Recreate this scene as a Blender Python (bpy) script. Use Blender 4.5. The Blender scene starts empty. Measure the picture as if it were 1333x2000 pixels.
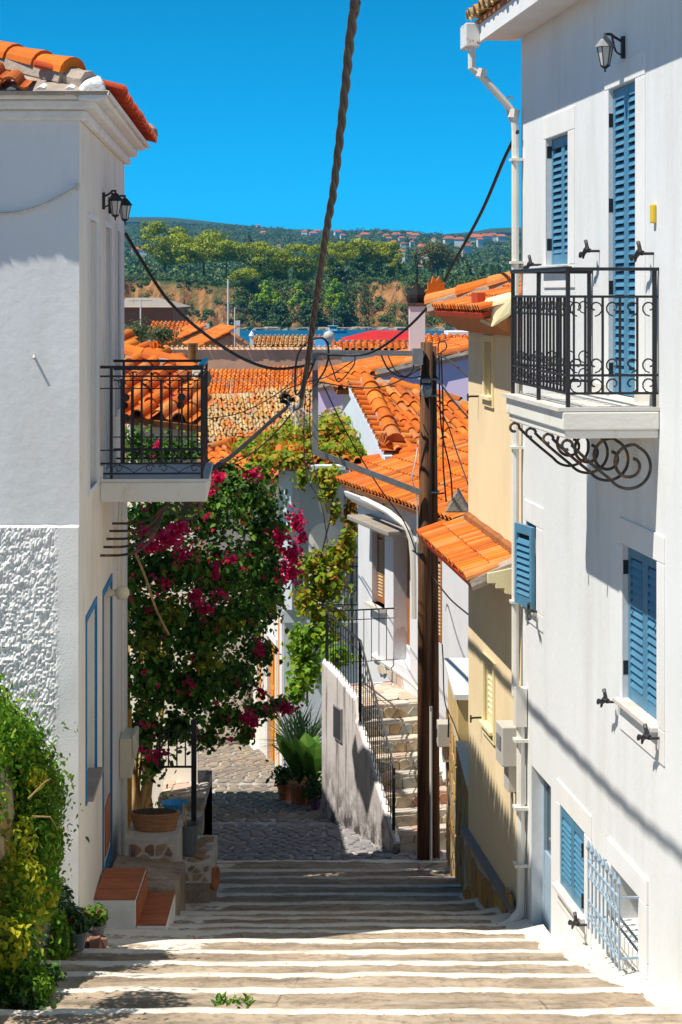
import bpy, math, random
import numpy as np
from mathutils import Vector, Matrix, noise as mnoise
random.seed(7); RNG = np.random.default_rng(7)
S = bpy.context.scene
COL = S.collection
F = 3888.0                      # focal length in photograph pixels (70 mm on 24 mm wide frame, 1333 px)

# ---------------------------------------------------------------- camera, sky, sun, exposure
cam_d = bpy.data.cameras.new('camera'); cam = bpy.data.objects.new('camera', cam_d); COL.objects.link(cam)
cam_d.sensor_fit = 'HORIZONTAL'; cam_d.sensor_width = 24.0; cam_d.lens = 70.0
cam_d.shift_x = 0.0; cam_d.shift_y = -(1000 - 575) / 1333.0
cam_d.clip_start = 0.1; cam_d.clip_end = 30000
cam.location = (0, 0, 0); cam.rotation_euler = (math.radians(90), 0, 0)
S.camera = cam
SUN = Vector((0.96, 0.40, -1.86)).normalized()      # the way the light travels
w = bpy.data.worlds.new('World'); S.world = w; w.use_nodes = True
nt = w.node_tree; nt.nodes.clear()
sky = nt.nodes.new('ShaderNodeTexSky'); sky.sky_type = 'NISHITA'; sky.sun_disc = False
sky.sun_elevation = math.asin(-SUN.z); sky.sun_rotation = math.atan2(-SUN.x, -SUN.y)
sky.air_density = 0.35; sky.dust_density = 0.0; sky.ozone_density = 5.5; sky.altitude = 1500
hsv = nt.nodes.new('ShaderNodeHueSaturation'); hsv.inputs['Saturation'].default_value = 1.48
hsv.inputs['Hue'].default_value = 0.474
bg = nt.nodes.new('ShaderNodeBackground'); bg.inputs['Strength'].default_value = 0.112
wo = nt.nodes.new('ShaderNodeOutputWorld')
nt.links.new(sky.outputs[0], hsv.inputs['Color']); nt.links.new(hsv.outputs[0], bg.inputs[0]); nt.links.new(bg.outputs[0], wo.inputs[0])
sl = bpy.data.lights.new('sun', 'SUN'); sl.energy = 3.6; sl.angle = math.radians(0.53); sl.color = (1.0, 0.93, 0.82)
so = bpy.data.objects.new('sun', sl); COL.objects.link(so)
so.rotation_euler = SUN.to_track_quat('-Z', 'Y').to_euler(); so.location = (-40, -15, 80)
vs = S.view_settings; vs.view_transform = 'Standard'; vs.look = 'None'; vs.gamma = 1; vs.exposure = 0.88; vs.use_curve_mapping = False
S.display_settings.display_device = 'sRGB'
cy = S.cycles; cy.max_bounces = 7; cy.diffuse_bounces = 4; cy.glossy_bounces = 2; cy.transmission_bounces = 3
cy.transparent_max_bounces = 4; cy.volume_bounces = 0; cy.use_denoising = True
cy.caustics_reflective = False; cy.caustics_refractive = False

# ---------------------------------------------------------------- geometry helpers
def P(px, py, Y): return Vector(((px - 666.5) / F * Y, Y, -(py - 575.0) / F * Y))
def gz(Y):                                          # height of the stepped alley (noses of the steps), then the cobbled street
    if Y <= 28.7: return -(1.807 + 0.2218 * Y)
    return -8.172 - 0.105 * (Y - 28.7)
class Frame:
    """local a along a wall, b out of it, z up"""
    def __init__(s, o, u):
        s.o = Vector(o); s.u = Vector((u[0], u[1], 0)).normalized(); s.n = Vector((-s.u.y, s.u.x, 0))
    def w(s, a, b, z): return s.o + s.u * a + s.n * b + Vector((0, 0, z))
    def pix(s, px, py, b=0.0):                      # (a, z) where the sight line meets the plane b
        d = Vector(((px - 666.5) / F, 1.0, -(py - 575.0) / F)); o = s.o + s.n * b
        t = o.dot(s.n) / d.dot(s.n); p = d * t - s.o
        return p.dot(s.u), p.z
    def sub(s, a, b, z, ang):
        c, q = math.cos(ang), math.sin(ang); u = s.u * c + s.n * q
        return Frame(s.w(a, b, z), (u.x, u.y))
WORLD = Frame((0, 0, 0), (1, 0))
WL = {}
def wl(o): return WL.get(o.name, Vector((0, 0, 0))) if o else Vector((0, 0, 0))
def smooth(pts, n=4):
    pts = [Vector(p) for p in pts]; out = []
    for k in range(len(pts)-1):
        p0, p1, p2, p3 = pts[max(0,k-1)], pts[k], pts[k+1], pts[min(len(pts)-1,k+2)]
        for j in range(n):
            t = j/n; out.append(.5*((2*p1)+(p2-p0)*t+(2*p0-5*p1+4*p2-p3)*t*t+(3*p1-p0-3*p2+p3)*t*t*t))
    return out + [pts[-1]]
class MB:
    def __init__(s): s.v = []; s.f = []; s.m = []
    def quad(s, a, b, c, d, m=0):
        i = len(s.v); s.v += [a, b, c, d]; s.f.append((i, i+1, i+2, i+3)); s.m.append(m)
    def poly(s, pts, m=0):
        i = len(s.v); s.v += list(pts); s.f.append(tuple(range(i, i+len(pts)))); s.m.append(m)
    def hexa(s, c, m=0):                            # eight corners: bottom loop then top loop
        i = len(s.v); s.v += [Vector(p) for p in c]
        for f in ((3,2,1,0),(4,5,6,7),(0,1,5,4),(1,2,6,5),(2,3,7,6),(3,0,4,7)):
            s.f.append(tuple(i+k for k in f)); s.m.append(m)
    def box(s, fr, a0, a1, b0, b1, z0, z1, m=0):
        s.hexa([fr.w(a0,b0,z0), fr.w(a1,b0,z0), fr.w(a1,b1,z0), fr.w(a0,b1,z0), fr.w(a0,b0,z1), fr.w(a1,b0,z1), fr.w(a1,b1,z1), fr.w(a0,b1,z1)], m)
        return s
    def prism(s, pts, d, m=0):                      # polygon pts extruded by vector d
        n = len(pts); i = len(s.v); s.v += [Vector(p) for p in pts] + [Vector(p) + d for p in pts]
        s.f.append(tuple(range(i+n-1, i-1, -1))); s.f.append(tuple(range(i+n, i+2*n))); s.m += [m, m]
        for k in range(n):
            l = (k+1) % n; s.f.append((i+k, i+l, i+n+l, i+n+k)); s.m.append(m)
        return s
    def tube(s, pts, r, seg=6, m=0, cap=True):
        pts = [Vector(p) for p in pts]; n = len(pts); rs = r if hasattr(r, '__len__') else [r]*n
        ref = None; i0 = len(s.v)
        for k in range(n):
            t = (pts[min(k+1, n-1)] - pts[max(k-1, 0)]).normalized()
            if ref is None: ref = t.orthogonal().normalized()
            ref = (ref - t * ref.dot(t)); ref = ref.normalized() if ref.length > 1e-6 else t.orthogonal().normalized()
            q = t.cross(ref)
            for j in range(seg):
                an = 2*math.pi*j/seg; s.v.append(pts[k] + (ref*math.cos(an) + q*math.sin(an)) * rs[k])
        for k in range(n-1):
            for j in range(seg):
                l = (j+1) % seg; a = i0+k*seg
                s.f.append((a+j, a+l, a+seg+l, a+seg+j)); s.m.append(m)
        if cap:
            s.f.append(tuple(i0+j for j in range(seg-1, -1, -1))); e = i0+(n-1)*seg
            s.f.append(tuple(e+j for j in range(seg))); s.m += [m, m]
        return s
    def lathe(s, c, prof, seg=14, m=0, sx=1.0, sy=1.0):   # prof: (radius, z) from bottom to top
        c = Vector(c); i0 = len(s.v)
        for r, z in prof:
            for j in range(seg):
                an = 2*math.pi*j/seg; s.v.append(c + Vector((math.cos(an)*r*sx, math.sin(an)*r*sy, z)))
        for k in range(len(prof)-1):
            for j in range(seg):
                l = (j+1) % seg; a = i0+k*seg
                s.f.append((a+j, a+l, a+seg+l, a+seg+j)); s.m.append(m)
        s.f.append(tuple(i0+j for j in range(seg-1, -1, -1))); e = i0+(len(prof)-1)*seg
        s.f.append(tuple(e+j for j in range(seg))); s.m += [m, m]
        return s
    def mesh(s, name, mats, off=Vector((0,0,0)), smooth=False):
        me = bpy.data.meshes.new(name); me.from_pydata([tuple(Vector(p) - off) for p in s.v], [], s.f)
        for q in (mats if isinstance(mats, (list, tuple)) else [mats]): me.materials.append(q)
        if any(s.m): me.polygons.foreach_set('material_index', s.m)
        if smooth: me.polygons.foreach_set('use_smooth', [True]*len(s.f))
        me.update(); return me
    def build(s, name, mats, parent=None, smooth=False, bevel=0, base=None):
        off = wl(parent)
        if parent is None:
            if base is None:
                a = np.array([tuple(p) for p in s.v]); base = Vector(((a[:,0].min()+a[:,0].max())/2, (a[:,1].min()+a[:,1].max())/2, a[:,2].min()))
            off = Vector(base)
        o = link(name, s.mesh(name, mats, off, smooth), parent, off)
        if bevel:
            b = o.modifiers.new('bevel', 'BEVEL'); b.width = bevel; b.segments = 2; b.limit_method = 'ANGLE'
        return o
def link(name, me, parent=None, off=None):
    o = bpy.data.objects.new(name, me); COL.objects.link(o)
    if parent is None: o.location = off; WL[o.name] = Vector(off)
    else: o.parent = parent; WL[o.name] = wl(parent)
    return o
def inst(name, me, parent, M):
    o = bpy.data.objects.new(name, me); COL.objects.link(o); o.parent = parent
    o.matrix_local = Matrix.Translation(-wl(parent)) @ M
    return o
def tag(o, label, cat, group=None):
    o['label'] = label; o['category'] = cat
    if group: o['group'] = group
    return o
def thing(name, base, label, cat, group=None):
    o = bpy.data.objects.new(name, None); COL.objects.link(o); o.location = base; WL[o.name] = Vector(base); o.empty_display_size = .2
    return tag(o, label, cat, group)
def part(name, base, parent):                       # an Empty that groups sub-parts of one part
    o = bpy.data.objects.new(name, None); COL.objects.link(o); o.parent = parent; WL[o.name] = wl(parent); return o
def kind(o, k): o['kind'] = k; return o
def lerp(a, b, t): return a + (b - a) * t
def npmesh(name, V, faces_n, mats, smooth=False):
    """V (n,k,3): n separate faces groups; faces_n: list of local index tuples"""
    n, k, _ = V.shape; me = bpy.data.meshes.new(name)
    nf = len(faces_n); L = [len(f) for f in faces_n]; tot = sum(L)
    me.vertices.add(n*k); me.vertices.foreach_set('co', V.reshape(-1).astype(np.float32))
    loc = np.concatenate([np.array(f) for f in faces_n]); idx = (np.arange(n)[:,None]*k + loc[None,:]).reshape(-1)
    me.loops.add(n*tot); me.loops.foreach_set('vertex_index', idx.astype(np.int32))
    st = np.cumsum([0]+L[:-1]); starts = (np.arange(n)[:,None]*tot + st[None,:]).reshape(-1)
    me.polygons.add(n*nf); me.polygons.foreach_set('loop_start', starts.astype(np.int32))
    me.polygons.foreach_set('loop_total', np.tile(L, n).astype(np.int32))
    for q in (mats if isinstance(mats, (list, tuple)) else [mats]): me.materials.append(q)
    me.update(calc_edges=True); me.validate(); return me
def leaf_mesh(name, pts, size, mat, droop=0.3, up=0.5, wid=0.62, jit=0.35, shape='leaf', out=None, nrm=None, nk=1.6):
    """leaf-sized faces at pts; each leaf folded along its rib"""
    pts = np.asarray(pts, float); n = len(pts)
    d = RNG.normal(size=(n,3)); d[:,2] -= droop
    if out is not None: d += out
    d /= np.linalg.norm(d, axis=1)[:,None]
    nn = RNG.normal(size=(n,3)) * .7; nn[:,2] += up*2
    if nrm is not None: nn += nk*nrm; d -= .8*nrm*(d*nrm).sum(1)[:,None]; d /= np.linalg.norm(d, axis=1)[:,None]
    sd = np.cross(d, nn); sd /= np.linalg.norm(sd, axis=1)[:,None] + 1e-9
    nn = np.cross(sd, d)
    s = size * (1 + jit*RNG.uniform(-1,1,n)); s = s[:,None]
    if shape == 'leaf':
        V = np.stack([pts, pts + d*s*.3 + sd*s*wid*.5 + nn*s*.1, pts + d*s*.7 + sd*s*wid*.34 + nn*s*.08, pts + d*s - nn*s*.08,
                      pts + d*s*.7 - sd*s*wid*.34 + nn*s*.08, pts + d*s*.3 - sd*s*wid*.5 + nn*s*.1], 1)
        return npmesh(name, V, [(0,1,2,3),(0,3,4,5)], mat)
    V = np.stack([pts, pts + d*s*.5 + sd*s*wid*.5, pts + d*s, pts + d*s*.5 - sd*s*wid*.5], 1)
    return npmesh(name, V, [(0,1,2,3)], mat)
BN = []                                             # outward directions of the clumps made since the list was last emptied
def blob_pts(c, r, n, shell=.55):
    """n points in an ellipsoid, denser near its skin"""
    d = RNG.normal(size=(n,3)); d /= np.linalg.norm(d, axis=1)[:,None]
    q = (shell + (1-shell)*RNG.uniform(0,1,n)**.6)[:,None] if shell > .36 else np.abs(RNG.normal(0,.62,n))[:,None].clip(0,1.45)+.12
    BN.append(d); return np.asarray(c)[None,:] + d*q*np.asarray(r)[None,:]
def place(me, name, parent=None, base=None):
    """link a mesh whose vertices are in world space"""
    off = wl(parent) if parent else Vector(base)
    me.transform(Matrix.Translation(-off)); return link(name, me, parent, off)

# ---------------------------------------------------------------- materials
def lin(h):
    h = h.lstrip('#'); c = [int(h[i:i+2], 16)/255 for i in (0,2,4)]
    return tuple(x/12.92 if x <= .04045 else ((x+.055)/1.055)**2.4 for x in c)
def N(t, ty, **k):
    n = t.nodes.new(ty)
    for a, v in k.items(): setattr(n, a, v)
    return n
def new_mat(name):
    m = bpy.data.materials.new(name); m.use_nodes = True; t = m.node_tree; t.nodes.clear()
    o = N(t, 'ShaderNodeOutputMaterial'); p = N(t, 'ShaderNodeBsdfPrincipled'); t.links.new(p.outputs[0], o.inputs[0])
    return m, t, p, o
def pos(t, scale):
    g = N(t, 'ShaderNodeNewGeometry'); mp = N(t, 'ShaderNodeMapping')
    mp.inputs['Scale'].default_value = scale if hasattr(scale, '__len__') else (scale,)*3
    t.links.new(g.outputs['Position'], mp.inputs['Vector']); return mp.outputs[0]
def noise(t, scale, detail=4, rough=.6):
    n = N(t, 'ShaderNodeTexNoise'); n.inputs['Scale'].default_value = 1; n.inputs['Detail'].default_value = detail; n.inputs['Roughness'].default_value = rough
    t.links.new(pos(t, scale), n.inputs['Vector']); return n.outputs['Fac']
def ramp(t, fac, stops, interp='LINEAR'):
    r = N(t, 'ShaderNodeValToRGB'); r.color_ramp.interpolation = interp; e = r.color_ramp.elements
    while len(e) < len(stops): e.new(.5)
    for k, (p, c) in enumerate(stops): e[k].position = p; e[k].color = (*c, 1) if len(c) == 3 else c
    t.links.new(fac, r.inputs[0]); return r.outputs[0]
def mix(t, fac, a, b, mode='MIX'):
    m = N(t, 'ShaderNodeMix', data_type='RGBA', blend_type=mode)
    for sock, v in ((m.inputs[0], fac), (m.inputs[6], a), (m.inputs[7], b)):
        if hasattr(v, 'links') or hasattr(v, 'is_linked'): t.links.new(v, sock)
        elif isinstance(v, (tuple, list)): sock.default_value = (*v, 1) if len(v) == 3 else v
        else: sock.default_value = v
    return m.outputs[2]
def sc(c, k): return tuple(min(1, x*k) for x in c)
def mat(name, c, rough=.85, var=.12, scale=1.5, bump=.15, bscale=60, bdist=.01, stain=None, samt=.35, sscale=(1.2,1.2,.5), slo=.5, shi=.75, rnd=0, metal=0, spec=.3, cols=None, island=False):
    m, t, p, o = new_mat(name)
    base = ramp(t, noise(t, scale, 5), [(.3, sc(c, 1-var)), (.7, sc(c, 1+var))])
    if cols:                                        # every piece its own colour
        if island: r = N(t, 'ShaderNodeNewGeometry').outputs['Random Per Island']
        else: r = N(t, 'ShaderNodeObjectInfo').outputs['Random']
        st = [((k+.0)/len(cols), q) for k, q in enumerate(cols)]
        pc = ramp(t, r, st, 'CONSTANT')
        base = mix(t, 1.0, pc, ramp(t, noise(t, scale, 5), [(.25, (1-var,)*3), (.75, (1,)*3)]), 'MULTIPLY')
    if rnd:
        r = N(t, 'ShaderNodeNewGeometry').outputs['Random Per Island'] if island else N(t, 'ShaderNodeObjectInfo').outputs['Random']
        base = mix(t, 1.0, base, ramp(t, r, [(0, (1-rnd,)*3), (1, (1,)*3)]), 'MULTIPLY')
    if stain:
        f = ramp(t, noise(t, sscale, 6, .7), [(slo, (0,0,0)), (shi, (samt,)*3)])
        base = mix(t, f, base, stain)
    t.links.new(base, p.inputs['Base Color']); p.inputs['Roughness'].default_value = rough; p.inputs['Metallic'].default_value = metal
    p.inputs['Specular IOR Level'].default_value = spec
    if bump:
        b = N(t, 'ShaderNodeBump'); b.inputs['Strength'].default_value = bump; b.inputs['Distance'].default_value = bdist
        t.links.new(noise(t, bscale, 4), b.inputs['Height']); t.links.new(b.outputs[0], p.inputs['Normal'])
    return m
def leafmat(name, stops, tr=.35, rough=.55):
    m, t, p, o = new_mat(name)
    r = N(t, 'ShaderNodeNewGeometry').outputs['Random Per Island']
    c = ramp(t, r, stops)
    c = mix(t, 1.0, c, ramp(t, noise(t, 2.5, 3), [(.3, (.75,)*3), (.7, (1.1,)*3)]), 'MULTIPLY')
    t.links.new(c, p.inputs['Base Color']); p.inputs['Roughness'].default_value = rough; p.inputs['Specular IOR Level'].default_value = .25
    tl = N(t, 'ShaderNodeBsdfTranslucent'); t.links.new(c, tl.inputs[0])
    mx = N(t, 'ShaderNodeMixShader'); mx.inputs[0].default_value = tr
    t.links.new(p.outputs[0], mx.inputs[1]); t.links.new(tl.outputs[0], mx.inputs[2]); t.links.new(mx.outputs[0], o.inputs[0])
    return m
def glassmat(name, c, rough=.08):
    m, t, p, o = new_mat(name); p.inputs['Base Color'].default_value = (*c, 1); p.inputs['Roughness'].default_value = rough; p.inputs['Specular IOR Level'].default_value = .6
    return m
M = {}
M['white'] = mat('white_plaster', (.72,.74,.75), var=.04, scale=.8, bump=.25, bscale=14, bdist=.012, stain=(.50,.48,.43), samt=.5, sscale=(1.6,1.6,.3), slo=.5, shi=.8)
M['whitetrim'] = mat('white_trim', (.75,.755,.755), var=.05, bump=.2, bscale=30, stain=(.55,.48,.36), samt=.35)
M['leftwhite'] = mat('left_wall_plaster', (.72,.74,.76), var=.05, scale=.7, bump=.3, bscale=12, bdist=.012, stain=(.52,.48,.42), samt=.35, sscale=(1.5,1.5,.35))
M['rough'] = mat('rough_plaster', (.80,.80,.79), var=.06, scale=3, bump=.35, bscale=70, bdist=.01)
M['creamwall'] = mat('cream_plaster', (.80,.75,.67), var=.05, bump=.2, bscale=20, stain=(.42,.32,.2), samt=.4, sscale=(2,2,.6))
M['whitewash'] = mat('whitewash', (.78,.76,.72), var=.08, scale=5, bump=.3, bscale=30, stain=(.35,.31,.26), samt=.45, sscale=4)
M['yellow'] = mat('yellow_plaster', (.86,.70,.44), var=.05, scale=.8, bump=.25, bscale=18, stain=(.5,.34,.16), samt=.25)
M['yellowtrim'] = mat('pale_yellow_trim', (.80,.70,.42), var=.05, bump=.15)
M['blue'] = mat('blue_paint', (.08,.235,.37), rough=.45, var=.08, scale=4, bump=.08, bscale=90, stain=(.05,.1,.16), samt=.3, sscale=6)
M['bluebright'] = mat('bright_blue_paint', lin('#0f78b4'), rough=.6, var=.06, bump=.05)
M['greyblue'] = mat('grey_blue_paint', (.32,.44,.55), rough=.5, var=.1, scale=8, bump=.1, stain=(.3,.2,.12), samt=.5, sscale=14)
M['iron'] = mat('black_iron', (.018,.018,.022), rough=.5, var=.2, scale=9, bump=.15, bscale=80, spec=.4)
M['rustiron'] = mat('rusty_iron', (.05,.045,.045), rough=.7, var=.3, scale=8, bump=.3, bscale=90, stain=(.3,.13,.04), samt=.8, sscale=9, slo=.5, shi=.65)
M['railtop'] = mat('blue_rail_paint', (.02,.05,.085), rough=.35, var=.2, scale=8, bump=.05, spec=.5)
M['marble'] = mat('balcony_marble', (.66,.64,.6), rough=.5, var=.08, scale=3, bump=.08, stain=(.4,.3,.18), samt=.5, sscale=(3,3,8))
M['slabedge'] = mat('slab_edge', (.74,.72,.66), var=.06, bump=.3, bscale=25, stain=(.42,.3,.15), samt=.6, sscale=(4,4,2), slo=.55, shi=.75)
TILE = [(.70,.175,.016), (.62,.135,.014), (.78,.235,.03), (.66,.16,.016), (.70,.26,.07), (.50,.12,.02), (.74,.19,.016), (.58,.20,.06), (.68,.15,.014)]
M['tile'] = mat('terracotta_tile', (.6,.17,.03), cols=TILE, var=.28, scale=7, bump=.3, bscale=60, stain=(.22,.13,.06), samt=.5, sscale=5, slo=.55, shi=.8)
M['tile_i'] = mat('terracotta_tile_joined', (.6,.17,.03), cols=TILE, island=True, var=.28, scale=7, bump=0, stain=(.22,.13,.06), samt=.5, sscale=5, slo=.55, shi=.8)
OLD = [(.58,.34,.12), (.64,.43,.19), (.66,.25,.06), (.56,.29,.09), (.68,.48,.24), (.5,.3,.13), (.64,.30,.09), (.48,.34,.18), (.62,.22,.05)]
M['oldtile'] = mat('old_buff_tile', (.5,.3,.15), cols=OLD, var=.3, scale=6, bump=.3, bscale=50, stain=(.15,.1,.06), samt=.6, sscale=5, slo=.5, shi=.75)
M['oldtile_i'] = mat('old_buff_tile_joined', (.5,.3,.15), cols=OLD, island=True, var=.3, scale=6, bump=0, stain=(.15,.1,.06), samt=.6, sscale=5, slo=.5, shi=.75)
M['redtile'] = mat('red_painted_tile', (.5,.05,.012), cols=[(.55,.07,.02), (.48,.05,.015), (.6,.09,.025)], var=.2, scale=8, bump=.2)
M['cement'] = mat('cement', (.36,.30,.25), var=.25, scale=5, bump=.6, bscale=25, bdist=.02, stain=(.5,.42,.3), samt=.6, sscale=4)
M['palemortar'] = mat('cream_mortar', (.55,.50,.43), var=.15, scale=6, bump=.5, bscale=25, bdist=.015)
M['whitecem'] = mat('white_cement', (.75,.74,.72), var=.1, scale=5, bump=.5, bscale=22, bdist=.02)
M['tilebed'] = mat('roof_bed', (.3,.11,.035), var=.3, scale=4, bump=.2)
M['concrete'] = mat('old_concrete', (.32,.28,.24), var=.25, scale=3, bump=.4, bscale=30, stain=(.16,.13,.11), samt=.6, sscale=3)
M['wood'] = mat('weathered_wood', (.15,.065,.028), var=.5, scale=(30,30,1.2), bump=.5, bscale=(60,60,2), bdist=.01, stain=(.03,.018,.012), samt=.8, sscale=(40,40,.8), slo=.5, shi=.62)
M['shutterwood'] = mat('brown_shutter_wood', (.36,.13,.035), rough=.6, var=.25, scale=(20,20,3), bump=.2)
M['slatwood'] = mat('tan_shutter_slats', (.5,.33,.17), rough=.7, var=.15, bump=.1)
M['orangewood'] = mat('orange_door_paint', (.72,.27,.03), rough=.5, var=.1, bump=.1)
M['galv'] = mat('galvanised_steel', (.30,.31,.32), rough=.5, var=.2, scale=8, bump=.1, metal=.3)
M['copper'] = mat('copper_flue', (.45,.2,.07), rough=.3, var=.25, scale=6, bump=.05, metal=.8)
M['cable'] = mat('cable_black', (.022,.02,.02), rough=.6, var=.2, bump=.1)
M['twist'] = mat('twisted_cable', (.055,.045,.04), rough=.7, var=.3, scale=12, bump=.2)
M['plastic'] = mat('grey_plastic', (.5,.48,.44), rough=.5, var=.08, bump=.05)
M['creamplastic'] = mat('cream_plastic', (.72,.66,.5), rough=.4, var=.06, bump=.03)
M['pipe'] = mat('white_pipe', (.72,.70,.64), rough=.45, var=.06, bump=.05, stain=(.45,.35,.2), samt=.4, sscale=(6,6,1.5))
M['rustwhite'] = mat('rusty_white_gutter', (.75,.73,.7), rough=.5, var=.05, bump=.1, stain=(.4,.12,.02), samt=1, sscale=9, slo=.55, shi=.62)
M['terracotta'] = mat('terracotta_floor_tile', (.42,.13,.045), rough=.6, var=.25, scale=(3,14,3), bump=.15, stain=(.2,.08,.04), samt=.5, sscale=5)
M['clay'] = mat('clay_pot', (.36,.13,.05), rough=.8, var=.2, scale=6, bump=.15, stain=(.5,.38,.28), samt=.35, sscale=8)
M['wicker'] = mat('weathered_trough', (.36,.17,.075), rough=.8, var=.35, scale=(4,4,45), bump=.4, bscale=(10,10,90))
M['bucket'] = mat('grey_bucket', (.13,.14,.15), rough=.5, var=.1, bump=.05)
M['soil'] = mat('dark_soil', (.05,.033,.02), var=.3, scale=20, bump=.5, bscale=60)
M['bark'] = mat('pale_bark', (.48,.30,.13), var=.35, scale=(14,14,3), bump=.6, bscale=(40,40,6), bdist=.02)
M['darkbark'] = mat('dark_bark', (.09,.06,.045), var=.3, scale=2, bump=.4, bscale=6, bdist=.05)
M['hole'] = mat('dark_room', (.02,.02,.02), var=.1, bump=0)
M['glass'] = glassmat('window_glass', (.05,.08,.10))
M['lampglass'] = glassmat('lamp_glass', (.55,.56,.55), .25)
M['slate'] = mat('slate_coping', (.22,.21,.23), rough=.5, var=.15, scale=6, bump=.1)
STONE = [(.42,.29,.16), (.48,.36,.22), (.36,.2,.11), (.5,.42,.31), (.33,.26,.19), (.45,.25,.13), (.4,.36,.3), (.52,.38,.2)]
M['stone'] = mat('warm_field_stone', (.4,.3,.2), cols=STONE, var=.3, scale=9, bump=.5, bscale=35, bdist=.015)
M['palestone'] = mat('pale_paving_stone', (.6,.5,.4), cols=[(.62,.53,.42),(.66,.58,.46),(.55,.42,.32),(.6,.55,.48),(.5,.46,.4),(.6,.42,.34)], var=.2, scale=7, bump=.3, bscale=30)
M['ochrestone'] = mat('ochre_slate_stone', (.45,.3,.12), cols=[(.42,.28,.12),(.5,.33,.11),(.36,.27,.17),(.55,.36,.1),(.33,.24,.14),(.44,.36,.24),(.5,.25,.07)], var=.3, scale=(12,12,4), bump=.4, bscale=30)
M['redstone'] = mat('red_brown_stone', (.3,.15,.1), cols=[(.38,.19,.12),(.30,.15,.10),(.46,.30,.18),(.38,.26,.18),(.28,.16,.12)], var=.3, scale=9, bump=.4)
M['cobble'] = mat('grey_cobble', (.14,.135,.15), cols=[(.25,.245,.27),(.29,.275,.285),(.23,.225,.25),(.32,.30,.295),(.26,.255,.28)], var=.2, scale=12, bump=.2, bscale=40)
M['cobble_i'] = mat('sunlit_tone_cobble_joined', (.14,.135,.15), cols=[(.25,.21,.17),(.32,.26,.19),(.22,.19,.17),(.36,.29,.21),(.27,.23,.19)], island=True, var=.3, scale=12, bump=0)  # farther cobbles: sunlit sandy warmth put into their colour
M['mortar'] = mat('pale_mortar', (.46,.43,.40), var=.3, scale=7, bump=.4, bscale=30, stain=(.16,.15,.16), samt=.9, sscale=3.2, slo=.42, shi=.6)
M['wallmortar'] = mat('wall_mortar', (.5,.44,.36), var=.15, scale=6, bump=.4, bscale=30)
M['brownwall'] = mat('brown_render', (.66,.38,.25), var=.15, scale=.5, bump=.3, bscale=3, bdist=.05, stain=(.22,.13,.1), samt=.5, sscale=(.4,.4,1.5))
M['lilac'] = mat('lilac_wall', (.66,.55,.76), var=.05, scale=.5, bump=.1)
M['bluewhite'] = mat('blue_white_wall', (.62,.70,.78), var=.05, scale=.8, bump=.15, bscale=15, stain=(.5,.5,.48), samt=.3)
M['ochrewall'] = mat('ochre_wall', (.62,.45,.2), var=.1, bump=.1)
# ================================================================ ground, steps, alley, sea, far land
RW = Frame((3.888, 0, 0), (-426/F, 1.0))            # the walls of the houses on the sunny side
LW = Frame((-1.5355, 0, 0), (166/F, -1.0))          # the wall of the house on the shaded side
def xr(Y): return 3.888 - .1096*Y if Y < 22.6 else 1.75
def xl(Y): return -1.5355 - .0427*Y if Y > 16.6 else -2.9
def nz(x, y, z=0.0): return mnoise.noise(Vector((x, y, z)))

def steps_mat():
    m, t, p, o = new_mat('worn_concrete_and_whitewash')
    base = ramp(t, noise(t, (1.3,1.3,1.3), 6, .65), [(.28,(.23,.18,.13)), (.48,(.37,.29,.21)), (.7,(.48,.39,.29))])
    base = mix(t, ramp(t, noise(t, 14, 4), [(.5,(0,0,0)),(.75,(.7,)*3)]), base, (.11,.09,.07))
    base = mix(t, ramp(t, noise(t, (1.1,3.5,1), 6, .75), [(.48,(0,0,0)),(.62,(.75,)*3)]), base, (.13,.105,.08))
    base = mix(t, ramp(t, noise(t, (.8,2,1), 5, .7), [(.55,(0,0,0)),(.7,(.6,)*3)]), base, (.52,.45,.36))
    vo = N(t, 'ShaderNodeTexVoronoi', feature='DISTANCE_TO_EDGE'); vo.inputs['Scale'].default_value = 1.0; t.links.new(pos(t, (.8,.55,.6)), vo.inputs['Vector'])
    cr = mix(t, ramp(t, noise(t, .9, 2), [(.52,(0,0,0)),(.6,(1,1,1))]), (0,0,0), ramp(t, vo.outputs['Distance'], [(.0,(.7,)*3),(.010,(0,0,0))]))
    base = mix(t, cr, base, (.06,.05,.04))
    wh = ramp(t, noise(t, 5, 5, .7), [(.25,(.46,.41,.34)), (.5,(.68,.64,.57))])
    a = N(t, 'ShaderNodeAttribute', attribute_name='paint')
    ad = N(t, 'ShaderNodeMath', operation='ADD'); t.links.new(a.outputs['Fac'], ad.inputs[0])
    m2 = N(t, 'ShaderNodeMath', operation='MULTIPLY_ADD'); t.links.new(noise(t, 9, 6, .7), m2.inputs[0]); m2.inputs[1].default_value = 1.3; m2.inputs[2].default_value = -.65
    t.links.new(m2.outputs[0], ad.inputs[1])
    f = ramp(t, ad.outputs[0], [(.42,(0,0,0)), (.58,(1,1,1))])
    t.links.new(mix(t, f, base, wh), p.inputs['Base Color']); p.inputs['Roughness'].default_value = .9; p.inputs['Specular IOR Level'].default_value = .2
    b = N(t, 'ShaderNodeBump'); b.inputs['Strength'].default_value = .5; b.inputs['Distance'].default_value = .012
    t.links.new(noise(t, 35, 5), b.inputs['Height']); t.links.new(b.outputs[0], p.inputs['Normal'])
    return m
M['steps'] = steps_mat()
NOSE = [28.7,26.8,25.4,24.06,22.8,21.55,20.4,19.75,19.09,18.4,17.57,16.7,15.86,15.08,14.19,13.08,12.1,11.1,10.1,9.1,8.1]
stairway = bpy.data.objects.new('stairway', None); COL.objects.link(stairway); stairway.location = (0, 28.7, gz(28.7)); WL['stairway'] = Vector((0,28.7,gz(28.7))); kind(stairway, 'structure')
SL = .085
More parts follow.
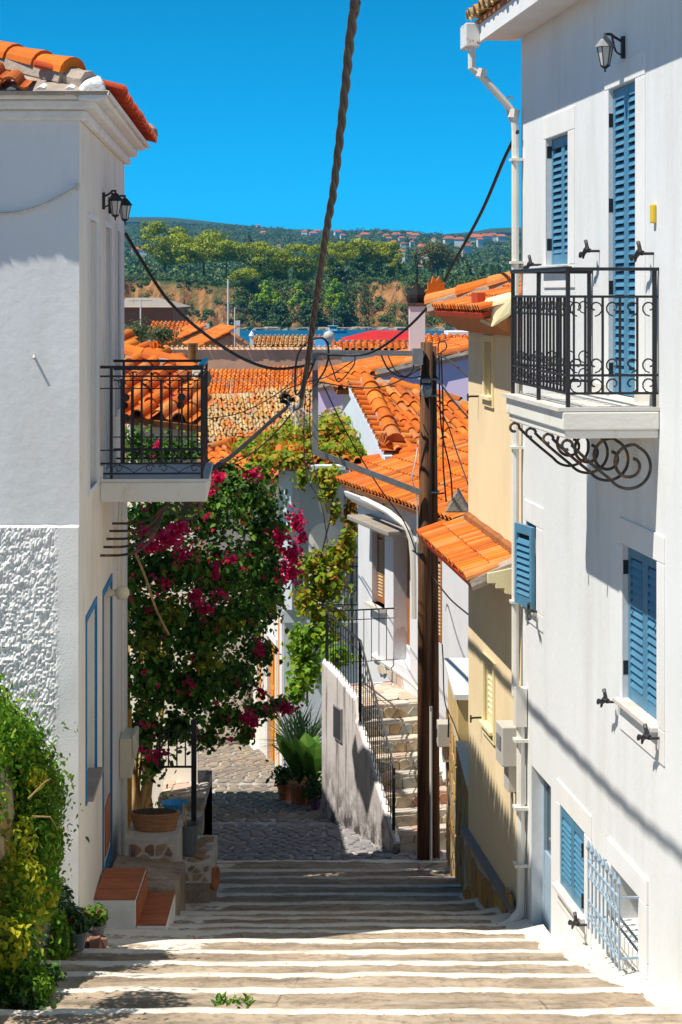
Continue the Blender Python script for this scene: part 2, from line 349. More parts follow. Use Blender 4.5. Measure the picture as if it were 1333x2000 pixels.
def tread_z(i, y): return -(1.807+.2218*NOSE[i]) + SL*(NOSE[i]-y)
for i in range(len(NOSE)-1):
    y1, y0 = NOSE[i], NOSE[i+1]; zc = tread_z(i, y1)
    nx, ny = 90, 16; V = []; A = []
    for r in range(ny+4):
        for c in range(nx+1):
            s = c/nx; yy = y0 - .10 + (y1-y0+.10)*min(1, (r/ny)); x = lerp(xl(yy), xr(yy)+.0, s)
            edge = .035*nz(x*1.1, y1*3.1) + .018*nz(x*4, y1*5)
            e = (y1-yy); z = zc + SL*e + .012*nz(x*1.7, yy*1.7) + .006*nz(x*7, yy*7)
            # low slumps towards the shaded side, as trodden
            dr = xr(yy)-x; dl = x-xl(yy)
            if dr < .25: z += .05*(1-dr/.25)
            lipn = .5+.5*nz(x*2.3, y1*1.7, 4.0)
            if e < .16: z += .012*math.sin(min(1, (.16-e)/.16)*math.pi*.5)
            if r > ny:                              # over the nose and down the riser
                k = r-ny; z -= (.02, .06, .45)[k-1]; yy = y1 + (.012, .02, .02)[k-1]
            yy += edge*(1-min(1, max(0, e/.4)))
            V.append(Vector((x, yy, z)))
            wn = .115 + .05*nz(x*.9, y1*2.0, 2) + .025*nz(x*5, y1, 7)
            pa = max(0, min(1, .5+(wn-e)/.05))
            if e < .004: pa = 1
            if y1 < 20.2: pa = max(pa, max(0, min(1, .5+(.24+.10*nz(yy*2.5, 3.3)-dr)/.08)))
            elif y1 < 23: pa = max(pa, max(0, min(1, .5+(.10+.05*nz(yy*2.5, 3.3)-dr)/.06)))
            if y1 > 17: pa = max(pa, .54*max(0, min(1, .5+(1.15+.35*nz(yy*1.3, 9.3)-dl)/.3)))
            elif y1 > 14.5: pa = max(pa, .30*max(0, min(1, .5+(1.1+.3*nz(yy*1.3, 9.3)-dl)/.2)))
            A.append(pa)
    me = bpy.data.meshes.new('step'); W_ = nx+1
    off = WL['stairway']
    me.from_pydata([tuple(v-off) for v in V], [], [(r*W_+c, r*W_+c+1, (r+1)*W_+c+1, (r+1)*W_+c) for r in range(ny+3) for c in range(nx)])
    at = me.attributes.new('paint', 'FLOAT', 'POINT'); at.data.foreach_set('value', A)
    me.polygons.foreach_set('use_smooth', [True]*len(me.polygons)); me.materials.append(M['steps']); me.update()
    link('step', me, stairway)

# the cobbled street below the steps
mb = MB(); ys = [28.69+.6*k for k in range(70)]
for a, b in zip(ys[:-1], ys[1:]):
    mb.quad(Vector((-9,a,gz(a)-.02)), Vector((3.5,a,gz(a)-.02)), Vector((3.5,b,gz(b)-.02)), Vector((-9,b,gz(b)-.02)))
alley = kind(mb.build('street', M['mortar'], base=(0,30,gz(30))), 'structure')
cob = []
for k in range(5):                                   # five cobble shapes shared by all
    c = MB(); n = 7; top = []; bot = []
    for j in range(n):
        an = 2*math.pi*(j+.5*random.random())/n; rx, ry = .5*random.uniform(.86,1.0), .5*random.uniform(.84,1.0)
        sq = 1/max(abs(math.cos(an)), abs(math.sin(an)))**.6
        x, y = math.cos(an)*rx*sq*.92, math.sin(an)*ry*sq*.92
        bot.append(Vector((x,y,-.5))); top.append(Vector((x*.86,y*.86,random.uniform(.4,.6))))
    i = 0; c.v = bot + top; c.f = [tuple(range(n, 2*n))] + [(j,(j+1)%n,n+(j+1)%n,n+j) for j in range(n)]; c.m = [0]*len(c.f)
    cob.append(c)
cobm = [c.mesh('cobble', M['cobble']) for c in cob]
ncob = 0; far = MB(); y = 28.8
while y < 46:
    dy = random.uniform(.16,.21)
    if abs(y-32.1) < .1 or abs(y-36.6) < .1: y += .14; continue
    x = -2.4 - (max(0, y-32)*.3) + random.uniform(-.1,.1)
    while x < 1.35:
        dx = random.uniform(.16,.3)
        mt = Matrix.Translation((x+dx/2, y+dy/2, gz(y)-.012+random.uniform(-.002,.003))) @ Matrix.Rotation(random.uniform(-.05,.05)+random.choice((0,math.pi)),4,'Z') @ Matrix.Diagonal((dx-.018, dy-.018, .013, 1))
        if y < 33 and ncob < 300: inst('cobble', random.choice(cobm), alley, mt); ncob += 1
        else:
            c = random.choice(cob); i = len(far.v); far.v += [mt @ v for v in c.v]; far.f += [tuple(i+q for q in f) for f in c.f]; far.m += c.m
        x += dx
    y += dy
kind(far.build('cobble_paving', M['cobble_i'], alley), 'stuff')

# the town's ground, down to the shore
mb = MB(); rows = [-30, 0, 8, 15, 22, 28, 34, 45, 60, 90, 150, 300, 500]
for a, b in zip(rows[:-1], rows[1:]):
    za, zb = [(gz(q) if q < 28.7 else max(-12.2, -8.3-.05*(q-28.7)-.004*max(0,q-60))) - .9 - (1.2 if 28.7 < q < 80 else 0) for q in (a, b)]
    mb.quad(Vector((-400,a,za)), Vector((400,a,za)), Vector((400,b,zb)), Vector((-400,b,zb)))
kind(mb.build('ground', M['concrete'], base=(0,0,-3)), 'structure')

def sea_mat():
    m, t, p, o = new_mat('sea_water'); p.inputs['Base Color'].default_value = (.004,.075,.17,1); p.inputs['Roughness'].default_value = .35; p.inputs['Specular IOR Level'].default_value = .2
    t.links.new(ramp(t, noise(t, (.015,.12,1), 4), [(.35,(.001,.085,.20)), (.7,(.004,.14,.27))]), p.inputs['Base Color'])
    b = N(t, 'ShaderNodeBump'); b.inputs['Strength'].default_value = .6; b.inputs['Distance'].default_value = .25
    t.links.new(noise(t, (.35,.8,1), 3), b.inputs['Height']); t.links.new(b.outputs[0], p.inputs['Normal']); return m
SEA = -12.5
mb = MB(); mb.quad(Vector((-3000,300,SEA)), Vector((3000,300,SEA)), Vector((3000,1500,SEA)), Vector((-3000,1500,SEA)))
kind(mb.build('sea', sea_mat(), base=(0,600,SEA)), 'structure')

def interp(tb, x):
    if x <= tb[0][0]: return tb[0][1]
    for (a, p), (b, q) in zip(tb[:-1], tb[1:]):
        if x <= b: return p + (q-p)*(x-a)/(b-a)
    return tb[-1][1]
RIDGE = [(-600,440),(200,444),(300,436),(400,440),(480,444),(560,450),(640,455),(720,449),(800,452),(860,457),(900,463),(950,460),(1010,459),(1100,457),(2000,450)]
def shore(u): return 705 + 25*nz(u*.006, 1.7) + 10*nz(u*.03, 4.1)
def land(u, Y):
    X = (u-666.5)/F*Y; s = Y - shore(u)
    cl = 18 + 8*nz(u*.012, 2.2)                      # width of the cliff foot
    top = 4.8 + 1.6*nz(u*.008, 8.1) - (2.5 if 500 < u < 700 else 0)
    if s < 0: return -14
    if s < 8: return SEA - .3 + 1.6*(s/8)**.6 + .5*nz(X*.3, Y*.3)
    if s < 8+cl:
        q = (s-8)/cl; gully = 2.6*nz(X*.13, 3.0, Y*.02) + 1.2*nz(X*.4, 5, Y*.05)
        return lerp(SEA+1.3, top, min(1, max(0, q**.75))) + gully*math.sin(q*math.pi)*1.0
    zt = (575-interp(RIDGE, u))/F*3600
    q = max(0, (Y-850)/2750)
    z = top + (zt-top)*min(1.0, q)**1.25 if q <= 1 else zt*(1-.12*(q-1)*4)
    bumps = 9*nz(X*.004, Y*.0025, 3) + 4*nz(X*.012, Y*.006, 6)
    return z + bumps*min(1, q*2)*(1-.6*min(1,q)) + .6*nz(X*.05, Y*.05)
def land_mat():
    m, t, p, o = new_mat('hill_earth_and_scrub')
    earth = ramp(t, noise(t, (.25,.25,.09), 6, .7), [(.3,(.10,.05,.028)), (.48,(.34,.16,.06)), (.7,(.50,.27,.11))])
    green = ramp(t, noise(t, .04, 6, .75), [(.35,(.025,.05,.018)), (.5,(.05,.085,.03)), (.62,(.075,.105,.038)), (.72,(.2,.17,.08))])
    g = N(t, 'ShaderNodeNewGeometry'); sx = N(t, 'ShaderNodeSeparateXYZ'); t.links.new(g.outputs['Normal'], sx.inputs[0])
    f = ramp(t, sx.outputs[2], [(.72,(0,0,0)), (.9,(1,1,1))])
    t.links.new(mix(t, f, earth, green), p.inputs['Base Color']); p.inputs['Roughness'].default_value = .95; p.inputs['Specular IOR Level'].default_value = .1
    b = N(t, 'ShaderNodeBump'); b.inputs['Strength'].default_value = 1; b.inputs['Distance'].default_value = 2.0
    t.links.new(noise(t, (.5,.5,.2), 5), b.inputs['Height']); t.links.new(b.outputs[0], p.inputs['Normal']); return m
us = [-3000,-1500,-600,-200] + list(range(0, 1340, 4)) + [1500,1900,2600,4300]
Ys = [600] + [660+2.2*k for k in range(56)] + [785+ 14*k for k in range(14)] + [990+60*k for k in range(20)] + [2200+100*k for k in range(15)] + [3800, 4200]
V = [((u-666.5)/F*Y, Y, land(u, Y)) for Y in Ys for u in us]; n = len(us)
me = bpy.data.meshes.new('hills'); me.from_pydata(V, [], [(r*n+c, r*n+c+1, (r+1)*n+c+1, (r+1)*n+c) for r in range(len(Ys)-1) for c in range(n-1)])
me.polygons.foreach_set('use_smooth', [True]*len(me.polygons)); me.materials.append(land_mat()); me.update()
hills = bpy.data.objects.new('hills', me); COL.objects.link(hills); kind(hills, 'structure')
# a farther blue ridge
FR = [(-3000,450),(-500,440),(100,437),(250,430),(330,431),(420,437),(500,442),(640,452),(860,462),(920,456),(960,450),(1010,449),(1080,452),(1500,455),(4000,450)]
V = []; fu = [-3000,-1000] + list(range(-200,1500,10)) + [2000,4300]
for k, Y in enumerate((4300, 5000, 5600, 6200)):
    for u in fu:
        X = (u-666.5)/F*Y; zt = (575-interp(FR, u))/F*5600
        V.append((X, Y, (zt*.75, zt*.92, zt, zt*.9)[k] + (10*nz(X*.003, Y*.003) if k < 3 else 0) + (5*nz(X*.015, 3) if k == 2 else 0)))
n = len(fu); me = bpy.data.meshes.new('far_ridge'); me.from_pydata(V, [], [(r*n+c, r*n+c+1, (r+1)*n+c+1, (r+1)*n+c) for r in range(3) for c in range(n-1)])
me.polygons.foreach_set('use_smooth', [True]*len(me.polygons)); me.materials.append(hills.data.materials[0]); me.update()
o = bpy.data.objects.new('far_hills', me); COL.objects.link(o); kind(o, 'structure')

# ---------------------------------------------------------------- trees and scrub across the water
M['pine'] = leafmat('pine_needles', [(0,(.14,.20,.006)), (.35,(.30,.36,.008)), (.7,(.42,.45,.010)), (1,(.52,.50,.012))], .2)
M['pinelight'] = leafmat('light_pine_needles', [(0,(.14,.28,.012)), (.4,(.30,.48,.02)), (1,(.44,.56,.03))], .25)
M['darktree'] = leafmat('dark_needles', [(0,(.025,.07,.02)), (.5,(.05,.12,.03)), (1,(.09,.17,.04))], .1)
M['cypress'] = leafmat('cypress_needles', [(0,(.02,.06,.012)), (.5,(.045,.11,.02)), (1,(.08,.17,.03))], .1)
M['euca'] = leafmat('eucalyptus_leaves', [(0,(.07,.09,.015)), (.5,(.15,.17,.03)), (.8,(.22,.19,.04)), (1,(.28,.2,.06))], .2)
M['scrub'] = leafmat('scrub_leaves', [(0,(.03,.09,.022)), (.5,(.07,.15,.035)), (.85,(.13,.21,.045)), (1,(.22,.21,.06))], .15)
M['olive'] = leafmat('olive_leaves', [(0,(.06,.085,.04)), (.5,(.11,.14,.07)), (1,(.18,.2,.11))], .2)
def far_tree(name, px, base, top, wpx, Y, style, label):
    b = P(px, base, Y); h = (base-top)/F*Y; w_ = wpx/F*Y*(1.2 if style in ('umbrella','round','euca') else 1.1)
    t = thing(name, b, label, 'tree', 'trees along the far shore'); r = random.Random(px*7+base)
    trunk = MB(); cr = []; BN.clear()
    if style in ('umbrella', 'round', 'euca'):
        cb = {'umbrella': .40, 'round': .12, 'euca': .25}[style]
        trunk.tube([b+Vector((0,0,-1.5)), b+Vector((.2,0,h*.3)), b+Vector((.1,.1,h*.7))], [h*.028, h*.022, h*.01], 6)
        for k in range(5):
            an = r.uniform(0, 6.28); q = Vector((math.cos(an)*w_*.33, math.sin(an)*w_*.33, h*r.uniform(.6,.8)))
            trunk.tube([b+Vector((.1,0,h*r.uniform(.25,.45))), b+q*.6+Vector((0,0,h*.2)), b+q], [h*.014, h*.009, h*.004], 4)
        nc = 30 if style != 'euca' else 24
        for k in range(nc):
            an = r.uniform(0, 6.28); rr = math.sqrt(r.random())*.46; zz = r.uniform(cb, .93)
            lim = 1-abs((zz-.62)/.42)**2.2 if style != 'umbrella' else 1-max(0, (zz-.72)/.3)**1.6
            c = np.array(b) + [math.cos(an)*rr*w_*max(.25, lim), math.sin(an)*rr*w_*max(.25, lim), zz*h]
            s = w_*r.uniform(.09,.16)
            cr.append(blob_pts(c, (s*1.2, s*1.2, s*(.6 if style != 'euca' else .9)), 240, .72))
        size = .026*w_+.15; mt = {'umbrella': M['pine'], 'round': M['pine'], 'euca': M['euca']}[style]
    elif style in ('cone', 'dark'):
        trunk.tube([b+Vector((0,0,-1.5)), b+Vector((0,0,h*.9))], [h*.03, h*.005], 6)
        for k in range(46):
            zz = r.uniform(.08,.97); an = r.uniform(0, 6.28); rr = .5*(1-zz)**.8*r.uniform(.4,1)
            c = np.array(b) + [math.cos(an)*rr*w_, math.sin(an)*rr*w_, zz*h]
            s = w_*r.uniform(.07,.14)*(1.15-zz*.6)
            cr.append(blob_pts(c, (s*1.1, s*1.1, s*.8), 64, .6))
        size = .045*w_+.13; mt = M['pinelight'] if style == 'cone' else M['darktree']
    else:
        BN.clear()
        trunk.tube([b+Vector((0,0,-1.5)), b+Vector((0,0,h*.9))], [h*.02, h*.005], 6)
        n = 1300; zz = RNG.uniform(.03,1,n); an = RNG.uniform(0,6.28,n); rr = .5*w_*np.sin(np.clip(zz*.93+.07,0,1)*math.pi)**.6*(1-.35*zz)*RNG.uniform(.75,1.08,n)
        cr.append(np.array(b)[None,:] + np.stack([np.cos(an)*rr, np.sin(an)*rr, zz*h],1)); size = .16*w_+.2; mt = M['cypress']; BN.append(np.stack([np.cos(an), np.sin(an), .3+0*an],1))
    trunk.build('trunk', M['darkbark'], t)
    place(leaf_mesh('crown', np.concatenate(cr), size, mt, droop=0, up=.5, wid=.75, shape='quad', nrm=np.concatenate(BN)), 'crown', t)
TREES = [
 ('pine_tree',322,522,431,92,790,'round','tall yellow-green pine crowning the clifftop behind the umbrella pines'),
 ('pine_tree',398,530,452,110,745,'umbrella','broad umbrella pine with several bare trunks above the orange cliff'),
 ('pine_tree',442,528,470,66,735,'umbrella','smaller umbrella pine beside the broad one above the cliff'),
 ('pine_tree',372,522,488,56,742,'umbrella','low umbrella pine at the foot of the broad one on the clifftop'),
 ('pine_tree',508,548,472,86,740,'round','dense rounded pine just past the end of the bare cliff'),
 ('pine_tree',548,552,492,60,748,'round','middle-sized rounded pine between two larger ones above the water'),
 ('pine_tree',592,552,473,88,745,'round','dense rounded pine behind the thick twisted cable'),
 ('pine_tree',655,545,470,66,770,'round','yellow-green pine just past the thick twisted cable'),
 ('pine_tree',698,540,467,86,790,'umbrella','flat-topped yellow-green pine in the middle of the headland'),
 ('pine_tree',745,540,470,70,800,'umbrella','flat-topped pine above the dark grove'),
 ('pine_tree',768,545,487,46,795,'round','small yellowish pine at the end of the flat-topped row'),
 ('pine_tree',518,602,548,56,716,'cone','bright young pine on the slope under the rounded pines'),
 ('pine_tree',540,606,570,38,715,'cone','small bright pine tucked beside the other young pines'),
 ('pine_tree',586,620,553,60,716,'cone','largest bright young pine low on the wooded slope'),
 ('pine_tree',655,603,545,54,718,'cone','bright young pine low on the slope past the twisted cable'),
 ('pine_tree',480,560,525,54,722,'round','leaning yellow-green pine at the edge of the bare cliff'),
 ('dark_pine',700,558,500,62,765,'dark','darkest pine in the grove under the flat-topped pines'),
 ('dark_pine',735,556,508,52,768,'dark','dark pine next to the darkest one in the grove'),
 ('dark_pine',660,552,512,48,762,'dark','dark pine at the edge of the grove near the twisted cable'),
 ('dark_pine',610,640,585,70,712,'dark','dark low tree overhanging the waterline under the young pines'),
 ('dark_pine',545,640,590,76,712,'dark','dark low tree at the waterline below the rounded pine'),
 ('dark_pine',500,632,585,52,713,'dark','dark low tree where the cliff foot meets the water'),
 ('dark_pine',668,636,592,60,713,'dark','dark low tree at the waterline past the twisted cable'),
 ('dark_pine',790,560,525,46,770,'dark','dark bushy pine beside the tall cypress'),
 ('cypress_tree',812,548,497,11,775,'cyp','tall thin cypress standing above the black chimney cap'),
 ('cypress_tree',779,560,513,13,772,'cyp','cypress left of the tall thin one at the grove edge'),
 ('cypress_tree',876,572,516,13,770,'cyp','cypress in front of the loose brownish eucalyptus'),
 ('cypress_tree',864,572,532,10,769,'cyp','shorter cypress beside the one under the eucalyptus'),
 ('cypress_tree',915,566,517,19,790,'cyp','bright green cypress standing alone above the tiled roof'),
 ('cypress_tree',960,541,518,9,1000,'cyp','small far cypress, first of the pair near the white house corner'),
 ('cypress_tree',973,541,517,12,1000,'cyp','small far cypress, fuller of the pair near the white house corner'),
 ('cypress_tree',944,540,519,10,1010,'cyp','bluish far cypress between the lone green one and the pair'),
 ('cypress_tree',487,480,460,10,1200,'cyp','lone dark cypress on the slope behind the rounded pines'),
 ('eucalyptus_tree',855,548,470,84,800,'euca','loose brownish green eucalyptus standing apart in front of the hills'),
 ('far_tree',283,448,432,16,1500,'round','small dark tree on the skyline beside the white house wall'),
]
for a in TREES: far_tree(*a)
# scrub: bushes nobody could count
def bushes(name, spots, mtl, per=26, size=.8):
    BN.clear(); pts = [blob_pts(c, (r*1.2, r*1.2, r*.8), per, .4) for c, r in spots]
    o = place(leaf_mesh(name, np.concatenate(pts), size, mtl, droop=0, up=.4, wid=.8, shape='quad', jit=.5, nrm=np.concatenate(BN)), name, base=(0,900,0)); kind(o, 'stuff')
sp = []; r = random.Random(3)
for k in range(1000):
    u = r.uniform(225, 1020) if k < 520 else r.choice((r.uniform(-400,225), r.uniform(1020,1700))); Y = r.uniform(735, 1000) if r.random() < .75 else r.uniform(722, 760)
    s = r.uniform(.7, 1.7); sp.append((np.array([(u-666.5)/F*Y, Y, land(u, Y)+s*.5]), s))
for k in range(760):
    u = r.uniform(455, 1010); Y = shore(u) + r.uniform(7, 32)
    if (715 < u < 795 and Y > shore(u)+14 and r.random() < .8): continue
    s = r.uniform(1.0, 2.8); sp.append((np.array([(u-666.5)/F*Y, Y, land(u, Y)+s*.3]), s))
for k in range(130):
    u = r.uniform(225, 470); Y = shore(u) + r.choice((r.uniform(8, 16), r.uniform(24, 34)))
    s = r.uniform(.5, 1.7); sp.append((np.array([(u-666.5)/F*Y, Y, land(u, Y)+s*.3]), s))
bushes('scrub', sp, M['scrub'], 100, .55)
sp = []
for k in range(4400):
    u = r.uniform(180, 1040) if k < 2600 else r.choice((r.uniform(-500,180), r.uniform(1040,1900))); Y = 950 + 2650*r.random()**1.1; s = r.uniform(1.8, 3.6)*(1+Y/5000)
    sp.append((np.array([(u-666.5)/F*Y, Y, land(u, Y)+s*.4]), s))
bushes('olive_grove', sp, M['scrub'], 34, 2.1)
sp = []
for k in range(120):
    u = r.choice((r.uniform(240, 330), r.uniform(760, 1010))); Y = r.uniform(740, 900); s = r.uniform(1.6, 2.6)
    sp.append((np.array([(u-666.5)/F*Y, Y, land(u, Y)+s*.5]), s))
bushes('olive_scrub', sp, M['olive'], 70, .8)
# rocks along the waterline
mb = MB()
for k in range(260):
    u = r.uniform(430, 1010); Y = shore(u) + r.uniform(-1.5, 3); c = Vector(((u-666.5)/F*Y, Y, SEA)); s = r.uniform(.3, 1.3)
    mb.hexa([c+Vector((r.uniform(.7,1.2)*x*s*1.6, r.uniform(.7,1.2)*y*s, z*s*r.uniform(.5,.9))) for z in (-.5,1) for x, y in ((-1,-1),(1,-1),(1,1),(-1,1))])
kind(mb.build('shore_rocks', mat('pale_rock', (.42,.33,.24), var=.3, scale=.5, bump=0), base=(0,700,SEA)), 'stuff')
# white houses scattered over the far slope
M['farroof'] = mat('far_roof', (.55,.15,.06), var=.1, bump=0, rnd=.3); M['farwall'] = mat('far_wall', (.75,.72,.68), var=.05, bump=0)
FH = [(612,455,17),(620,451,14),(595,452,14),(660,452,16),(670,459,12),(713,458,22),(744,455,15),(755,459,14),(775,458,22),(800,457,18),(812,459,20),(760,465,14),(785,464,14),(805,465,12),(700,462,10),(733,460,9),(770,472,14),(788,475,12),(805,472,10),(826,481,24),(833,488,20),(848,466,10),(878,466,26),(898,467,22),(930,463,30),(950,461,26),(963,459,22),(980,461,20),(938,467,14),(912,480,24),(820,520,16),(818,506,12),(843,521,20),(926,527,9),(380,449,15),(515,454,16),(462,454,12),(500,477,12),(545,479,10),(265,486,18),(280,488,16),(505,440,9),(785,491,18),(815,497,16)]
for k, (px, py, wpx) in enumerate(FH):
    Y = interp([(440,3500),(455,3150),(465,2600),(480,1900),(490,1500),(530,1050)], py); c = P(px, py, Y); u = px
    w_ = wpx/F*Y*.85; h = w_*.42; zl = min(c.z-h*.6, land(u, Y)) ; f = Frame(c, (1, r.uniform(-.5,.5)))
    where = ('in the long red-roofed row on the ridge nearest the white house corner' if px >= 840 and py < 470 else 'in the hamlet low on the slope behind the cypresses' if py > 478 and px > 760 else 'on the slope above the brownish eucalyptus' if px > 740 and py >= 464 else 'in the cluster along the ridge between cable and eucalyptus' if px > 690 else 'near the ridge just past the twisted cable' if px > 590 else 'alone among olives behind the rounded pines' if px > 430 else 'behind the clifftop umbrella pines near the plaster house')
    t = thing('hillside_house', Vector((c.x, c.y, c.z-h)), ('wide ' if wpx >= 20 else 'small ' if wpx >= 14 else 'tiny ') + 'pale house ' + where, 'house', 'houses on the far hillside')
    m1 = MB(); m1.box(f, -w_/2, w_/2, -w_*.3, w_*.3, zl-c.z-3, 0); m1.build('wall', M['farwall'], t)
    m2 = MB(); e = w_*.56; d = w_*.36; rz = h*.62
    m2.v = [f.w(-e,-d,0), f.w(e,-d,0), f.w(e,d,0), f.w(-e,d,0), f.w(-e*.55,0,rz), f.w(e*.55,0,rz)]
    m2.f = [(0,1,5,4),(1,2,5),(2,3,4,5),(3,0,4),(3,2,1,0)]; m2.m = [0]*5; m2.build('roof', M['farroof'], t)

# air: one closed box of thin even haze round everything
hz = bpy.data.materials.new('air'); hz.use_nodes = True; t_ = hz.node_tree; t_.nodes.clear()
vo = N(t_, 'ShaderNodeOutputMaterial'); pv = N(t_, 'ShaderNodeVolumePrincipled'); pv.inputs['Color'].default_value = (.12,.50,.95,1); pv.inputs['Density'].default_value = .00009; pv.inputs['Anisotropy'].default_value = .2
t_.links.new(pv.outputs[0], vo.inputs['Volume'])
mb = MB(); mb.box(WORLD, -7500, 7500, -400, 6600, -22, 235); kind(mb.build('haze', hz, base=(0,0,0)), 'stuff')
# ================================================================ builders for houses
def wall_holes(mb, fr, a0, a1, z0, z1, holes, b=0.0, m=0, cut=None):
    """wall face in plane b with rectangular openings (a0,a1,z0,z1,depth) and their reveals"""
    As = sorted({a0, a1, *[h[0] for h in holes], *[h[1] for h in holes]}); Zs = sorted({z0, z1, *[h[2] for h in holes], *[h[3] for h in holes]})
    for p, q in zip(As[:-1], As[1:]):
        for r, s in zip(Zs[:-1], Zs[1:]):
            ca, cz = (p+q)/2, (r+s)/2
            if any(h[0] < ca < h[1] and h[2] < cz < h[3] for h in holes): continue
            mb.quad(fr.w(p,b,r), fr.w(q,b,r), fr.w(q,b,s), fr.w(p,b,s), m)
    for h0, h1, y0, y1, d in holes:
        for (p, r), (q, s) in (((h0,y0),(h1,y0)), ((h1,y0),(h1,y1)), ((h1,y1),(h0,y1)), ((h0,y1),(h0,y0))):
            mb.quad(fr.w(p,b,r), fr.w(q,b,s), fr.w(q,b-d,s), fr.w(p,b-d,r), m)
def surround(mb, fr, a0, a1, z0, z1, A0, A1, Z0, Z1, b0, b1):
    """flat frame between an inner and an outer rectangle"""
    if Z1 > z1: mb.box(fr, A0, A1, b0, b1, z1, Z1)
    if Z0 < z0: mb.box(fr, A0, A1, b0, b1, Z0, z0)
    mb.box(fr, A0, a0, b0, b1, z0, z1); mb.box(fr, a1, A1, b0, b1, z0, z1)
def shutter(parent, fr, a0, a1, z0, z1, b, m, pitch=.062, st=.055, hingeside=None, name='shutter', slatmat=None, mid=False):
    fm = MB(); th = .035; bot = .16 if z1-z0 > 1.6 else .1
    fm.box(fr, a0, a0+st, b, b+th, z0, z1); fm.box(fr, a1-st, a1, b, b+th, z0, z1)
    fm.box(fr, a0+st, a1-st, b+.002, b+th-.002, z0, z0+bot); fm.box(fr, a0+st, a1-st, b+.002, b+th-.002, z1-.085, z1)
    if mid: fm.box(fr, a0+st, a1-st, b+.002, b+th-.002, (z0+z1)/2-.04, (z0+z1)/2+.04)
    fm.quad(fr.w(a0+st,b+.004,z0+bot), fr.w(a1-st,b+.004,z0+bot), fr.w(a1-st,b+.004,z1-.085), fr.w(a0+st,b+.004,z1-.085), 1)
    o = fm.build(name, [m, M['hole']], parent)
    sm = MB(); w_ = a1-a0-2*st
    sm.hexa([Vector((0,.030,-pitch*.42)), Vector((w_,.030,-pitch*.42)), Vector((w_,.037,-pitch*.40)), Vector((0,.037,-pitch*.40)), Vector((0,.006,pitch*.34)), Vector((w_,.006,pitch*.34)), Vector((w_,.013,pitch*.38)), Vector((0,.013,pitch*.38))])
    me = sm.mesh('slat', slatmat or m)
    R = Matrix(((fr.u.x, fr.n.x, 0, 0), (fr.u.y, fr.n.y, 0, 0), (0, 0, 1, 0), (0,0,0,1)))
    z = z0+bot+pitch*.5
    while z < z1-.085-pitch*.3:
        if not (mid and abs(z-(z0+z1)/2) < .06): inst('slat', me, o, Matrix.Translation(fr.w(a0+st, b+.004, z)) @ R)
        z += pitch
    return o
def hinge(parent, fr, a, z, b):
    mb = MB(); mb.box(fr, a-.035, a+.035, b, b+.008, z-.055, z+.055)
    for k in (-.03, .01): mb.box(fr, a-.037, a+.037, b+.0081, b+.014, z+k, z+k+.012)
    mb.tube([fr.w(a, b+.012, z-.06), fr.w(a, b+.012, z+.06)], .009, 6); mb.build('hinge', M['iron'], parent)
def holdback(parent, fr, a, z, s=1):                # cast-iron shutter dog: spindle, arm, figure head
    mb = MB(); w = fr.w
    mb.tube([w(a,-.01,z), w(a,.09,z)], .011, 6)
    mb.tube([w(a,.085,z+.005), w(a+.05*s,.10,z+.012), w(a+.09*s,.11,z-.02), w(a+.15*s,.12,z-.015)], [.020,.026,.017,.014], 6)
    mb.tube([w(a+.03*s,.095,z+.02), w(a+.045*s,.10,z+.065), w(a+.07*s,.10,z+.085)], [.017,.014,.016], 6)
    mb.tube([w(a+.09*s,.11,z-.02), w(a+.10*s,.115,z-.06)], [.014,.008], 6)
    mb.tube([w(a+.15*s,.12,z-.015), w(a+.18*s,.12,z-.045)], [.018,.014], 6)
    mb.build('shutter_holdback', M['iron'], parent)
def spiral(c, e1, e2, r0, r1, t0, t1, n=22):
    out = []
    for k in range(n):
        q = k/(n-1); t = lerp(t0, t1, q); r = lerp(r0, r1, q); out.append(c + e1*(r*math.cos(t)) + e2*(r*math.sin(t)))
    return out
def wall_lantern(name, fr, a, b_wall, z, label, reach=.34, rot=0.0, group='wall lanterns', k=.7):
    base = fr.w(a, b_wall, z); t = thing(name, base, label, 'lantern', group); f = fr.sub(a, b_wall, z, rot)
    mb = MB(); mb.box(f, -.02, .02, 0, .028, -.085, .085); mb.tube(smooth([f.w(0,.02,.045), f.w(0,.09,.085), f.w(0,reach*.7,.10), f.w(0,reach,.10)], 3), .011, 6)
    mb.tube(smooth([f.w(0,.02,-.06), f.w(0,.07,-.03), f.w(0,.10,.085)], 3), .008, 5); mb.build('bracket', M['iron'], t)
    c = f.w(0, reach, .04); L = lambda prof: [(q*k, z*k) for q, z in prof]
    mb = MB(); mb.lathe(c, L([(.012,.10),(.018,.085),(.012,.07),(.02,.05)]), 8); mb.lathe(c, L([(.115,-.055),(.105,-.04),(.06,.02),(.028,.055),(.01,.06)]), 6); mb.build('lamp_cap', M['galv'] if 'white house' in label else M['iron'], t)
    mb = MB(); mb.lathe(c, L([(.045,-.26),(.085,-.06)]), 6); mb.build('lamp_pane', M['lampglass'], t)
    mb = MB()
    for j in range(6):
        an = j*math.pi/3; d = Vector((math.cos(an), math.sin(an), 0)); mb.tube([c+d*.047*k+Vector((0,0,-.26*k)), c+d*.09*k+Vector((0,0,-.055*k))], .005, 4)
    mb.lathe(c, L([(.004,-.335),(.014,-.32),(.006,-.305),(.03,-.285),(.056,-.265),(.05,-.255)]), 8); mb.build('lamp_frame', M['iron'], t)
    return t
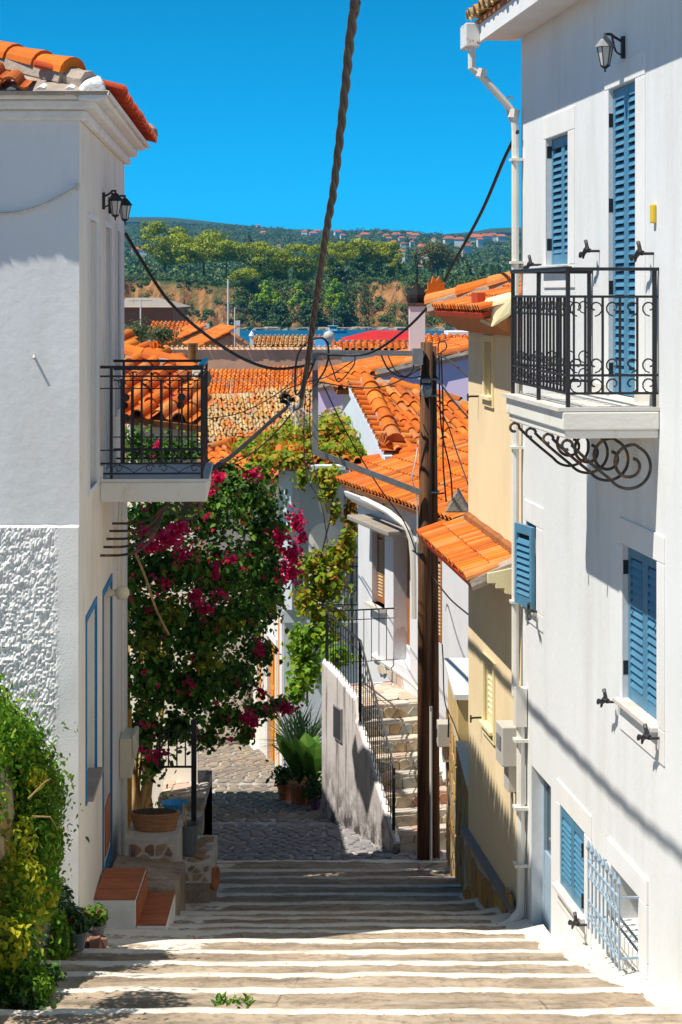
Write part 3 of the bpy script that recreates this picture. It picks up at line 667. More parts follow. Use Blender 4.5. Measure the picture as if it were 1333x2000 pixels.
# ---- roof tiles: one S-shaped clay tile; many alike objects on a bed
def tile_profile(n=9, half=.5, cover=.62):
    pts = []
    for k in range(n):
        an = math.pi*k/(n-1); pts.append((-half+cover*.5 - math.cos(an)*cover*.5, math.sin(an)*.30))
    for k in range(1, 5):
        q = k/4; pts.append((-half+cover + (1-cover)*q, -.09*math.sin(math.pi*q)))
    return pts
def tile_mb(w, l, h=None, old=False):
    """tile with its lower lip at y=0, running up to y=l; x across"""
    c = MB(); pr = tile_profile(cover=.55 if old else .62); hh = w*(1.15 if old else 1.0)
    lo = [Vector((x*w, 0, z*hh+.035)) for x, z in pr]; hi = [Vector((x*w*(.86 if old else 1), l*1.1, z*hh*(.86 if old else 1)+.006)) for x, z in pr]; un = [Vector((x*w, .004, z*hh+.012)) for x, z in pr]
    n = len(pr); c.v = lo + hi + un
    c.f = [(k,k+1,n+k+1,n+k) for k in range(n-1)] + [(2*n+k,2*n+k+1,k+1,k) for k in range(n-1)]; c.m = [0]*len(c.f); return c
NT = {}
def roof_tiles(roof, e0, e1, poly, w=.22, l=.36, m='tile', limit=300, jit=.012, skip=None):
    """tiles over the plane through eave e0-e1 and the polygon (world points in that plane); the nearest ones are objects"""
    e0 = Vector(e0); sx = (Vector(e1)-e0).normalized(); nrm = None
    for p in poly:
        q = Vector(p)-e0; q = q - sx*q.dot(sx)
        if q.length > .3: nrm = sx.cross(q.normalized()); break
    if nrm.z < 0: nrm = -nrm
    up = nrm.cross(sx)
    if up.z < 0: up = -up
    # right-handed: x along sx', y up-slope, z normal
    if sx.cross(up).z < 0: sx = -sx
    loc = [((Vector(p)-e0).dot(sx), (Vector(p)-e0).dot(up)) for p in poly]
    x0, x1 = min(p[0] for p in loc), max(p[0] for p in loc); y0, y1 = min(p[1] for p in loc), max(p[1] for p in loc)
    def inside(x, y):
        r_ = False; j = len(loc)-1
        for i in range(len(loc)):
            (xi, yi), (xj, yj) = loc[i], loc[j]
            if (yi > y) != (yj > y) and x < (xj-xi)*(y-yi)/(yj-yi)+xi: r_ = not r_
            j = i
        return r_
    R = Matrix(((sx.x,up.x,nrm.x,0),(sx.y,up.y,nrm.y,0),(sx.z,up.z,nrm.z,0),(0,0,0,1)))
    spots = []; y = y0
    while y < y1-.05:
        x = x0+w/2
        while x < x1:
            if inside(x, min(y+l*.5, y1-.02)): spots.append((x, y))
            x += w
        y += l
    spots.sort(key=lambda q: (e0+sx*q[0]+up*q[1]).y)
    key = (w, l, m)
    if key not in NT:
        c = tile_mb(w, l, old=(m == 'oldtile')); NT[key] = (c, c.mesh('roof_tile', M[m], smooth=False))
    c, me = NT[key]; rest = MB(); rv = []; r_ = random.Random(len(spots))
    own = roof.get('ntiles', 0)
    for k, (x, y) in enumerate(spots):
        mt = Matrix.Translation(e0 + sx*(x+r_.uniform(-jit,jit)) + up*(y+r_.uniform(-jit,jit)) + nrm*r_.uniform(0,jit*.8)) @ R @ Matrix.Rotation(r_.uniform(-jit,jit)*2.5, 4, 'Z')
        if own+k < limit: inst('roof_tile', me, roof, mt)
        else:
            i = len(rest.v); rest.v += [mt @ v for v in c.v]; rest.f += [tuple(i+q for q in f) for f in c.f]; rest.m += c.m
    roof['ntiles'] = own+len(spots)
    if rest.v: kind(rest.build('roof_tiling', M[m+'_i'] if m+'_i' in M else M[m], roof), 'stuff')
def ridge_tiles(roof, p0, p1, r=.11, l=.38, m='tile', bed=True, lift=.02):
    p0, p1 = Vector(p0), Vector(p1); d = (p1-p0); n = max(1, int(d.length/l)); d.normalize(); s = d.cross(Vector((0,0,1))).normalized(); u = s.cross(d)
    key = ('ridge', r, l, m)
    if key not in NT:
        c = MB(); k = 8; st = [(-.02, 1.12), (l*.5, 1.0), (l*1.08, .9)]
        for y, q in st:
            for j in range(k+1): an = math.pi*j/k; c.v.append(Vector((-math.cos(an)*r*q, y, math.sin(an)*r*q)))
        c.f = [(a*(k+1)+j, a*(k+1)+j+1, (a+1)*(k+1)+j+1, (a+1)*(k+1)+j) for a in range(2) for j in range(k)]; c.f.append(tuple(range(k+1))); c.m = [0]*len(c.f)
        NT[key] = (c, c.mesh('ridge_tile', M[m]))
    R = Matrix(((s.x,d.x,u.x,0),(s.y,d.y,u.y,0),(s.z,d.z,u.z,0),(0,0,0,1)))
    for k in range(n):
        inst('ridge_tile', NT[key][1], roof, Matrix.Translation(p0 + d*(k*(p1-p0).length/n) + u*lift + s*random.uniform(-.01,.01)) @ R @ Matrix.Rotation(random.uniform(-.04,.04),4,'X'))
    if bed:
        mb = MB(); mb.tube([p0+u*(lift-.05), p0.lerp(p1,.5)+u*(lift-.045), p1+u*(lift-.05)], r*1.12, 7); mb.build('ridge_bedding', M['cement'], roof)
def acroterion(parent, c, s, face, m='tile'):       # palmette at the end of a hip or ridge
    c = Vector(c); f = Vector(face).normalized(); side = f.cross(Vector((0,0,1))).normalized(); mb = MB()
    n = 9; pts = []
    for k in range(n*2+1):
        an = math.pi*(-.12+1.24*k/(n*2)); r = s*(1.0 if k % 2 == 0 else .8)*(.72+.34*math.sin(an)); pts.append(c + side*(-math.cos(an)*r*.62) + Vector((0,0,1))*(math.sin(an)*r+s*.12))
    mb.prism(pts, f*s*.28); mb.build('palmette', M[m], parent)
    mb = MB()
    for k in range(5):
        an = math.pi*(.15+.7*k/4); mb.tube([c - f*.012 + Vector((0,0,s*.15)), c - f*.012 + side*(-math.cos(an)*s*.5) + Vector((0,0,s*.15+math.sin(an)*s*.85))], [s*.03, s*.075], 5)
    mb.build('palmette_rib', M[m], parent)
def ray_plane(px, py, o, n):
    d = Vector(((px-666.5)/F, 1.0, -(py-575.0)/F)); return d * (Vector(o).dot(n)/d.dot(n))
def roof_plane(e0, e1, slope):
    """plane through the eave, rising away from the camera; returns point, normal"""
    e0, e1 = Vector(e0), Vector(e1); d = (e1-e0).normalized(); h = Vector((-d.y, d.x, 0)).normalized()
    if h.y < 0: h = -h
    up = (h + Vector((0,0,slope))).normalized(); n = d.cross(up)
    return e0, (n if n.z > 0 else -n)
def slab_under(poly, n, d=.08, gap=.012):
    mb = MB(); mb.prism([Vector(p)-n*gap for p in poly], -n*d); return mb
# ---- stones: cells of a random division of a rectangle, each an object
def cells(w, h, nx, ny, jit=.8):
    pts = [((i+.5+random.uniform(-.5,.5)*jit + (.5 if j % 2 else 0))*w/nx, (j+.5+random.uniform(-.5,.5)*jit)*h/ny) for j in range(-1, ny+1) for i in range(-2, nx+1)]
    out = []
    for p in pts:
        if not (0 < p[0] < w and 0 < p[1] < h): continue
        poly = [(0,0),(w,0),(w,h),(0,h)]
        for q in pts:
            if q is p or abs(q[0]-p[0]) > 3.2*w/nx or abs(q[1]-p[1]) > 3.2*h/ny: continue
            mx, my = (p[0]+q[0])/2, (p[1]+q[1])/2; dx, dy = q[0]-p[0], q[1]-p[1]; new = []
            for k in range(len(poly)):
                a, b = poly[k], poly[(k+1) % len(poly)]; sa = (a[0]-mx)*dx+(a[1]-my)*dy; sb = (b[0]-mx)*dx+(b[1]-my)*dy
                if sa <= 0: new.append(a)
                if (sa < 0 < sb) or (sb < 0 < sa): t_ = sa/(sa-sb); new.append((a[0]+(b[0]-a[0])*t_, a[1]+(b[1]-a[1])*t_))
            poly = new
            if len(poly) < 3: break
        if len(poly) >= 3: out.append((p, poly))
    return out
def stones(parent, o, ex, ey, nx, ny, m, gap=.02, th=.03, jit=.8, name='stone', keep=None, rnd=.005):
    """stones on the rectangle o + [0,1]ex + [0,1]ey, standing proud along ex x ey"""
    o, ex, ey = Vector(o), Vector(ex), Vector(ey); w, h = ex.length, ey.length; ux, uy = ex/w, ey/h; n = ux.cross(uy)
    for c, poly in cells(w, h, nx, ny, jit):
        if keep and not keep(c[0]/w, c[1]/h): continue
        k = len(poly); cx = sum(p[0] for p in poly)/k; cy_ = sum(p[1] for p in poly)/k
        inr = []; top = []; d = th*random.uniform(.7,1.25)
        for x, y in poly:
            l = math.hypot(x-cx, y-cy_)+1e-6; f1 = max(.25, 1-gap*.6/l*1.2); f2 = max(.15, f1-rnd/l*1.5)
            inr.append(o + ux*(cx+(x-cx)*f1) + uy*(cy_+(y-cy_)*f1)); top.append(o + ux*(cx+(x-cx)*f2) + uy*(cy_+(y-cy_)*f2) + n*(d+random.uniform(-.004,.004)))
        mb = MB(); mb.v = [v - n*.005 for v in inr] + [lerp(a, b, .6)+n*d*.45 for a, b in zip(inr, inr)] + top
        mb.f = [(j,(j+1)%k,k+(j+1)%k,k+j) for j in range(k)] + [(k+j,k+(j+1)%k,2*k+(j+1)%k,2*k+j) for j in range(k)] + [tuple(range(2*k,3*k))]; mb.m = [0]*len(mb.f)
        ctr = o + ux*cx + uy*cy_
        ob = bpy.data.objects.new(name, mb.mesh(name, m, ctr)); COL.objects.link(ob); ob.parent = parent; ob.location = ctr - wl(parent)

# ================================================================ the white house with blue shutters
R = RW
base = R.w(14, 0, gz(14.2))
WH = thing('white_house', base, 'tall white house with blue louvred shutters, iron balcony and tiled eaves beside the steps', 'house')
def rect(x0, yt0, x1, yt1, yb0, yb1, b=0):          # opening from its far edge x0 and near edge x1
    a0, z0 = R.pix(x0, yt0, b); a1, z1 = R.pix(x1, yt1, b); _, w0 = R.pix(x0, yb0, b); _, w1 = R.pix(x1, yb1, b)
    return min(a0,a1), max(a0,a1), (w0+w1)/2, (z0+z1)/2
wU = rect(1068,276,1112,252, 520,516); wD = rect(1191,175,1244,153, 770,779); wL = rect(1218,1066,1286,1092, 1358,1426)
wS = rect(1096,1573,1144,1625, 1730,1790); wG = rect(1198,1692,1252,1748, 1802,1857); wM = rect(1030,1020,1050,1026, 1182,1192); wDoor = rect(1039,1495,1077,1537, 1835,1845)
aF = R.pix(1019, 900)[0]; EZ = 2.50
mb = MB()
holes = [(*wU,.12), (*wD,.10), (*wL,.12), (*wS,.10), (*wG,.4), (*wM,.16), (*wDoor,.17)]
wall_holes(mb, R, 7.0, aF, -8.5, EZ+.3, holes)
mb.quad(R.w(aF,0,-8.5), R.w(aF,-7,-8.5), R.w(aF,-7,EZ+.3), R.w(aF,0,EZ+.3)); mb.quad(R.w(7,0,-8.5), R.w(7,-7,-8.5), R.w(7,-7,EZ+.3), R.w(7,0,EZ+.3))
mb.quad(R.w(7,-7,-8.5), R.w(aF,-7,-8.5), R.w(aF,-7,EZ+.3), R.w(7,-7,EZ+.3)); mb.quad(R.w(7,0,EZ+.3), R.w(aF,0,EZ+.3), R.w(aF,-7,EZ+.3), R.w(7,-7,EZ+.3))
mb.build('wall', M['white'], WH)
mb = MB()
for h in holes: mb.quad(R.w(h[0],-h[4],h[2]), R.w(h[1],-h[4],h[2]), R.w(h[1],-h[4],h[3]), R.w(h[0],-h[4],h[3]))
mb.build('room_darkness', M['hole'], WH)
def trim(o, x0, x1, yt, yb, b1=.013):
    A0, A1 = sorted((R.pix(x0, 900)[0], R.pix(x1, 900)[0])); A0 = min(A0, o[0]-.02); A1 = max(A1, o[1]+.02)
    Z1 = R.pix(x1, yt)[1]; Z0 = R.pix(x1, yb)[1]
    mb = MB(); surround(mb, R, *o, A0, A1, min(Z0, o[2]), max(Z1, o[3]), -.01, b1); return mb.build('plaster_surround', M['whitetrim'], WH, bevel=.008)
trim(wU, 1064, 1124, 205, 562); trim(wD, 1184, 1262, 97, 779); trim(wL, 1213, 1300, 1048, 1498); trim(wS, 1090, 1157, 1594, 1853); trim(wM, 1027, 1062, 992, 1236)
tg = MB(); A1 = wG[1]+.1; surround(tg, R, *wG, R.pix(1268,900)[0], wG[1]+.12, R.pix(1268,1915)[1], R.pix(1268,1721)[1], -.01, .022); tg.build('plaster_surround', M['whitetrim'], WH, bevel=.008)
def sill(o, out=.07, z=None):
    mb = MB(); mb.box(R, o[0]-.05, o[1]+.05, -.16, out, o[2]-.035, o[2]+.004); mb.build('window_sill', M['marble'], WH, bevel=.006)
sill(wU); sill(wL); sill(wS); sill(wM, .05)
def pair(o, b, st=.055, pitch=.062, mid=False):
    c = (o[0]+o[1])/2
    shutter(WH, R, o[0]+.004, c-.002, o[2]+.008, o[3]-.006, b, M['blue'], pitch, st, mid=mid); shutter(WH, R, c+.002, o[1]-.004, o[2]+.008, o[3]-.006, b, M['blue'], pitch, st, mid=mid)
pair(wU, -.085); pair(wD, -.065, .07); pair(wL, -.075, .07); pair(wS, -.035, .06, .05)
for o, zs, b in ((wU,(.17,.9),-.04), (wD,(.16,.42,.75,.93),-.03), (wL,(.2,.85),-.035)):
    for q in zs: hinge(WH, R.sub(o[1]-.001, b, 0, -math.pi/2), 0, o[2]+(o[3]-o[2])*(q if o is not wD else (.08,.35,.62,.9)[zs.index(q)]), .0)
for q in (.18,.78): hinge(WH, R, wS[0]+.03, wS[2]+(wS[3]-wS[2])*q, .006)
# the half-open leaf of the small window
fo = R.sub(wM[0]+.01, .0, 0, math.radians(9)); shutter(WH, fo, .0, .46, wM[2]+.02, wM[3]-.01, .02, M['blue'], .06, .06)
for px, py, s in ((1240,1452,1),(1190-8,1368,1),(1165,492,1),(1282,497,1),(1072,519,1),(1040,1197,-1),(1150,1815,1)):
    a, z = R.pix({1240:1292,1182:1209,1165:1172,1282:1278,1072:1058,1040:1052,1150:1150}[px], {1452:1442,1368:1371,492:490,497:495,519:517,1197:1194,1815:1807}[py]); holdback(WH, R, a, z, s)
# door at the foot of the house
mb = MB(); a0, a1, z0, z1 = wDoor
mb.box(R, a0, a0+.09, -.16, -.10, z0, z1); mb.box(R, a1-.09, a1, -.16, -.10, z0, z1); mb.box(R, a0+.09, a1-.09, -.158, -.105, z1-.1, z1); mb.box(R, a0+.09, a1-.09, -.158, -.105, z0, z0+.75)
mb.build('door', M['greyblue'], WH)
mb = MB(); mb.box(R, a0+.09, a1-.09, -.145, -.13, z0+.75, z1-.1); mb.build('door_glass', M['glass'], WH)
mb = MB(); mb.tube([R.w(a0+.16,-.10,z0+1.0), R.w(a0+.16,-.05,z0+1.0), R.w(a0+.28,-.05,z0+1.0)], .012, 6); mb.build('door_handle', M['galv'], WH)
# iron cage over the low window
cg = MB(); ga0, ga1, gb = wG[0]-.02, wG[1]+.12, .17; gz0, gz1 = wG[2]-.04, wG[3]+.02
for z in (gz0+.02, gz0+.16, gz1-.14, gz1-.02):
    cg.box(R, ga0, ga1, gb-.008, gb+.008, z-.008, z+.008)
    if z in (gz0+.02, gz1-.02):
        for a in (ga0, ga1): cg.box(R, a-.008, a+.008, -.02, gb-.008, z-.008, z+.008)
cage = cg.build('window_cage', M['greyblue'], WH)
bm = MB(); L_ = gz1-gz0+.18; bm.tube([(0,0,-.07),(0,0,L_-.12)], .0085, 5); bm.lathe((0,0,L_-.12), [(.009,0),(.016,.015),(.02,.03),(.002,.085)], 6); bar = bm.mesh('cage_bar', M['greyblue'])
nb = 9
for k in range(nb): inst('cage_bar', bar, cage, Matrix.Translation(R.w(lerp(ga0, ga1, k/(nb-1)), gb, gz0)))
sm = MB()
for k in range(nb-1):
    c = lerp(ga0, ga1, (k+.5)/(nb-1))
    for zc in (gz0+.09, gz1-.08): sm.tube(spiral(R.w(c,gb,zc), R.u, Vector((0,0,1)), .045, .042, 0, 6.3, 12), .005, 4)
kind(sm.build('scroll_band', M['greyblue'], cage), 'stuff')
# eaves: soffit, gutter and the row of tile ends
ov = .40
mb = MB(); mb.box(R, 7, aF+.18, 0.003, ov, EZ, EZ+.10); mb.box(R, 7, aF+.18, ov, ov+.03, EZ-.05, EZ+.16); mb.build('soffit', M['whitetrim'], WH)
roofw = slab_under([R.w(7,ov+.05,EZ+.18), R.w(aF+.25,ov+.05,EZ+.18), R.w(aF+.25,-2.5,EZ+1.1), R.w(7,-2.5,EZ+1.1)], Vector((0,0,1)), .05).build('roof', M['tilebed'], WH)
roof_tiles(roofw, R.w(7,ov+.10,EZ+.17), R.w(aF+.25,ov+.10,EZ+.17), [R.w(12,ov+.10,EZ+.17), R.w(aF+.25,ov+.10,EZ+.17), R.w(aF+.25,-.9,EZ+.17+.317), R.w(12,-.9,EZ+.17+.317)], .23, .38, 'oldtile')
mb = MB(); gx = aF-.1; mb.box(R, gx-.02, gx+.30, ov+.03, ov+.17, EZ-.10, EZ+.13); mb.build('gutter', M['rustwhite'], WH, bevel=.01)
# downpipe along the far corner
pz = [(.10+ov, EZ-.09), (.10+ov, EZ-.30), (.40, EZ-.38), (.09, EZ-.72), (.07, EZ-.9), (.07, -3.9)]
mb = MB(); mb.tube([R.w(aF-.05, b, z) for b, z in pz], .037, 8)
for z in (EZ-.36, EZ-.75): mb.tube([R.w(aF-.05, .42 if z > EZ-.5 else .09, z-.03), R.w(aF-.05, .40 if z > EZ-.5 else .08, z+.05)], .055, 8)
for z in (1.3,.3,-1.5,-3): mb.box(R, aF-.11, aF+.01, .0, .12, z, z+.025)
mb.build('downpipe', M['pipe'], WH)
ap = R.pix(1030, 1300)[0]
mb = MB(); mb.box(R, ap-.055, ap+.055, .01, .12, -4.15, -3.78); mb.tube([R.w(ap,.06,-4.1), R.w(ap,.06,gz(19)-.0)], .042, 8)
for z in (-4.3,-4.95,-5.5): mb.box(R, ap-.065, ap+.065, .0, .13, z, z+.03)
mb.tube([R.w(ap,.06,gz(19)+.08), R.w(ap-.02,.16,gz(19)-.02), R.w(ap-.04,.26,gz(19)-.06)], .052, 8)
mb.build('downpipe', M['pipe'], WH)
# balcony
bo, bi = .72, 0.0; aN = R.pix(1290, 800)[0]; aE = aN+2.12; zt = R.pix(1290, 795)[1]; zb = zt-.225
mb = MB(); mb.box(R, aN, aE, .002, bo, zb+.06, zt-.03); mb.box(R, aN+.02, aE-.02, .002, bo-.02, zb, zb+.06); mb.build('balcony_slab', M['slabedge'], WH, bevel=.012)
for k in range(4): mb = MB(); mb.box(R, lerp(aN,aE,k/4)+.002, lerp(aN,aE,(k+1)/4)-.002, .003, bo+.03, zt-.028, zt); mb.build('marble_paving_slab', M['marble'], WH)
mb = MB(); mb.box(R, aN+.02, wD[0]-.01, -.03, .02, zt, zt+.09); mb.build('skirting', M['marble'], WH)
mb = MB(); mb.box(R, wD[1]+.01, aE-.1, -.03, .02, zt, zt+.09); mb.build('skirting', M['marble'], WH)
rl = MB(); RH = 1.0; ob = bo-.05; na, fa = aN+.04, aE-.04
for z, s in ((zt+RH,.02), (zt+RH-.20,.009), (zt+.23,.009), (zt+.10,.009)):
    hz = s*.6 if s > .01 else s
    rl.box(R, na-s, fa+s, ob-s, ob+s, z-hz, z+hz); rl.box(R, na-s, na+s, .0, ob-s, z-hz, z+hz); rl.box(R, fa-s, fa+s, .0, ob-s, z-hz, z+hz)
railing = rl.build('balcony_railing', M['iron'], WH)
bt = MB(); bt.box(R, na-.024, fa+.024, ob-.024, ob+.024, zt+RH+.0125, zt+RH+.02); bt.box(R, fa-.024, fa+.024, .0, ob-.024, zt+RH+.0125, zt+RH+.02); bt.build('handrail_cap', M['railtop'], railing)
bm = MB(); bm.box(WORLD, -.008, .008, -.008, .008, .10, RH-.20); bar = bm.mesh('baluster', M['iron'])
bm = MB(); bm.box(WORLD, -.014, .014, -.014, .014, 0, RH); post = bm.mesh('rail_post', M['iron'])
RR = Matrix.Rotation(math.atan2(R.u.y, R.u.x), 4, 'Z')
for a in (na, fa): inst('rail_post', post, railing, Matrix.Translation(R.w(a, ob, zt)) @ RR)
for a in (na, fa): inst('rail_post', post, railing, Matrix.Translation(R.w(a, .03, zt)) @ RR)
inst('rail_post', post, railing, Matrix.Translation(R.w((na+fa)/2, ob, zt)) @ RR)
for k in range(1, 17): inst('baluster', bar, railing, Matrix.Translation(R.w(lerp(na, fa, k/17), ob, zt)) @ RR)
for k in range(1, 5):
    for a in (na, fa): inst('baluster', bar, railing, Matrix.Translation(R.w(a, lerp(.03, ob, k/5), zt)) @ RR)
sm = MB(); Zv = Vector((0,0,1))
def scrolls(mbx, p0, p1, zc, r, n, up=True):
    d = (p1-p0); L = d.length; d.normalize()
    for k in range(n):
        c = p0 + d*(L*(k+.5)/n) + Zv*zc; s = 1 if k % 2 else -1
        mbx.tube(spiral(c, d*s, Zv*(1 if up else -1), r, r*.25, -1.6, 4.6, 12), .0065, 4)
for z in (RH-.28, .31, .165):
    scrolls(sm, R.w(na,ob,zt), R.w(na,.0,zt), z, .062, 5); scrolls(sm, R.w(fa,ob,zt), R.w(fa,.0,zt), z, .062, 5)
    scrolls(sm, R.w(na,ob,zt), R.w(fa,ob,zt), z, .058, 17)
kind(sm.build('rail_scroll', M['iron'], railing), 'stuff')
for k in range(4):
    a = lerp(aN+.08, aE-.10, k/3); mb = MB()
    w = lambda b, z: R.w(a, b, z)
    mb.tube(spiral(w(bo-.05, zb-.055), R.n, Zv, .045, .028, 3.0, -2.0, 12), .012, 6)
    mb.tube(smooth([w(bo-.085, zb-.05), w(.52, zb-.16), w(.40, zb-.26)] + spiral(w(.205, zb-.205), R.n, Zv, .172, .15, -.62, -4.2, 16) + spiral(w(.195, zb-.195), R.n, Zv, .145, .045, -4.5, -10.6, 26), 2), .0125, 6)
    mb.build('scroll_bracket', M['rustiron'], WH)
wall_lantern('wall_lantern', R, R.pix(1221, 95)[0], 0.0, R.pix(1221, 92)[1], 'glazed lantern on a curled bracket on the white house above the tall door', .155)
a, z = R.pix(1281, 417); mb = MB(); mb.box(R, a-.035, a+.035, 0.001, .035, z-.07, z+.07); tag(mb.build('wall_plate', mat('yellow_plastic', (.75,.5,.03), rough=.4, bump=0), bevel=.01), 'small yellow plate fixed to the white wall beside the tall door', 'plate')
mb = MB(); mb.tube(smooth([R.w(aF-.02,.08,1.90), R.w(aF-.02,.12,1.93), R.w(aF-.02,.155,1.88), R.w(aF-.02,.14,1.76), R.w(aF-.02,.085,1.62)], 4), .010, 6); tag(mb.build('cable_conduit', M['pipe']), 'bent white conduit looping out beside the corner downpipe', 'conduit')
# ================================================================ the house on the shaded side
L = LW
def la(px): return L.pix(px, 900)[0]
aC, aX = la(155), la(243)                           # near corner, far corner
NF = Frame(L.w(aC, 0, 0), (-1, 0.0))                # its wall towards the camera
LH = thing('plaster_house', L.w(aC, 0, gz(17.3)), 'pale plaster house with rough render below, small iron balcony and tiled hip roof', 'house')
def lrect(xn, yn, xf, yf, bn, bf):
    a0, z1 = L.pix(xn, yn); a1, z2 = L.pix(xf, yf); _, w0 = L.pix(xn, bn); _, w1 = L.pix(xf, bf)
    return min(a0,a1), max(a0,a1), (w0+w1)/2, (z1+z2)/2
ET = 1.53
lw1 = lrect(172,426,187,434, 959,940); ld1 = lrect(203,442,215,447, 925,905); lw3 = lrect(226,450,233,453, 800,798)
lw2 = lrect(168,1212,187,1182, 1545,1515); ld2 = lrect(201,1165,217,1135, 1702,1665)
hs = [(*lw1,.10), (*ld1,.10), (*lw3,.06), (*lw2,.07), (*ld2,.12)]
mb = MB(); wall_holes(mb, L, aX, aC, -9.5, ET+.3, hs)
for h in hs: mb.quad(L.w(h[0],-h[4],h[2]), L.w(h[1],-h[4],h[2]), L.w(h[1],-h[4],h[3]), L.w(h[0],-h[4],h[3]), 1)
mb.quad(NF.w(0,0,-9.5), NF.w(8,0,-9.5), NF.w(8,0,ET+.3), NF.w(0,0,ET+.3), 2)
mb.quad(L.w(aX,0,-9.5), L.w(aX,-8,-9.5), L.w(aX,-8,ET+.3), L.w(aX,0,ET+.3), 0)
mb.quad(NF.w(8,0,-9.5), L.w(aX,-8,-9.5), L.w(aX,-8,ET+.3), NF.w(8,0,ET+.3), 0)
mb.build('wall', [M['creamwall'], mat('pale_blue_panel', (.55,.60,.66), rough=.5, var=.04, bump=0), M['leftwhite']], LH)
# rough render on the lower half of the camera side, trowelled thick: real relief
zr = -(1025-575)*17.3/F; nx, nz_ = 360, 170; V = []
for r in range(nz_+1):
    for c in range(nx+1):
        a = .0 + 2.2*c/nx; z = lerp(zr, -5.3, r/nz_)
        sm_ = max(0, min(1, (a-.16-.06*nz(z*2, 5))/.1))*max(.12, min(1, (z+4.7+.2*nz(a*5, 2))/.4))
        h = .030 + sm_*(.014*nz(a*13, z*13) + .016*abs(nz(a*28, z*28, 3)) + .012*nz(a*52, z*52, 9)) + .006*nz(a*3, z*3)
        if r == 0 or c == 0: h = min(h, .012)
        V.append(tuple(NF.w(a, h, z + (.01*nz(a*9, 1) if r == 0 else 0)) - wl(LH)))
me = bpy.data.meshes.new('rough_render'); me.from_pydata(V, [], [(r*(nx+1)+c, (r+1)*(nx+1)+c, (r+1)*(nx+1)+c+1, r*(nx+1)+c+1) for r in range(nz_) for c in range(nx)])
me.materials.append(M['rough']); me.update(); link('rough_render', me, LH)
# raised upper facing on the alley side and painted frames
mb = MB(); zc = L.pix(172, 985)[1]
def frame_of(o, w_, m, b=.012, name='window_surround'):
    f = MB(); surround(f, L, *o, o[0]-w_, o[1]+w_, o[2]-w_, o[3]+w_, -.01, b); f.build(name, m, LH)
frame_of(lw1, .05, M['leftwhite'], .02); frame_of(ld1, .06, M['leftwhite'], .02); frame_of(lw3, .06, M['leftwhite'], .02)
frame_of(lw2, .06, M['bluebright']); frame_of(ld2, .07, M['bluebright'], .012, 'door_surround')
mb = MB(); mb.box(L, lw2[0]-.03, lw2[1]+.03, -.07, .07, lw2[2]-.03, lw2[2]+.012); mb.build('window_sill', M['concrete'], LH)
mb = MB(); zm = L.pix(180, 733)[1]; mb.box(L, lw1[0], lw1[1], -.098, -.06, zm-.03, zm+.03); mb.box(L, (lw1[0]+lw1[1])/2-.03, (lw1[0]+lw1[1])/2+.03, -.097, -.062, lw1[2], zm-.03); mb.build('window_bar', M['bluebright'], LH)
mb = MB(); a0, a1, z0, z1 = ld2
for k in range(5): mb.box(L, a0+.02+(a1-a0-.04)*k/5+.004, a0+.02+(a1-a0-.04)*(k+1)/5-.004, -.118, -.09, z0+.02, z1-.02)
mb.build('door', mat('pale_door_paint', (.60,.58,.58), rough=.5, var=.08, bump=.1), LH)
mb = MB()
for zz in (-3.4,-4.6): mb.box(L, (lw2[0]+lw2[1])/2-.01, (lw2[0]+lw2[1])/2+.02, -.07, -.05, zz, zz+.16)
mb.build('shutter_bolt', M['plastic'], LH)
# cornice in steps, curving round the corner
for z0, z1, p in ((ET-.02,ET+.07,.07), (ET+.07,ET+.15,.15), (ET+.15,ET+.20,.24)):
    mb = MB(); cpt = L.w(aC+p, p, 0)
    mb.prism([L.w(aX-.05,.002,z0), L.w(aC,.002,z0), NF.w(8,.002,z0), NF.w(8,p,z0), Vector((cpt.x-.04,NF.w(0,p,0).y,z0)), Vector((cpt.x,NF.w(0,p,0).y+.04,z0)), L.w(aX-.05,p,z0)], Vector((0,0,z1-z0-.001)))
    mb.build('cornice', M['whitecem'], LH, bevel=.02)
ez = ET+.22; C0 = Vector((L.w(aC,.30,0).x, NF.w(0,.305,0).y, ez)); Fe = L.w(aX-.12,.30,ez); Le = Vector((C0.x-7, C0.y, ez)); sl_ = .32
hipd = Vector((-1, 1, sl_)); H1 = C0 + hipd*5.2
nA = Vector((0,-sl_,1)).normalized(); nB = Vector((sl_,0,1)).normalized()
roofl = slab_under([C0, H1, Vector((Le.x, H1.y, H1.z)), Le], nA, .035).build('roof', M['cement'], LH)
mb = slab_under([C0, Fe, Vector((H1.x, Fe.y, ez+sl_*(C0.x-H1.x))), H1], nB, .035); mb.build('roof', M['whitecem'], LH)
roof_tiles(roofl, C0, Le, [C0+Vector((-.45,0,0)), C0+hipd*2.4, Vector((-5.4, C0.y+2.4, ez+2.4*sl_)), Vector((-5.4, C0.y, ez))], .25, .40, 'tile')
roofe = part('eave_tiling', C0, LH)
roof_tiles(roofe, C0+Vector((.06,.35,0)), Fe+Vector((.06,0,0)), [C0+Vector((.06,.35,-.0)), Fe+Vector((.06,0,0)), Fe+Vector((-.7,0,.76*sl_)), C0+Vector((-.7,.35,.76*sl_))], .16, .38, 'redtile')
ridge_tiles(roofl, C0+hipd*.38, C0+hipd*4.6, .13, .42, 'tile', lift=.06)
mb = MB(); yc = C0.y+.02
mb.prism([P(x,y,yc) for x, y in ((150,197),(156,172),(168,160),(186,156),(200,157),(207,172),(211,193),(190,199))], Vector((-.05,.30,.08))); mb.build('hip_mortar', M['whitecem'], roofl, bevel=.03)
mb = MB(); mb.lathe(Fe+Vector((.0,-.15,.10)), [(.10,0),(.09,.08),(.03,.14)], 8); mb.build('eave_mortar', M['cement'], roofl)
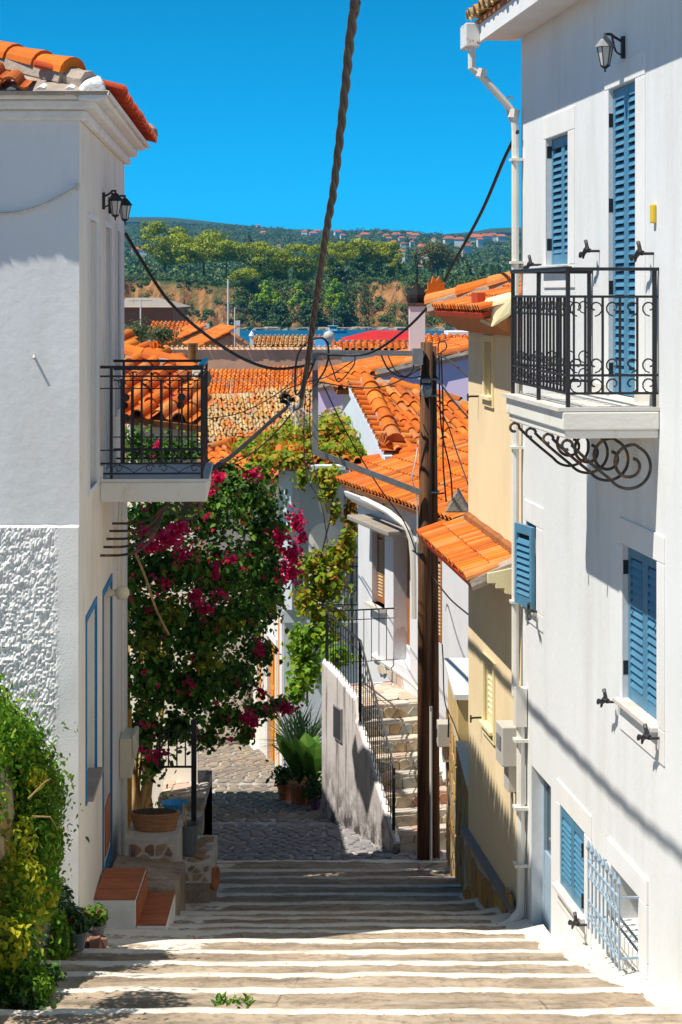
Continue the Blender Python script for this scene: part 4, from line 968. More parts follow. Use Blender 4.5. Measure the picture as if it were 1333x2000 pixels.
mb = MB(); mb.tube([C0 + hipd*lerp(.2, 1.5, k/14) + Vector((.02*nz(k,3),0,.02+.035*nz(k*1.7,1))) for k in range(15)], [.10+.03*nz(k*2.1,7) for k in range(15)], 8); mb.build('hip_bedding', M['cement'], roofl)
for nm, i0 in (('verge_mortar', 3),):
    mb = MB()
    for k in range(10): mb.tube([Vector((C0.x-.35-k*.25, C0.y+.05, ez-.02)), Vector((C0.x-.35-k*.25, C0.y+.30, ez+.04))], .05, 7)
    kind(mb.build(nm, M['whitecem'], roofl), 'stuff')
# balcony
bp = 1.07; bN = la(195); bF = la(222.5); bz = -1.815
mb = MB(); mb.box(L, bF, bN, .002, bp-.02, bz-.225, bz-.03); mb.build('balcony_slab', M['slabedge'], LH, bevel=.012)
for k in range(4): mb = MB(); mb.box(L, lerp(bF,bN,k/4)+.002, lerp(bF,bN,(k+1)/4)-.002, .003, bp, bz-.028, bz); mb.build('marble_paving_slab', M['marble'], LH)
mb = MB(); mb.box(L, bF, bF+.3, -.002, .03, bz, bz+.13); mb.build('skirting', M['marble'], LH)
mb = MB(); mb.box(L, bN-.33, bN-.01, -.002, .03, bz, bz+.13); mb.build('skirting', M['marble'], LH)
rl = MB(); H = 1.10; n_, f_, o_ = bN-.05, bF+.05, bp-.07
for z, s in ((bz+H,.014), (bz+H-.09,.009), (bz+H-.21,.006), (bz+.28,.006), (bz+.15,.009), (bz+.05,.009)):
    rl.box(L, f_-s, n_+s, o_-s, o_+s, z-s, z+s); rl.box(L, n_-s, n_+s, -.1 if z > bz+1 else .0, o_-s, z-s, z+s); rl.box(L, f_-s, f_+s, .0, o_-s, z-s, z+s)
rail = rl.build('balcony_railing', M['iron'], LH)
mb = MB(); mb.box(L, f_-.02, n_+.02, o_-.03, o_+.03, bz+H+.015, bz+H+.03); mb.build('handrail_cap', mat('blue_handrail', (.012,.13,.26), rough=.3, var=.1, bump=0, spec=.5), rail)
bm = MB(); bm.box(WORLD, -.007, .007, -.007, .007, .15, H-.20); bar = bm.mesh('baluster', M['iron'])
bm = MB(); bm.box(WORLD, -.010, .010, -.010, .010, .15, H-.12); bar2 = bm.mesh('baluster', M['iron'])
bm = MB(); bm.box(WORLD, -.013, .013, -.013, .013, -.06, H); post = bm.mesh('rail_post', M['iron'])
RL = Matrix.Rotation(math.atan2(L.u.y, L.u.x), 4, 'Z')
for a in (n_, f_):
    for b in (.11, o_): inst('rail_post', post, rail, Matrix.Translation(L.w(a, b, bz)) @ RL)
    for k in range(1, 9): inst('baluster', bar2 if k % 2 else bar, rail, Matrix.Translation(L.w(a, lerp(.11, o_, k/9), bz)) @ RL)
for k in range(1, 16): inst('baluster', bar2 if k % 2 else bar, rail, Matrix.Translation(L.w(lerp(n_, f_, k/16), o_, bz)) @ RL)
sm = MB()
for a in (n_, f_):
    for k in range(4):
        b = lerp(.11, o_, (k+.5)/4); s = 1 if k % 2 else -1; d = (o_-.11)/8
        sm.tube([L.w(a, b-d*s, bz+.06)] + [L.w(a, b-d*s+2*d*s*q, bz+.06+.07*math.sin(q*2.4)) for q in (.25,.5,.75)] + spiral(L.w(a, b+d*s*.4, bz+.10), L.n*s, Zv, .05, .014, .3, 6.5, 16), .005, 4)
        sm.tube(spiral(L.w(a, b, bz+H-.155), L.n*s, Zv, .05, .014, -1.2, 5.5, 16), .005, 4)
        sm.tube([L.w(a, b-d, bz+H-.10), L.w(a, b, bz+H-.17), L.w(a, b+d, bz+H-.10)], .005, 4)
for k in range(6):
    b = lerp(n_, f_, (k+.5)/6); s = 1 if k % 2 else -1
    sm.tube(spiral(L.w(b, o_, bz+.10), L.u*s, Zv, .07, .014, -1.2, 5.5, 16), .005, 4)
kind(sm.build('rail_scroll', M['iron'], rail), 'stuff')
rm = MB(); rm.lathe((0,0,-.012), [(.035,0),(.042,.012),(.035,.024)], 10); rosem = rm.mesh('rosette', M['iron'])
RO = Matrix.Rotation(math.pi/2, 4, 'X')
for a, b, z in ((n_,.25,.60),(n_,.80,.80),(n_,.25,.80),(f_,.12,.62),(f_,.72,.62)): inst('rosette', rosem, rail, Matrix.Translation(L.w(a, b, bz+z)) @ RO)
for k in range(5):
    a = lerp(bN-.05, bF+.25, k/4); s = 1-.06*k; mb = MB()
    pth = [(0,-2.57),(.27,-2.56),(.46,-2.46),(.58,-2.26),(.62,-2.14),(.68,-2.12),(.75,-2.17),(.776,-2.2),(.955,-2.2),(.97,-2.05)]
    mb.tube(smooth([L.w(a, b*1.0, -2.04+(z+2.04)*s) for b, z in pth], 3), .014, 6); mb.build('balcony_bracket', M['rustiron'], LH)
for k, (px, py) in enumerate(((200,392),(212,401))):
    wall_lantern('wall_lantern', L, la(px), 0, L.pix(px, py)[1], ('black lantern on the plaster house beside the first tall window','black lantern farther along the plaster house wall, behind the first')[k], .13 if k == 0 else .17)
mb = MB(); a, z = L.pix(208,1158); mb.tube([L.w(a,0,z), L.w(a,.10,z)], [.045,.03], 8); gl = mb.build('bracket', M['creamplastic'])
t = thing('globe_lamp', L.w(a,0,z), 'round cream globe lamp on the plaster house beside the blue-framed door', 'lamp'); gl.parent = t; gl.location = gl.location - t.location
mb = MB(); mb.lathe(L.w(a,.16,z-.075), [(.02,0),(.05,.014),(.07,.045),(.077,.075),(.07,.105),(.05,.136),(.02,.15)], 12); mb.build('lamp_globe', M['creamplastic'], t, smooth=True)
# meter cabinets, conduit, far pilaster
a = la(236); t = thing('meter_cabinet', L.w(a,0,-5.35), 'cream electric meter cabinet low on the plaster house wall near the bougainvillea', 'meter cabinet')
mb = MB(); mb.box(L, a-.3, a+.3, .002, .14, -5.42, -4.98); mb.build('cabinet_body', M['creamplastic'], t, bevel=.012)
mb = MB(); mb.box(L, a-.26, a+.26, .142, .19, -5.2, -4.95); mb.build('cabinet_cover', M['creamplastic'], t, bevel=.012)
mb = MB(); mb.box(L, aX-.02, aX+.55, .002, .035, -9, -2.25); mb.build('pilaster', M['creamwall'], LH)
mb = MB(); a = la(222); mb.tube([L.w(a,.03,-2.1), L.w(a,.06,-2.25), L.w(a,.05,-2.5), L.w(a,.05,-3.3)], .012, 6); mb.box(L, a-.025, a+.025, .0, .05, -2.85, -2.5); mb.build('conduit', M['creamplastic'], LH)
mb = MB(); c = L.pix(160,365); pts = []
for k in range(15):
    q = k/14; pts.append(Vector((lerp(-2.28,-3.55,q), 17.22 if q < .97 else 17.29, lerp(.935,.93,q) - .23*math.sin(math.pi*q))))
mb.tube(pts, .012, 6); mb.lathe(pts[0]+Vector((0,0,-.03)), [(.02,0),(.026,.02),(.02,.06)], 7); tag(mb.build('rope', mat('white_rope', (.62,.56,.47), var=.2, scale=30, bump=.4, bscale=120)), 'white rope hung in a sagging curve from the corner of the plaster house', 'rope')
mb = MB(); c = P(66,693,17.3); mb.tube([c, c+Vector((.015,-.07,-.03))], .012, 6); tag(mb.build('wall_peg', M['plastic']), 'small grey peg sticking out of the plain plaster wall', 'peg')

# ---------------------------------------------------------------- terracotta doorstep, ledge and planters at its foot
t = thing('doorstep', Vector((-2.0, 19.2, gz(19)-.1)), 'two-step doorstep with terracotta tiles and whitewashed sides by the blue-framed door', 'doorstep')
x0, x1, x2 = -2.36, P(272,1740,19.1).x, P(331,1780,19.1).x; yn, yf = 18.78, 19.80
mb = MB(); mb.box(WORLD, x0, x1, yn+.004, yf, gz(20)-.4, -5.725); mb.build('upper_step', M['whitewash'], t, bevel=.012)
mb = MB(); mb.box(WORLD, x1+.002, x2, yn, yf, gz(20)-.4, -5.965); mb.build('lower_step', M['whitewash'], t, bevel=.012)
for a, b, z in ((x0,x1,-5.722), (x1,x2,-5.962)):
    for k in range(3): mb = MB(); mb.box(WORLD, a+.012, b-.006, lerp(yn,yf,k/3)+.012, lerp(yn,yf,(k+1)/3)-.003, z, z+.014); mb.build('terracotta_tile', M['terracotta'], t)
mb = MB(); mb.box(WORLD, x1+.003, x1+.017, yn+.02, yf-.01, -5.947, -5.73); mb.build('terracotta_tile', M['terracotta'], t)
mb = MB(); mb.box(L, la(208)-.35, la(208)+.25, .001, .014, -5.70, -5.2); mb.build('terracotta_upstand', M['terracotta'], t)
t = thing('cement_ledge', P(310,1740,20.2), 'sloping grey cement ledge with whitewashed edge between doorstep and planter wall', 'ledge')
mb = MB(); a, b = P(275,1700,20).x, P(347,1700,20).x; mb.hexa([Vector((x0,19.82,-7.2)), Vector((b,19.82,-7.2)), Vector((b,21.0,-7.2)), Vector((x0,21.0,-7.2)), Vector((x0,19.82,-5.86)), Vector((b,19.82,-5.93)), Vector((b,21.0,-5.99)), Vector((x0,21.0,-5.9))]); mb.build('ledge_body', M['steps'], t, bevel=.015)
t = thing('planter_wall', P(300,1690,20.95), 'low planter wall of reddish stones set in white mortar under the long trough', 'low wall')
a, b = P(243,1660,20.95).x, P(346,1660,20.95).x; zt_, zb_ = -5.74, -6.3
mb = MB(); mb.box(WORLD, a, b, 20.95, 22.2, -7.4, zt_); mb.build('wall_core', M['palemortar'], t)
stones(t, (a+.06,20.95,zb_+.22), (b-a-.08,0,0), (0,0,zt_-zb_-.25), 5, 2, M['redstone'], .03, .02)
t = thing('stone_pedestal', P(378,1760,21.5), 'stone-faced pedestal on a cement base carrying the grey bucket', 'pedestal')
a, b = P(347,1700,21.5).x, P(411,1700,21.5).x
mb = MB(); mb.box(WORLD, a, b, 21.5, 22.6, -7.4, -6.36); mb.build('cement_base', M['steps'], t, bevel=.012)
mb = MB(); mb.box(WORLD, a-.01, b+.012, 21.48, 22.6, -6.358, -6.14); mb.build('pedestal_core', M['palemortar'], t)
stones(t, (a+.01,21.48,-6.345), (b-a-.01,0,0), (0,0,.19), 3, 2, M['redstone'], .03, .02)
stones(t, (a,21.48,-6.14), (b-a,0,0), (0,1.05,0), 3, 4, M['stone'], .03, .015)
# trough
t = thing('planter_trough', P(303,1648,21.3), 'long weathered brown trough holding the twisted bougainvillea stem', 'planter'); c = P(303,1648,21.35); c.z = -5.735
mb = MB(); pr = [(.20,0),(.215,.08),(.23,.16),(.245,.175),(.24,.185)]; mb.lathe(c, pr, 20, sx=1.14, sy=.62); mb.build('trough_body', M['wicker'], t)
mb = MB(); mb.lathe(c, [(.21,.183),(.205,.192)], 20, sx=1.14, sy=.62); mb.build('soil', M['soil'], t)
c2 = P(341,1640,22.0); c2.z = -5.735; t = thing('blue_bowl', c2, 'bright blue plastic bowl tucked behind the long trough', 'bowl'); mb = MB(); mb.lathe(c2, [(.08,0),(.13,.08),(.15,.115),(.16,.12),(.14,.12),(.1,.06)], 16); mb.build('bowl_body', mat('blue_plastic', (.05,.3,.6), rough=.3, bump=0), t)
c3 = P(368,1685,21.75); c3.z = -6.12; t = thing('grey_bucket', c3, 'dark grey bucket with a small pink-flowered plant on the stone pedestal', 'bucket')
mb = MB(); mb.lathe(c3, [(.085,0),(.105,.30),(.112,.305),(.112,.33),(.098,.33),(.09,.27)], 18); mb.build('bucket_body', M['bucket'], t)
mb = MB(); mb.lathe(c3, [(.094,.28),(.09,.29)], 16); mb.build('soil', M['soil'], t)
mb = MB(); mb.tube([c3+Vector((-.06,.0,.27)), c3+Vector((-.055,.0,.56))], .008, 5); mb.tube([c3+Vector((-.03,.03,.27)), c3+Vector((-.04,.03,.54))], .008, 5); mb.build('stake', M['bark'], t)
c4 = P(417,1716,21.6); t = thing('clay_pot', c4+Vector((0,0,-.13)), 'round clay pot lying on its side against the stone pedestal', 'pot'); mb = MB(); n = 16
for k, (r_, x) in enumerate(((.07,-.10),(.11,-.02),(.128,.03),(.128,.05),(.112,.05),(.09,-.04))):
    for j in range(n): an = 2*math.pi*j/n; mb.v.append(c4 + Vector((x*.75+math.cos(an)*r_*.22, math.cos(an)*r_*.98-.0, math.sin(an)*r_)))
for k in range(5):
    for j in range(n): mb.f.append((k*n+j, k*n+(j+1)%n, (k+1)*n+(j+1)%n, (k+1)*n+j)); mb.m.append(0)
mb.f.append(tuple(range(n-1,-1,-1))); mb.m.append(0); mb.f.append(tuple(5*n+j for j in range(n))); mb.m.append(1); mb.build('pot_body', [M['clay'], M['hole']], t)
# stone stair and gate beyond
t = thing('stone_stair', P(352,1680,24), 'short stone-faced stair climbing to the shaded side behind the planters', 'steps'); a, b = P(300,1600,24.5).x, P(393,1600,24.5).x
for k, (y0, z1) in enumerate(((23.6,-6.98), (24.1,-6.75), (24.6,-6.5), (25.1,-6.36))):
    mb = MB(); mb.box(WORLD, a, b, y0, 26.6-.002*k, -8.2, z1); s_ = mb.build('stair_step', M['mortar'], t)
    stones(s_, (a,y0,z1-.32), (b-a,0,0), (0,0,.30), 5, 2, M['stone'], .02, .02)
    stones(s_, (a,y0,z1), (b-a,0,0), (0,.5 if k < 3 else 1.4,0), 5, 2 if k < 3 else 4, M['palestone'], .02, .012)
t = thing('iron_gate_rail', P(378,1640,23.4), 'dark iron post with a short barred rail at the stone stair', 'railing'); c = P(379,1650,23.4)
mb = MB(); mb.box(WORLD, c.x-.03, c.x+.03, 23.37, 23.43, -6.9, -5.0); mb.build('post', M['iron'], t)
mb = MB(); z1 = P(0,1498,23.4).z; mb.box(WORLD, c.x-.42, c.x-.031, 23.39, 23.41, z1-.012, z1+.012); mb.box(WORLD, c.x-.42, c.x-.031, 23.39, 23.41, z1+.42, z1+.435); mb.build('rail', M['iron'], t)
bm = MB(); bm.box(WORLD, -.008, .008, -.008, .008, .012, .42); me = bm.mesh('bar', M['iron'])
for k in range(4): inst('bar', me, t, Matrix.Translation((c.x-.10-k*.1, 23.4, z1)))
t = MB(); c = P(252,1560,23.5); t.box(WORLD, c.x-.035, c.x+.03, 23.45, 23.55, -7.2, -4.9); tag(t.build('timber_post', mat('yellow_timber', (.4,.24,.06), var=.3, scale=(20,20,2), bump=.2)), 'yellowish timber post at the far corner of the plaster house', 'post')

# ---------------------------------------------------------------- low garden wall, creeper and pots in the near corner
GX = -2.43
t = thing('rubble_wall', Vector((GX-.3,14.5,gz(14.5))), 'rough rubble garden wall half hidden under the creeper', 'garden wall')
mb = MB(); yy = [10.5,12,13.2,14.4,15.4,16.1]
for a, b in zip(yy[:-1], yy[1:]):
    mb.hexa([Vector((GX-.55,a,gz(a)-1.2)), Vector((GX,a,gz(a)-1.2)), Vector((GX,b,gz(b)-1.2)), Vector((GX-.55,b,gz(b)-1.2)), Vector((GX-.55,a,-3.75)), Vector((GX-.22,a,-3.75)), Vector((GX-.22,b,-3.75)), Vector((GX-.55,b,-3.75))])
mb.build('wall_core', M['wallmortar'], t)
stones(t, (GX,10.6,-5.9), (0,5.5,0), (-.22,0,2.1), 13, 7, M['stone'], .03, .06, rnd=.03)
mb = MB(); mb.box(WORLD, GX-1.6, GX-.02, 16.102, 16.2, -5.9, -3.9); o = mb.build('end_face', M['wallmortar'], t)
stones(t, (GX-1.0,16.1,-5.9), (.98,0,0), (0,0,1.9), 4, 6, M['stone'], .03, .04, rnd=.03)
mb = MB(); mb.box(WORLD, GX-5, GX-.56, 9, 17.25, -8, -4.0); kind(mb.build('garden_bed', M['soil']), 'structure')
M['creeper'] = leafmat('creeper_leaves', [(0,(.06,.17,.012)), (.4,(.13,.32,.02)), (.75,(.22,.42,.03)), (.93,(.36,.52,.035)), (1,(.55,.5,.04))], .5)
M['yleaf'] = leafmat('yellowing_leaves', [(0,(.3,.42,.02)), (.5,(.5,.52,.025)), (1,(.70,.60,.04))], .5)
t = thing('creeper', Vector((GX-.3,15,-4)), 'large sunlit green creeper spilling over the rubble wall below the rough render', 'creeper')
BN.clear(); cl = []
def crv(px, py, Y, rx, ry, rz, n): cl.append(blob_pts(P(px,py,Y), (rx,ry,rz), int(n*.8), .3)); cl.append(blob_pts(P(px,py,Y), (rx,ry,rz), n, .55))
for px, py, Y, rx, ry, rz, n in ((10,1500,16.2,.42,.5,.42,2000),(70,1560,16.0,.25,.45,.35,1500),(50,1640,15.7,.30,.4,.3,1400),(30,1470,16.0,.20,.4,.30,900),(0,1430,15.6,.25,.4,.25,900),(90,1660,15.8,.13,.3,.28,700),(20,1760,15.0,.25,.4,.35,1200),(15,1880,14.2,.26,.35,.3,1100),(95,1740,16.0,.10,.2,.25,300),(60,1930,13.9,.16,.25,.14,420),(115,1840,16.3,.09,.2,.25,380),(-75,1380,13.2,.30,.45,.34,1300),(-90,1560,12.8,.35,.5,.5,1500),(-150,1420,15,.4,.6,.3,1500),(-330,1440,15.5,.5,.6,.3,1500)): crv(px, py, Y, rx, ry, rz, n)
pts = np.concatenate(cl); place(leaf_mesh('foliage', pts, .05, M['creeper'], droop=.2, up=.5, wid=.5, nrm=np.concatenate(BN), nk=.5), 'foliage', t)
BN.clear(); cl = []
for px, py, Y, r_, n in ((70,1520,15.55,.08,90),(20,1640,15.2,.2,200),(40,1720,14.9,.2,200),(10,1840,13.9,.18,180),(90,1750,15.6,.10,60),(60,1800,14.8,.14,100)): cl.append(blob_pts(P(px,py,Y), (r_,r_,r_), n, .6))
place(leaf_mesh('yellowing_foliage', np.concatenate(cl), .055, M['yleaf'], droop=.5, up=.5, wid=.6, nrm=np.concatenate(BN), nk=.9), 'yellowing_foliage', t)
mb = MB()
for k in range(9):
    p = P(random.uniform(0,70), random.uniform(1560,1960), 15+random.uniform(-.6,.6)); q = p + Vector((random.uniform(-.1,.25), random.uniform(-.1,.1), random.uniform(-.3,.5)))
    mb.tube([p, lerp(p,q,.5)+Vector((.04,0,.05)), q], [.008,.006,.003], 4)
kind(mb.build('creeper_stem', M['bark'], t), 'stuff')
t = thing('ground_sprig', P(90,1930,14.0), 'dark leafy weed growing at the foot of the rubble wall on the steps', 'plant'); BN.clear()
pts = np.concatenate([blob_pts(P(100,1905,14.2), (.09,.12,.10), 130, .3), blob_pts(P(45,1960,13.7), (.16,.14,.10), 220, .3)])
M['darkleaf'] = leafmat('dark_ground_leaves', [(0,(.02,.06,.015)), (.6,(.05,.13,.03)), (1,(.1,.2,.05))], .3)
place(leaf_mesh('foliage', pts, .06, M['darkleaf'], droop=.3, up=.8), 'foliage', t)
M['geran'] = leafmat('geranium_leaves', [(0,(.06,.16,.02)), (.6,(.14,.30,.03)), (1,(.28,.42,.05))], .35)
M['pink'] = leafmat('pink_petals', [(0,(.55,.01,.10)), (.5,(.75,.02,.17)), (1,(.85,.06,.26))], .35)
M['redpet'] = leafmat('red_petals', [(0,(.6,.01,.03)), (1,(.8,.04,.06))], .3)
for px, py, Y, r_, n, lab, tall in ((186,1822,17.2,.105,420,'bright leafy geranium in a pot at the corner of the plaster house',0), (150,1850,16.6,.13,420,'low dark green potted plant with red blooms by the rubble wall',0), (125,1790,16.75,.10,380,'tall slim potted plant in the gap between wall and plaster house',.22)):
    c = P(px, py, Y); g = gz(Y)+.02; t = thing('potted_plant', Vector((c.x,c.y,g)), lab, 'potted plant', 'pots at the house corner')
    mb = MB(); mb.lathe((c.x,c.y,g), [(.06,0),(.085,.13),(.095,.135),(.095,.16),(.08,.16)], 14); mb.build('pot', M['clay'] if tall else M['bucket'], t)
    BN.clear(); p_ = blob_pts((c.x,c.y,max(c.z,g+.24)), (r_,r_,r_*.8+tall), n, .4); place(leaf_mesh('foliage', p_, .042, M['geran'] if py == 1822 else M['darkleaf'], droop=.2, up=1, wid=.8, nrm=np.concatenate(BN)), 'foliage', t)
    BN.clear(); p_ = blob_pts((c.x-.02,c.y-.06,max(c.z,g+.24)+.02), (r_*.7,.04,r_*.7), 14, .2); place(leaf_mesh('flower', p_, .035, M['redpet'] if py != 1822 else M['pink'], droop=0, up=1, wid=.9), 'flower', t)
mb = MB()
for k in range(7):
    p = P(random.uniform(175,200), random.uniform(1838,1850), 16.9+k*.05); p.z = gz(p.y)+.03; s = .05
    mb.hexa([p+Vector((x*s*random.uniform(.6,1.2), y*s, z*s*random.uniform(.6,1))) for z in (-1,1) for x, y in ((-1,-1),(1,-1),(1,1),(-1,1))])
kind(mb.build('loose_stones', M['redstone']), 'stuff')
# ================================================================ the yellow house past the white one
aY0, aY1 = aF+.01, R.pix(912, 900)[0]
YH = thing('yellow_house', R.w(aY0, 0, gz(20)), 'yellow plastered house with a tiled canopy, tiled hip roof and stone-clad foot', 'house')
yb = -.02
def yrect(x0, yt0, x1, yt1, b0, b1):
    a0, z0 = R.pix(x0, yt0, yb); a1, z1 = R.pix(x1, yt1, yb); _, w0 = R.pix(x0, b0, yb); _, w1 = R.pix(x1, b1, yb)
    return min(a0,a1), max(a0,a1), (w0+w1)/2, (z0+z1)/2
yu = yrect(949,670,964,664, 770,778); yl = yrect(948,1290,966,1308, 1410,1428)
mb = MB(); yt = -.30
wall_holes(mb, R, aY0, aY1, -9.5, yt+.3, [(*yu,.10), (*yl,.10)], yb)
mb.quad(R.w(aY1,yb,-9.5), R.w(aY1,-7,-9.5), R.w(aY1,-7,yt+.3), R.w(aY1,yb,yt+.3)); mb.quad(R.w(aY0,-7,-9.5), R.w(aY1,-7,-9.5), R.w(aY1,-7,yt+.3), R.w(aY0,-7,yt+.3))
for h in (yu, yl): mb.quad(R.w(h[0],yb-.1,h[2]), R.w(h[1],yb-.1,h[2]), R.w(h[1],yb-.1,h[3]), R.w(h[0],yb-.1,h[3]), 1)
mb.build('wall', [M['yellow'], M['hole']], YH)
for o, g in ((yu,.07), (yl,.08)):
    f = MB(); surround(f, R, *o, o[0]-g, o[1]+g, o[2]-g*1.6, o[3]+g, yb-.02, yb+.025); f.build('window_surround', M['yellowtrim'], YH, bevel=.005)
    f = MB(); f.box(R, o[0]-.05, o[1]+.05, yb-.1, yb+.06, o[2]-.03, o[2]+.004); f.build('window_sill', M['yellowtrim'], YH)
shutter(YH, R, yl[0]+.03, yl[1]-.005, yl[2]+.02, yl[3]-.02, yb-.06, M['yellowtrim'], .06, .05)
for q in (.12,.4,.8):
    mb = MB(); mb.box(R, yu[0]+.03, yu[1]-.03, yb-.08, yb-.05, lerp(yu[2],yu[3],q), lerp(yu[2],yu[3],q)+.14); mb.build('window_pane', M['glass'], YH)
for q in (.15,.75): hinge(YH, R, yl[0]+.03, lerp(yl[2],yl[3],q), yb-.02)
for px, py in ((932,774),(938,1402)):
    a, z = R.pix(px, py); mb = MB(); mb.tube([R.w(a,yb,z), R.w(a,yb+.09,z), R.w(a,yb+.13,z-.01)], .012, 5); mb.tube([R.w(a,yb+.12,z-.05), R.w(a,yb+.12,z+.03)], .01, 5); mb.build('shutter_hook', M['iron'], YH)
# stone foot with slate coping
c0 = -(1623-575)*R.w(aY1,0,0).y/F; c1 = -(1792-575)*R.w(aY0,0,0).y/F
mb = MB(); mb.hexa([R.w(aY0,yb+.01,-8), R.w(aY1,yb+.01,-8), R.w(aY1,yb+.05,-8), R.w(aY0,yb+.05,-8), R.w(aY0,yb+.01,c1-.02), R.w(aY1,yb+.01,c0-.02), R.w(aY1,yb+.05,c0-.02), R.w(aY0,yb+.05,c1-.02)])
foot = mb.build('stone_foot', M['wallmortar'], YH)
o0 = R.w(aY1, yb+.05, -6.95); stones(foot, o0, R.w(aY0,yb+.05,-6.95)-o0, (0,0,1.08), 14, 3, M['ochrestone'], .018, .02, keep=lambda x, y: -6.95+y*1.08 < lerp(c0, c1, x)-.06)
mb = MB(); mb.hexa([R.w(aY0,yb+.0,c1-.018), R.w(aY1+.04,yb+.0,c0-.018), R.w(aY1+.04,yb+.088,c0-.018), R.w(aY0,yb+.088,c1-.018), R.w(aY0,yb+.0,c1+.022), R.w(aY1+.04,yb+.0,c0+.022), R.w(aY1+.04,yb+.088,c0+.022), R.w(aY0,yb+.088,c1+.022)]); mb.build('slate_coping', M['slate'], YH)
# upper roof
ea, eb = R.w(aY1+.02, .40, -.175), R.w(aY0+.02, .40, -.175); sx_ = (eb-ea)
inn = lambda a, q: R.w(a, .40-q, -.175+.30*q)
poly = [ea, eb, inn(aY0+.02, 1.9), inn(aY1-1.5, 1.9)]
nY = (R.n*.30 + Vector((0,0,1))).normalized()
yr = slab_under(poly, nY, .05, .01).build('roof', M['redtile'], YH)
roof_tiles(yr, ea, eb, poly, .15, .36, 'tile', jit=.006)
ridge_tiles(yr, ea+Vector((0,0,.05)), inn(aY1-1.5,1.9)+Vector((0,0,.08)), .11, .36, 'tile', lift=.02)
acroterion(yr, ea+Vector((.05,.1,.08)), .26, -R.u)
mb = MB(); q0 = aY0+.30
mb.hexa([R.w(q0-.35,.10,-.20), R.w(q0+.05,.10,-.20), R.w(q0+.05,.36,-.28), R.w(q0-.35,.30,-.33), R.w(q0-.35,.05,.02), R.w(q0+.1,.02,.03), R.w(q0+.05,.30,-.04), R.w(q0-.3,.27,-.06)]); mb.build('mortar_block', M['yellowtrim'], yr, bevel=.03)
mb = MB(); mb.box(R, q0+.1, q0+.45, .28, .36, -.13, .02); mb.build('flue_patch', M['redtile'], yr)
mb = MB(); mb.hexa([R.w(aY0-.02,yb-.01,-.42), R.w(aY1+.0,yb-.01,-.42), R.w(aY1+.0,.10,-.40), R.w(aY0-.02,.10,-.40), R.w(aY0-.02,yb-.01,-.215), R.w(aY1+.0,yb-.01,-.215), R.w(aY1+.0,.35,-.235), R.w(aY0-.02,.35,-.235)]); mb.build('eave_underside', M['shutterwood'], YH)
# tiled canopy over the lower storey
zo, zi = -2.76, -2.56
ca, cb = R.w(aY1+.12, .50, zo), R.w(aY0+.10, .50, zo-.05); ci = lambda a, z: R.w(a, yb, z)
cp = [ca, cb, ci(aY0+.10, zi-.05), ci(aY1+.12, zi)]
nC = (cb-ca).cross(cp[3]-ca).normalized(); nC = nC if nC.z > 0 else -nC
cn = slab_under(cp, nC, .06, .008).build('canopy', M['redtile'], YH)
roof_tiles(cn, ca, cb, cp, .125, .28, 'tile', jit=.005)
ridge_tiles(cn, ca+nC*.03, cp[3]+nC*.03, .07, .3, 'tile', lift=.0)
ridge_tiles(cn, cb+nC*.03, cp[2]+nC*.03, .07, .3, 'tile', lift=.0)
mb = MB(); w_ = R.w; aa = aY0+.02
mb.prism([w_(aa,yb,zi-.09), w_(aa,.33,zi-.16), w_(aa,.33,zi-.26), w_(aa,.25,zi-.26), w_(aa,.25,zi-.31), w_(aa,.16,zi-.31), w_(aa,.16,zi-.36), w_(aa,yb,zi-.40)], R.u*.22); mb.build('canopy_corbel', M['yellowtrim'], YH, bevel=.006)
mb = MB(); mb.prism([w_(aY1-.1,yb,zi-.09), w_(aY1-.1,.33,zi-.18), w_(aY1-.1,.16,zi-.34), w_(aY1-.1,yb,zi-.38)], R.u*.2); mb.build('canopy_corbel', M['yellowtrim'], YH)
mb = MB(); mb.tube(smooth([ci(aY0+.1, zi+.0), ci(aY0+1.2, zi+.02), ci(aY1, zi+.05)], 6), [.06,.05,.065,.055,.06,.05,.065,.055,.06,.05,.06,.06,.06][:13], 7); mb.build('canopy_flashing', M['tilebed'], cn)
def meter(name, fr, a, z, w_, h, lab, m, b=.0):
    t = thing(name, fr.w(a, b, z-h/2), lab, 'meter box', 'meter boxes on walls')
    q = MB(); q.box(fr, a-w_/2, a+w_/2, b+.002, b+.17, z-h*.25, z+h/2); q.build('box_body', m, t, bevel=.01)
    q = MB(); q.box(fr, a-w_*.3, a+w_*.3, b+.171, b+.18, z+.02, z+h*.3); q.build('box_window', M['glass'], t)
    q = MB(); q.box(fr, a-w_*.36, a+w_*.3, b+.002, b+.10, z-h*.75, z-h*.25-.003); q.build('cable_box', m, t, bevel=.006)
    q = MB(); q.tube([fr.w(a,b+.04,z-h*.75), fr.w(a,b+.04,z-h*1.6)], .015, 6); q.build('pipe', M['galv'], t)
a, z = R.pix(1006, 1462); meter('meter_box', R, a-.06, z, .34, .52, 'grey meter box on the yellow house beside the white downpipe', M['plastic'])

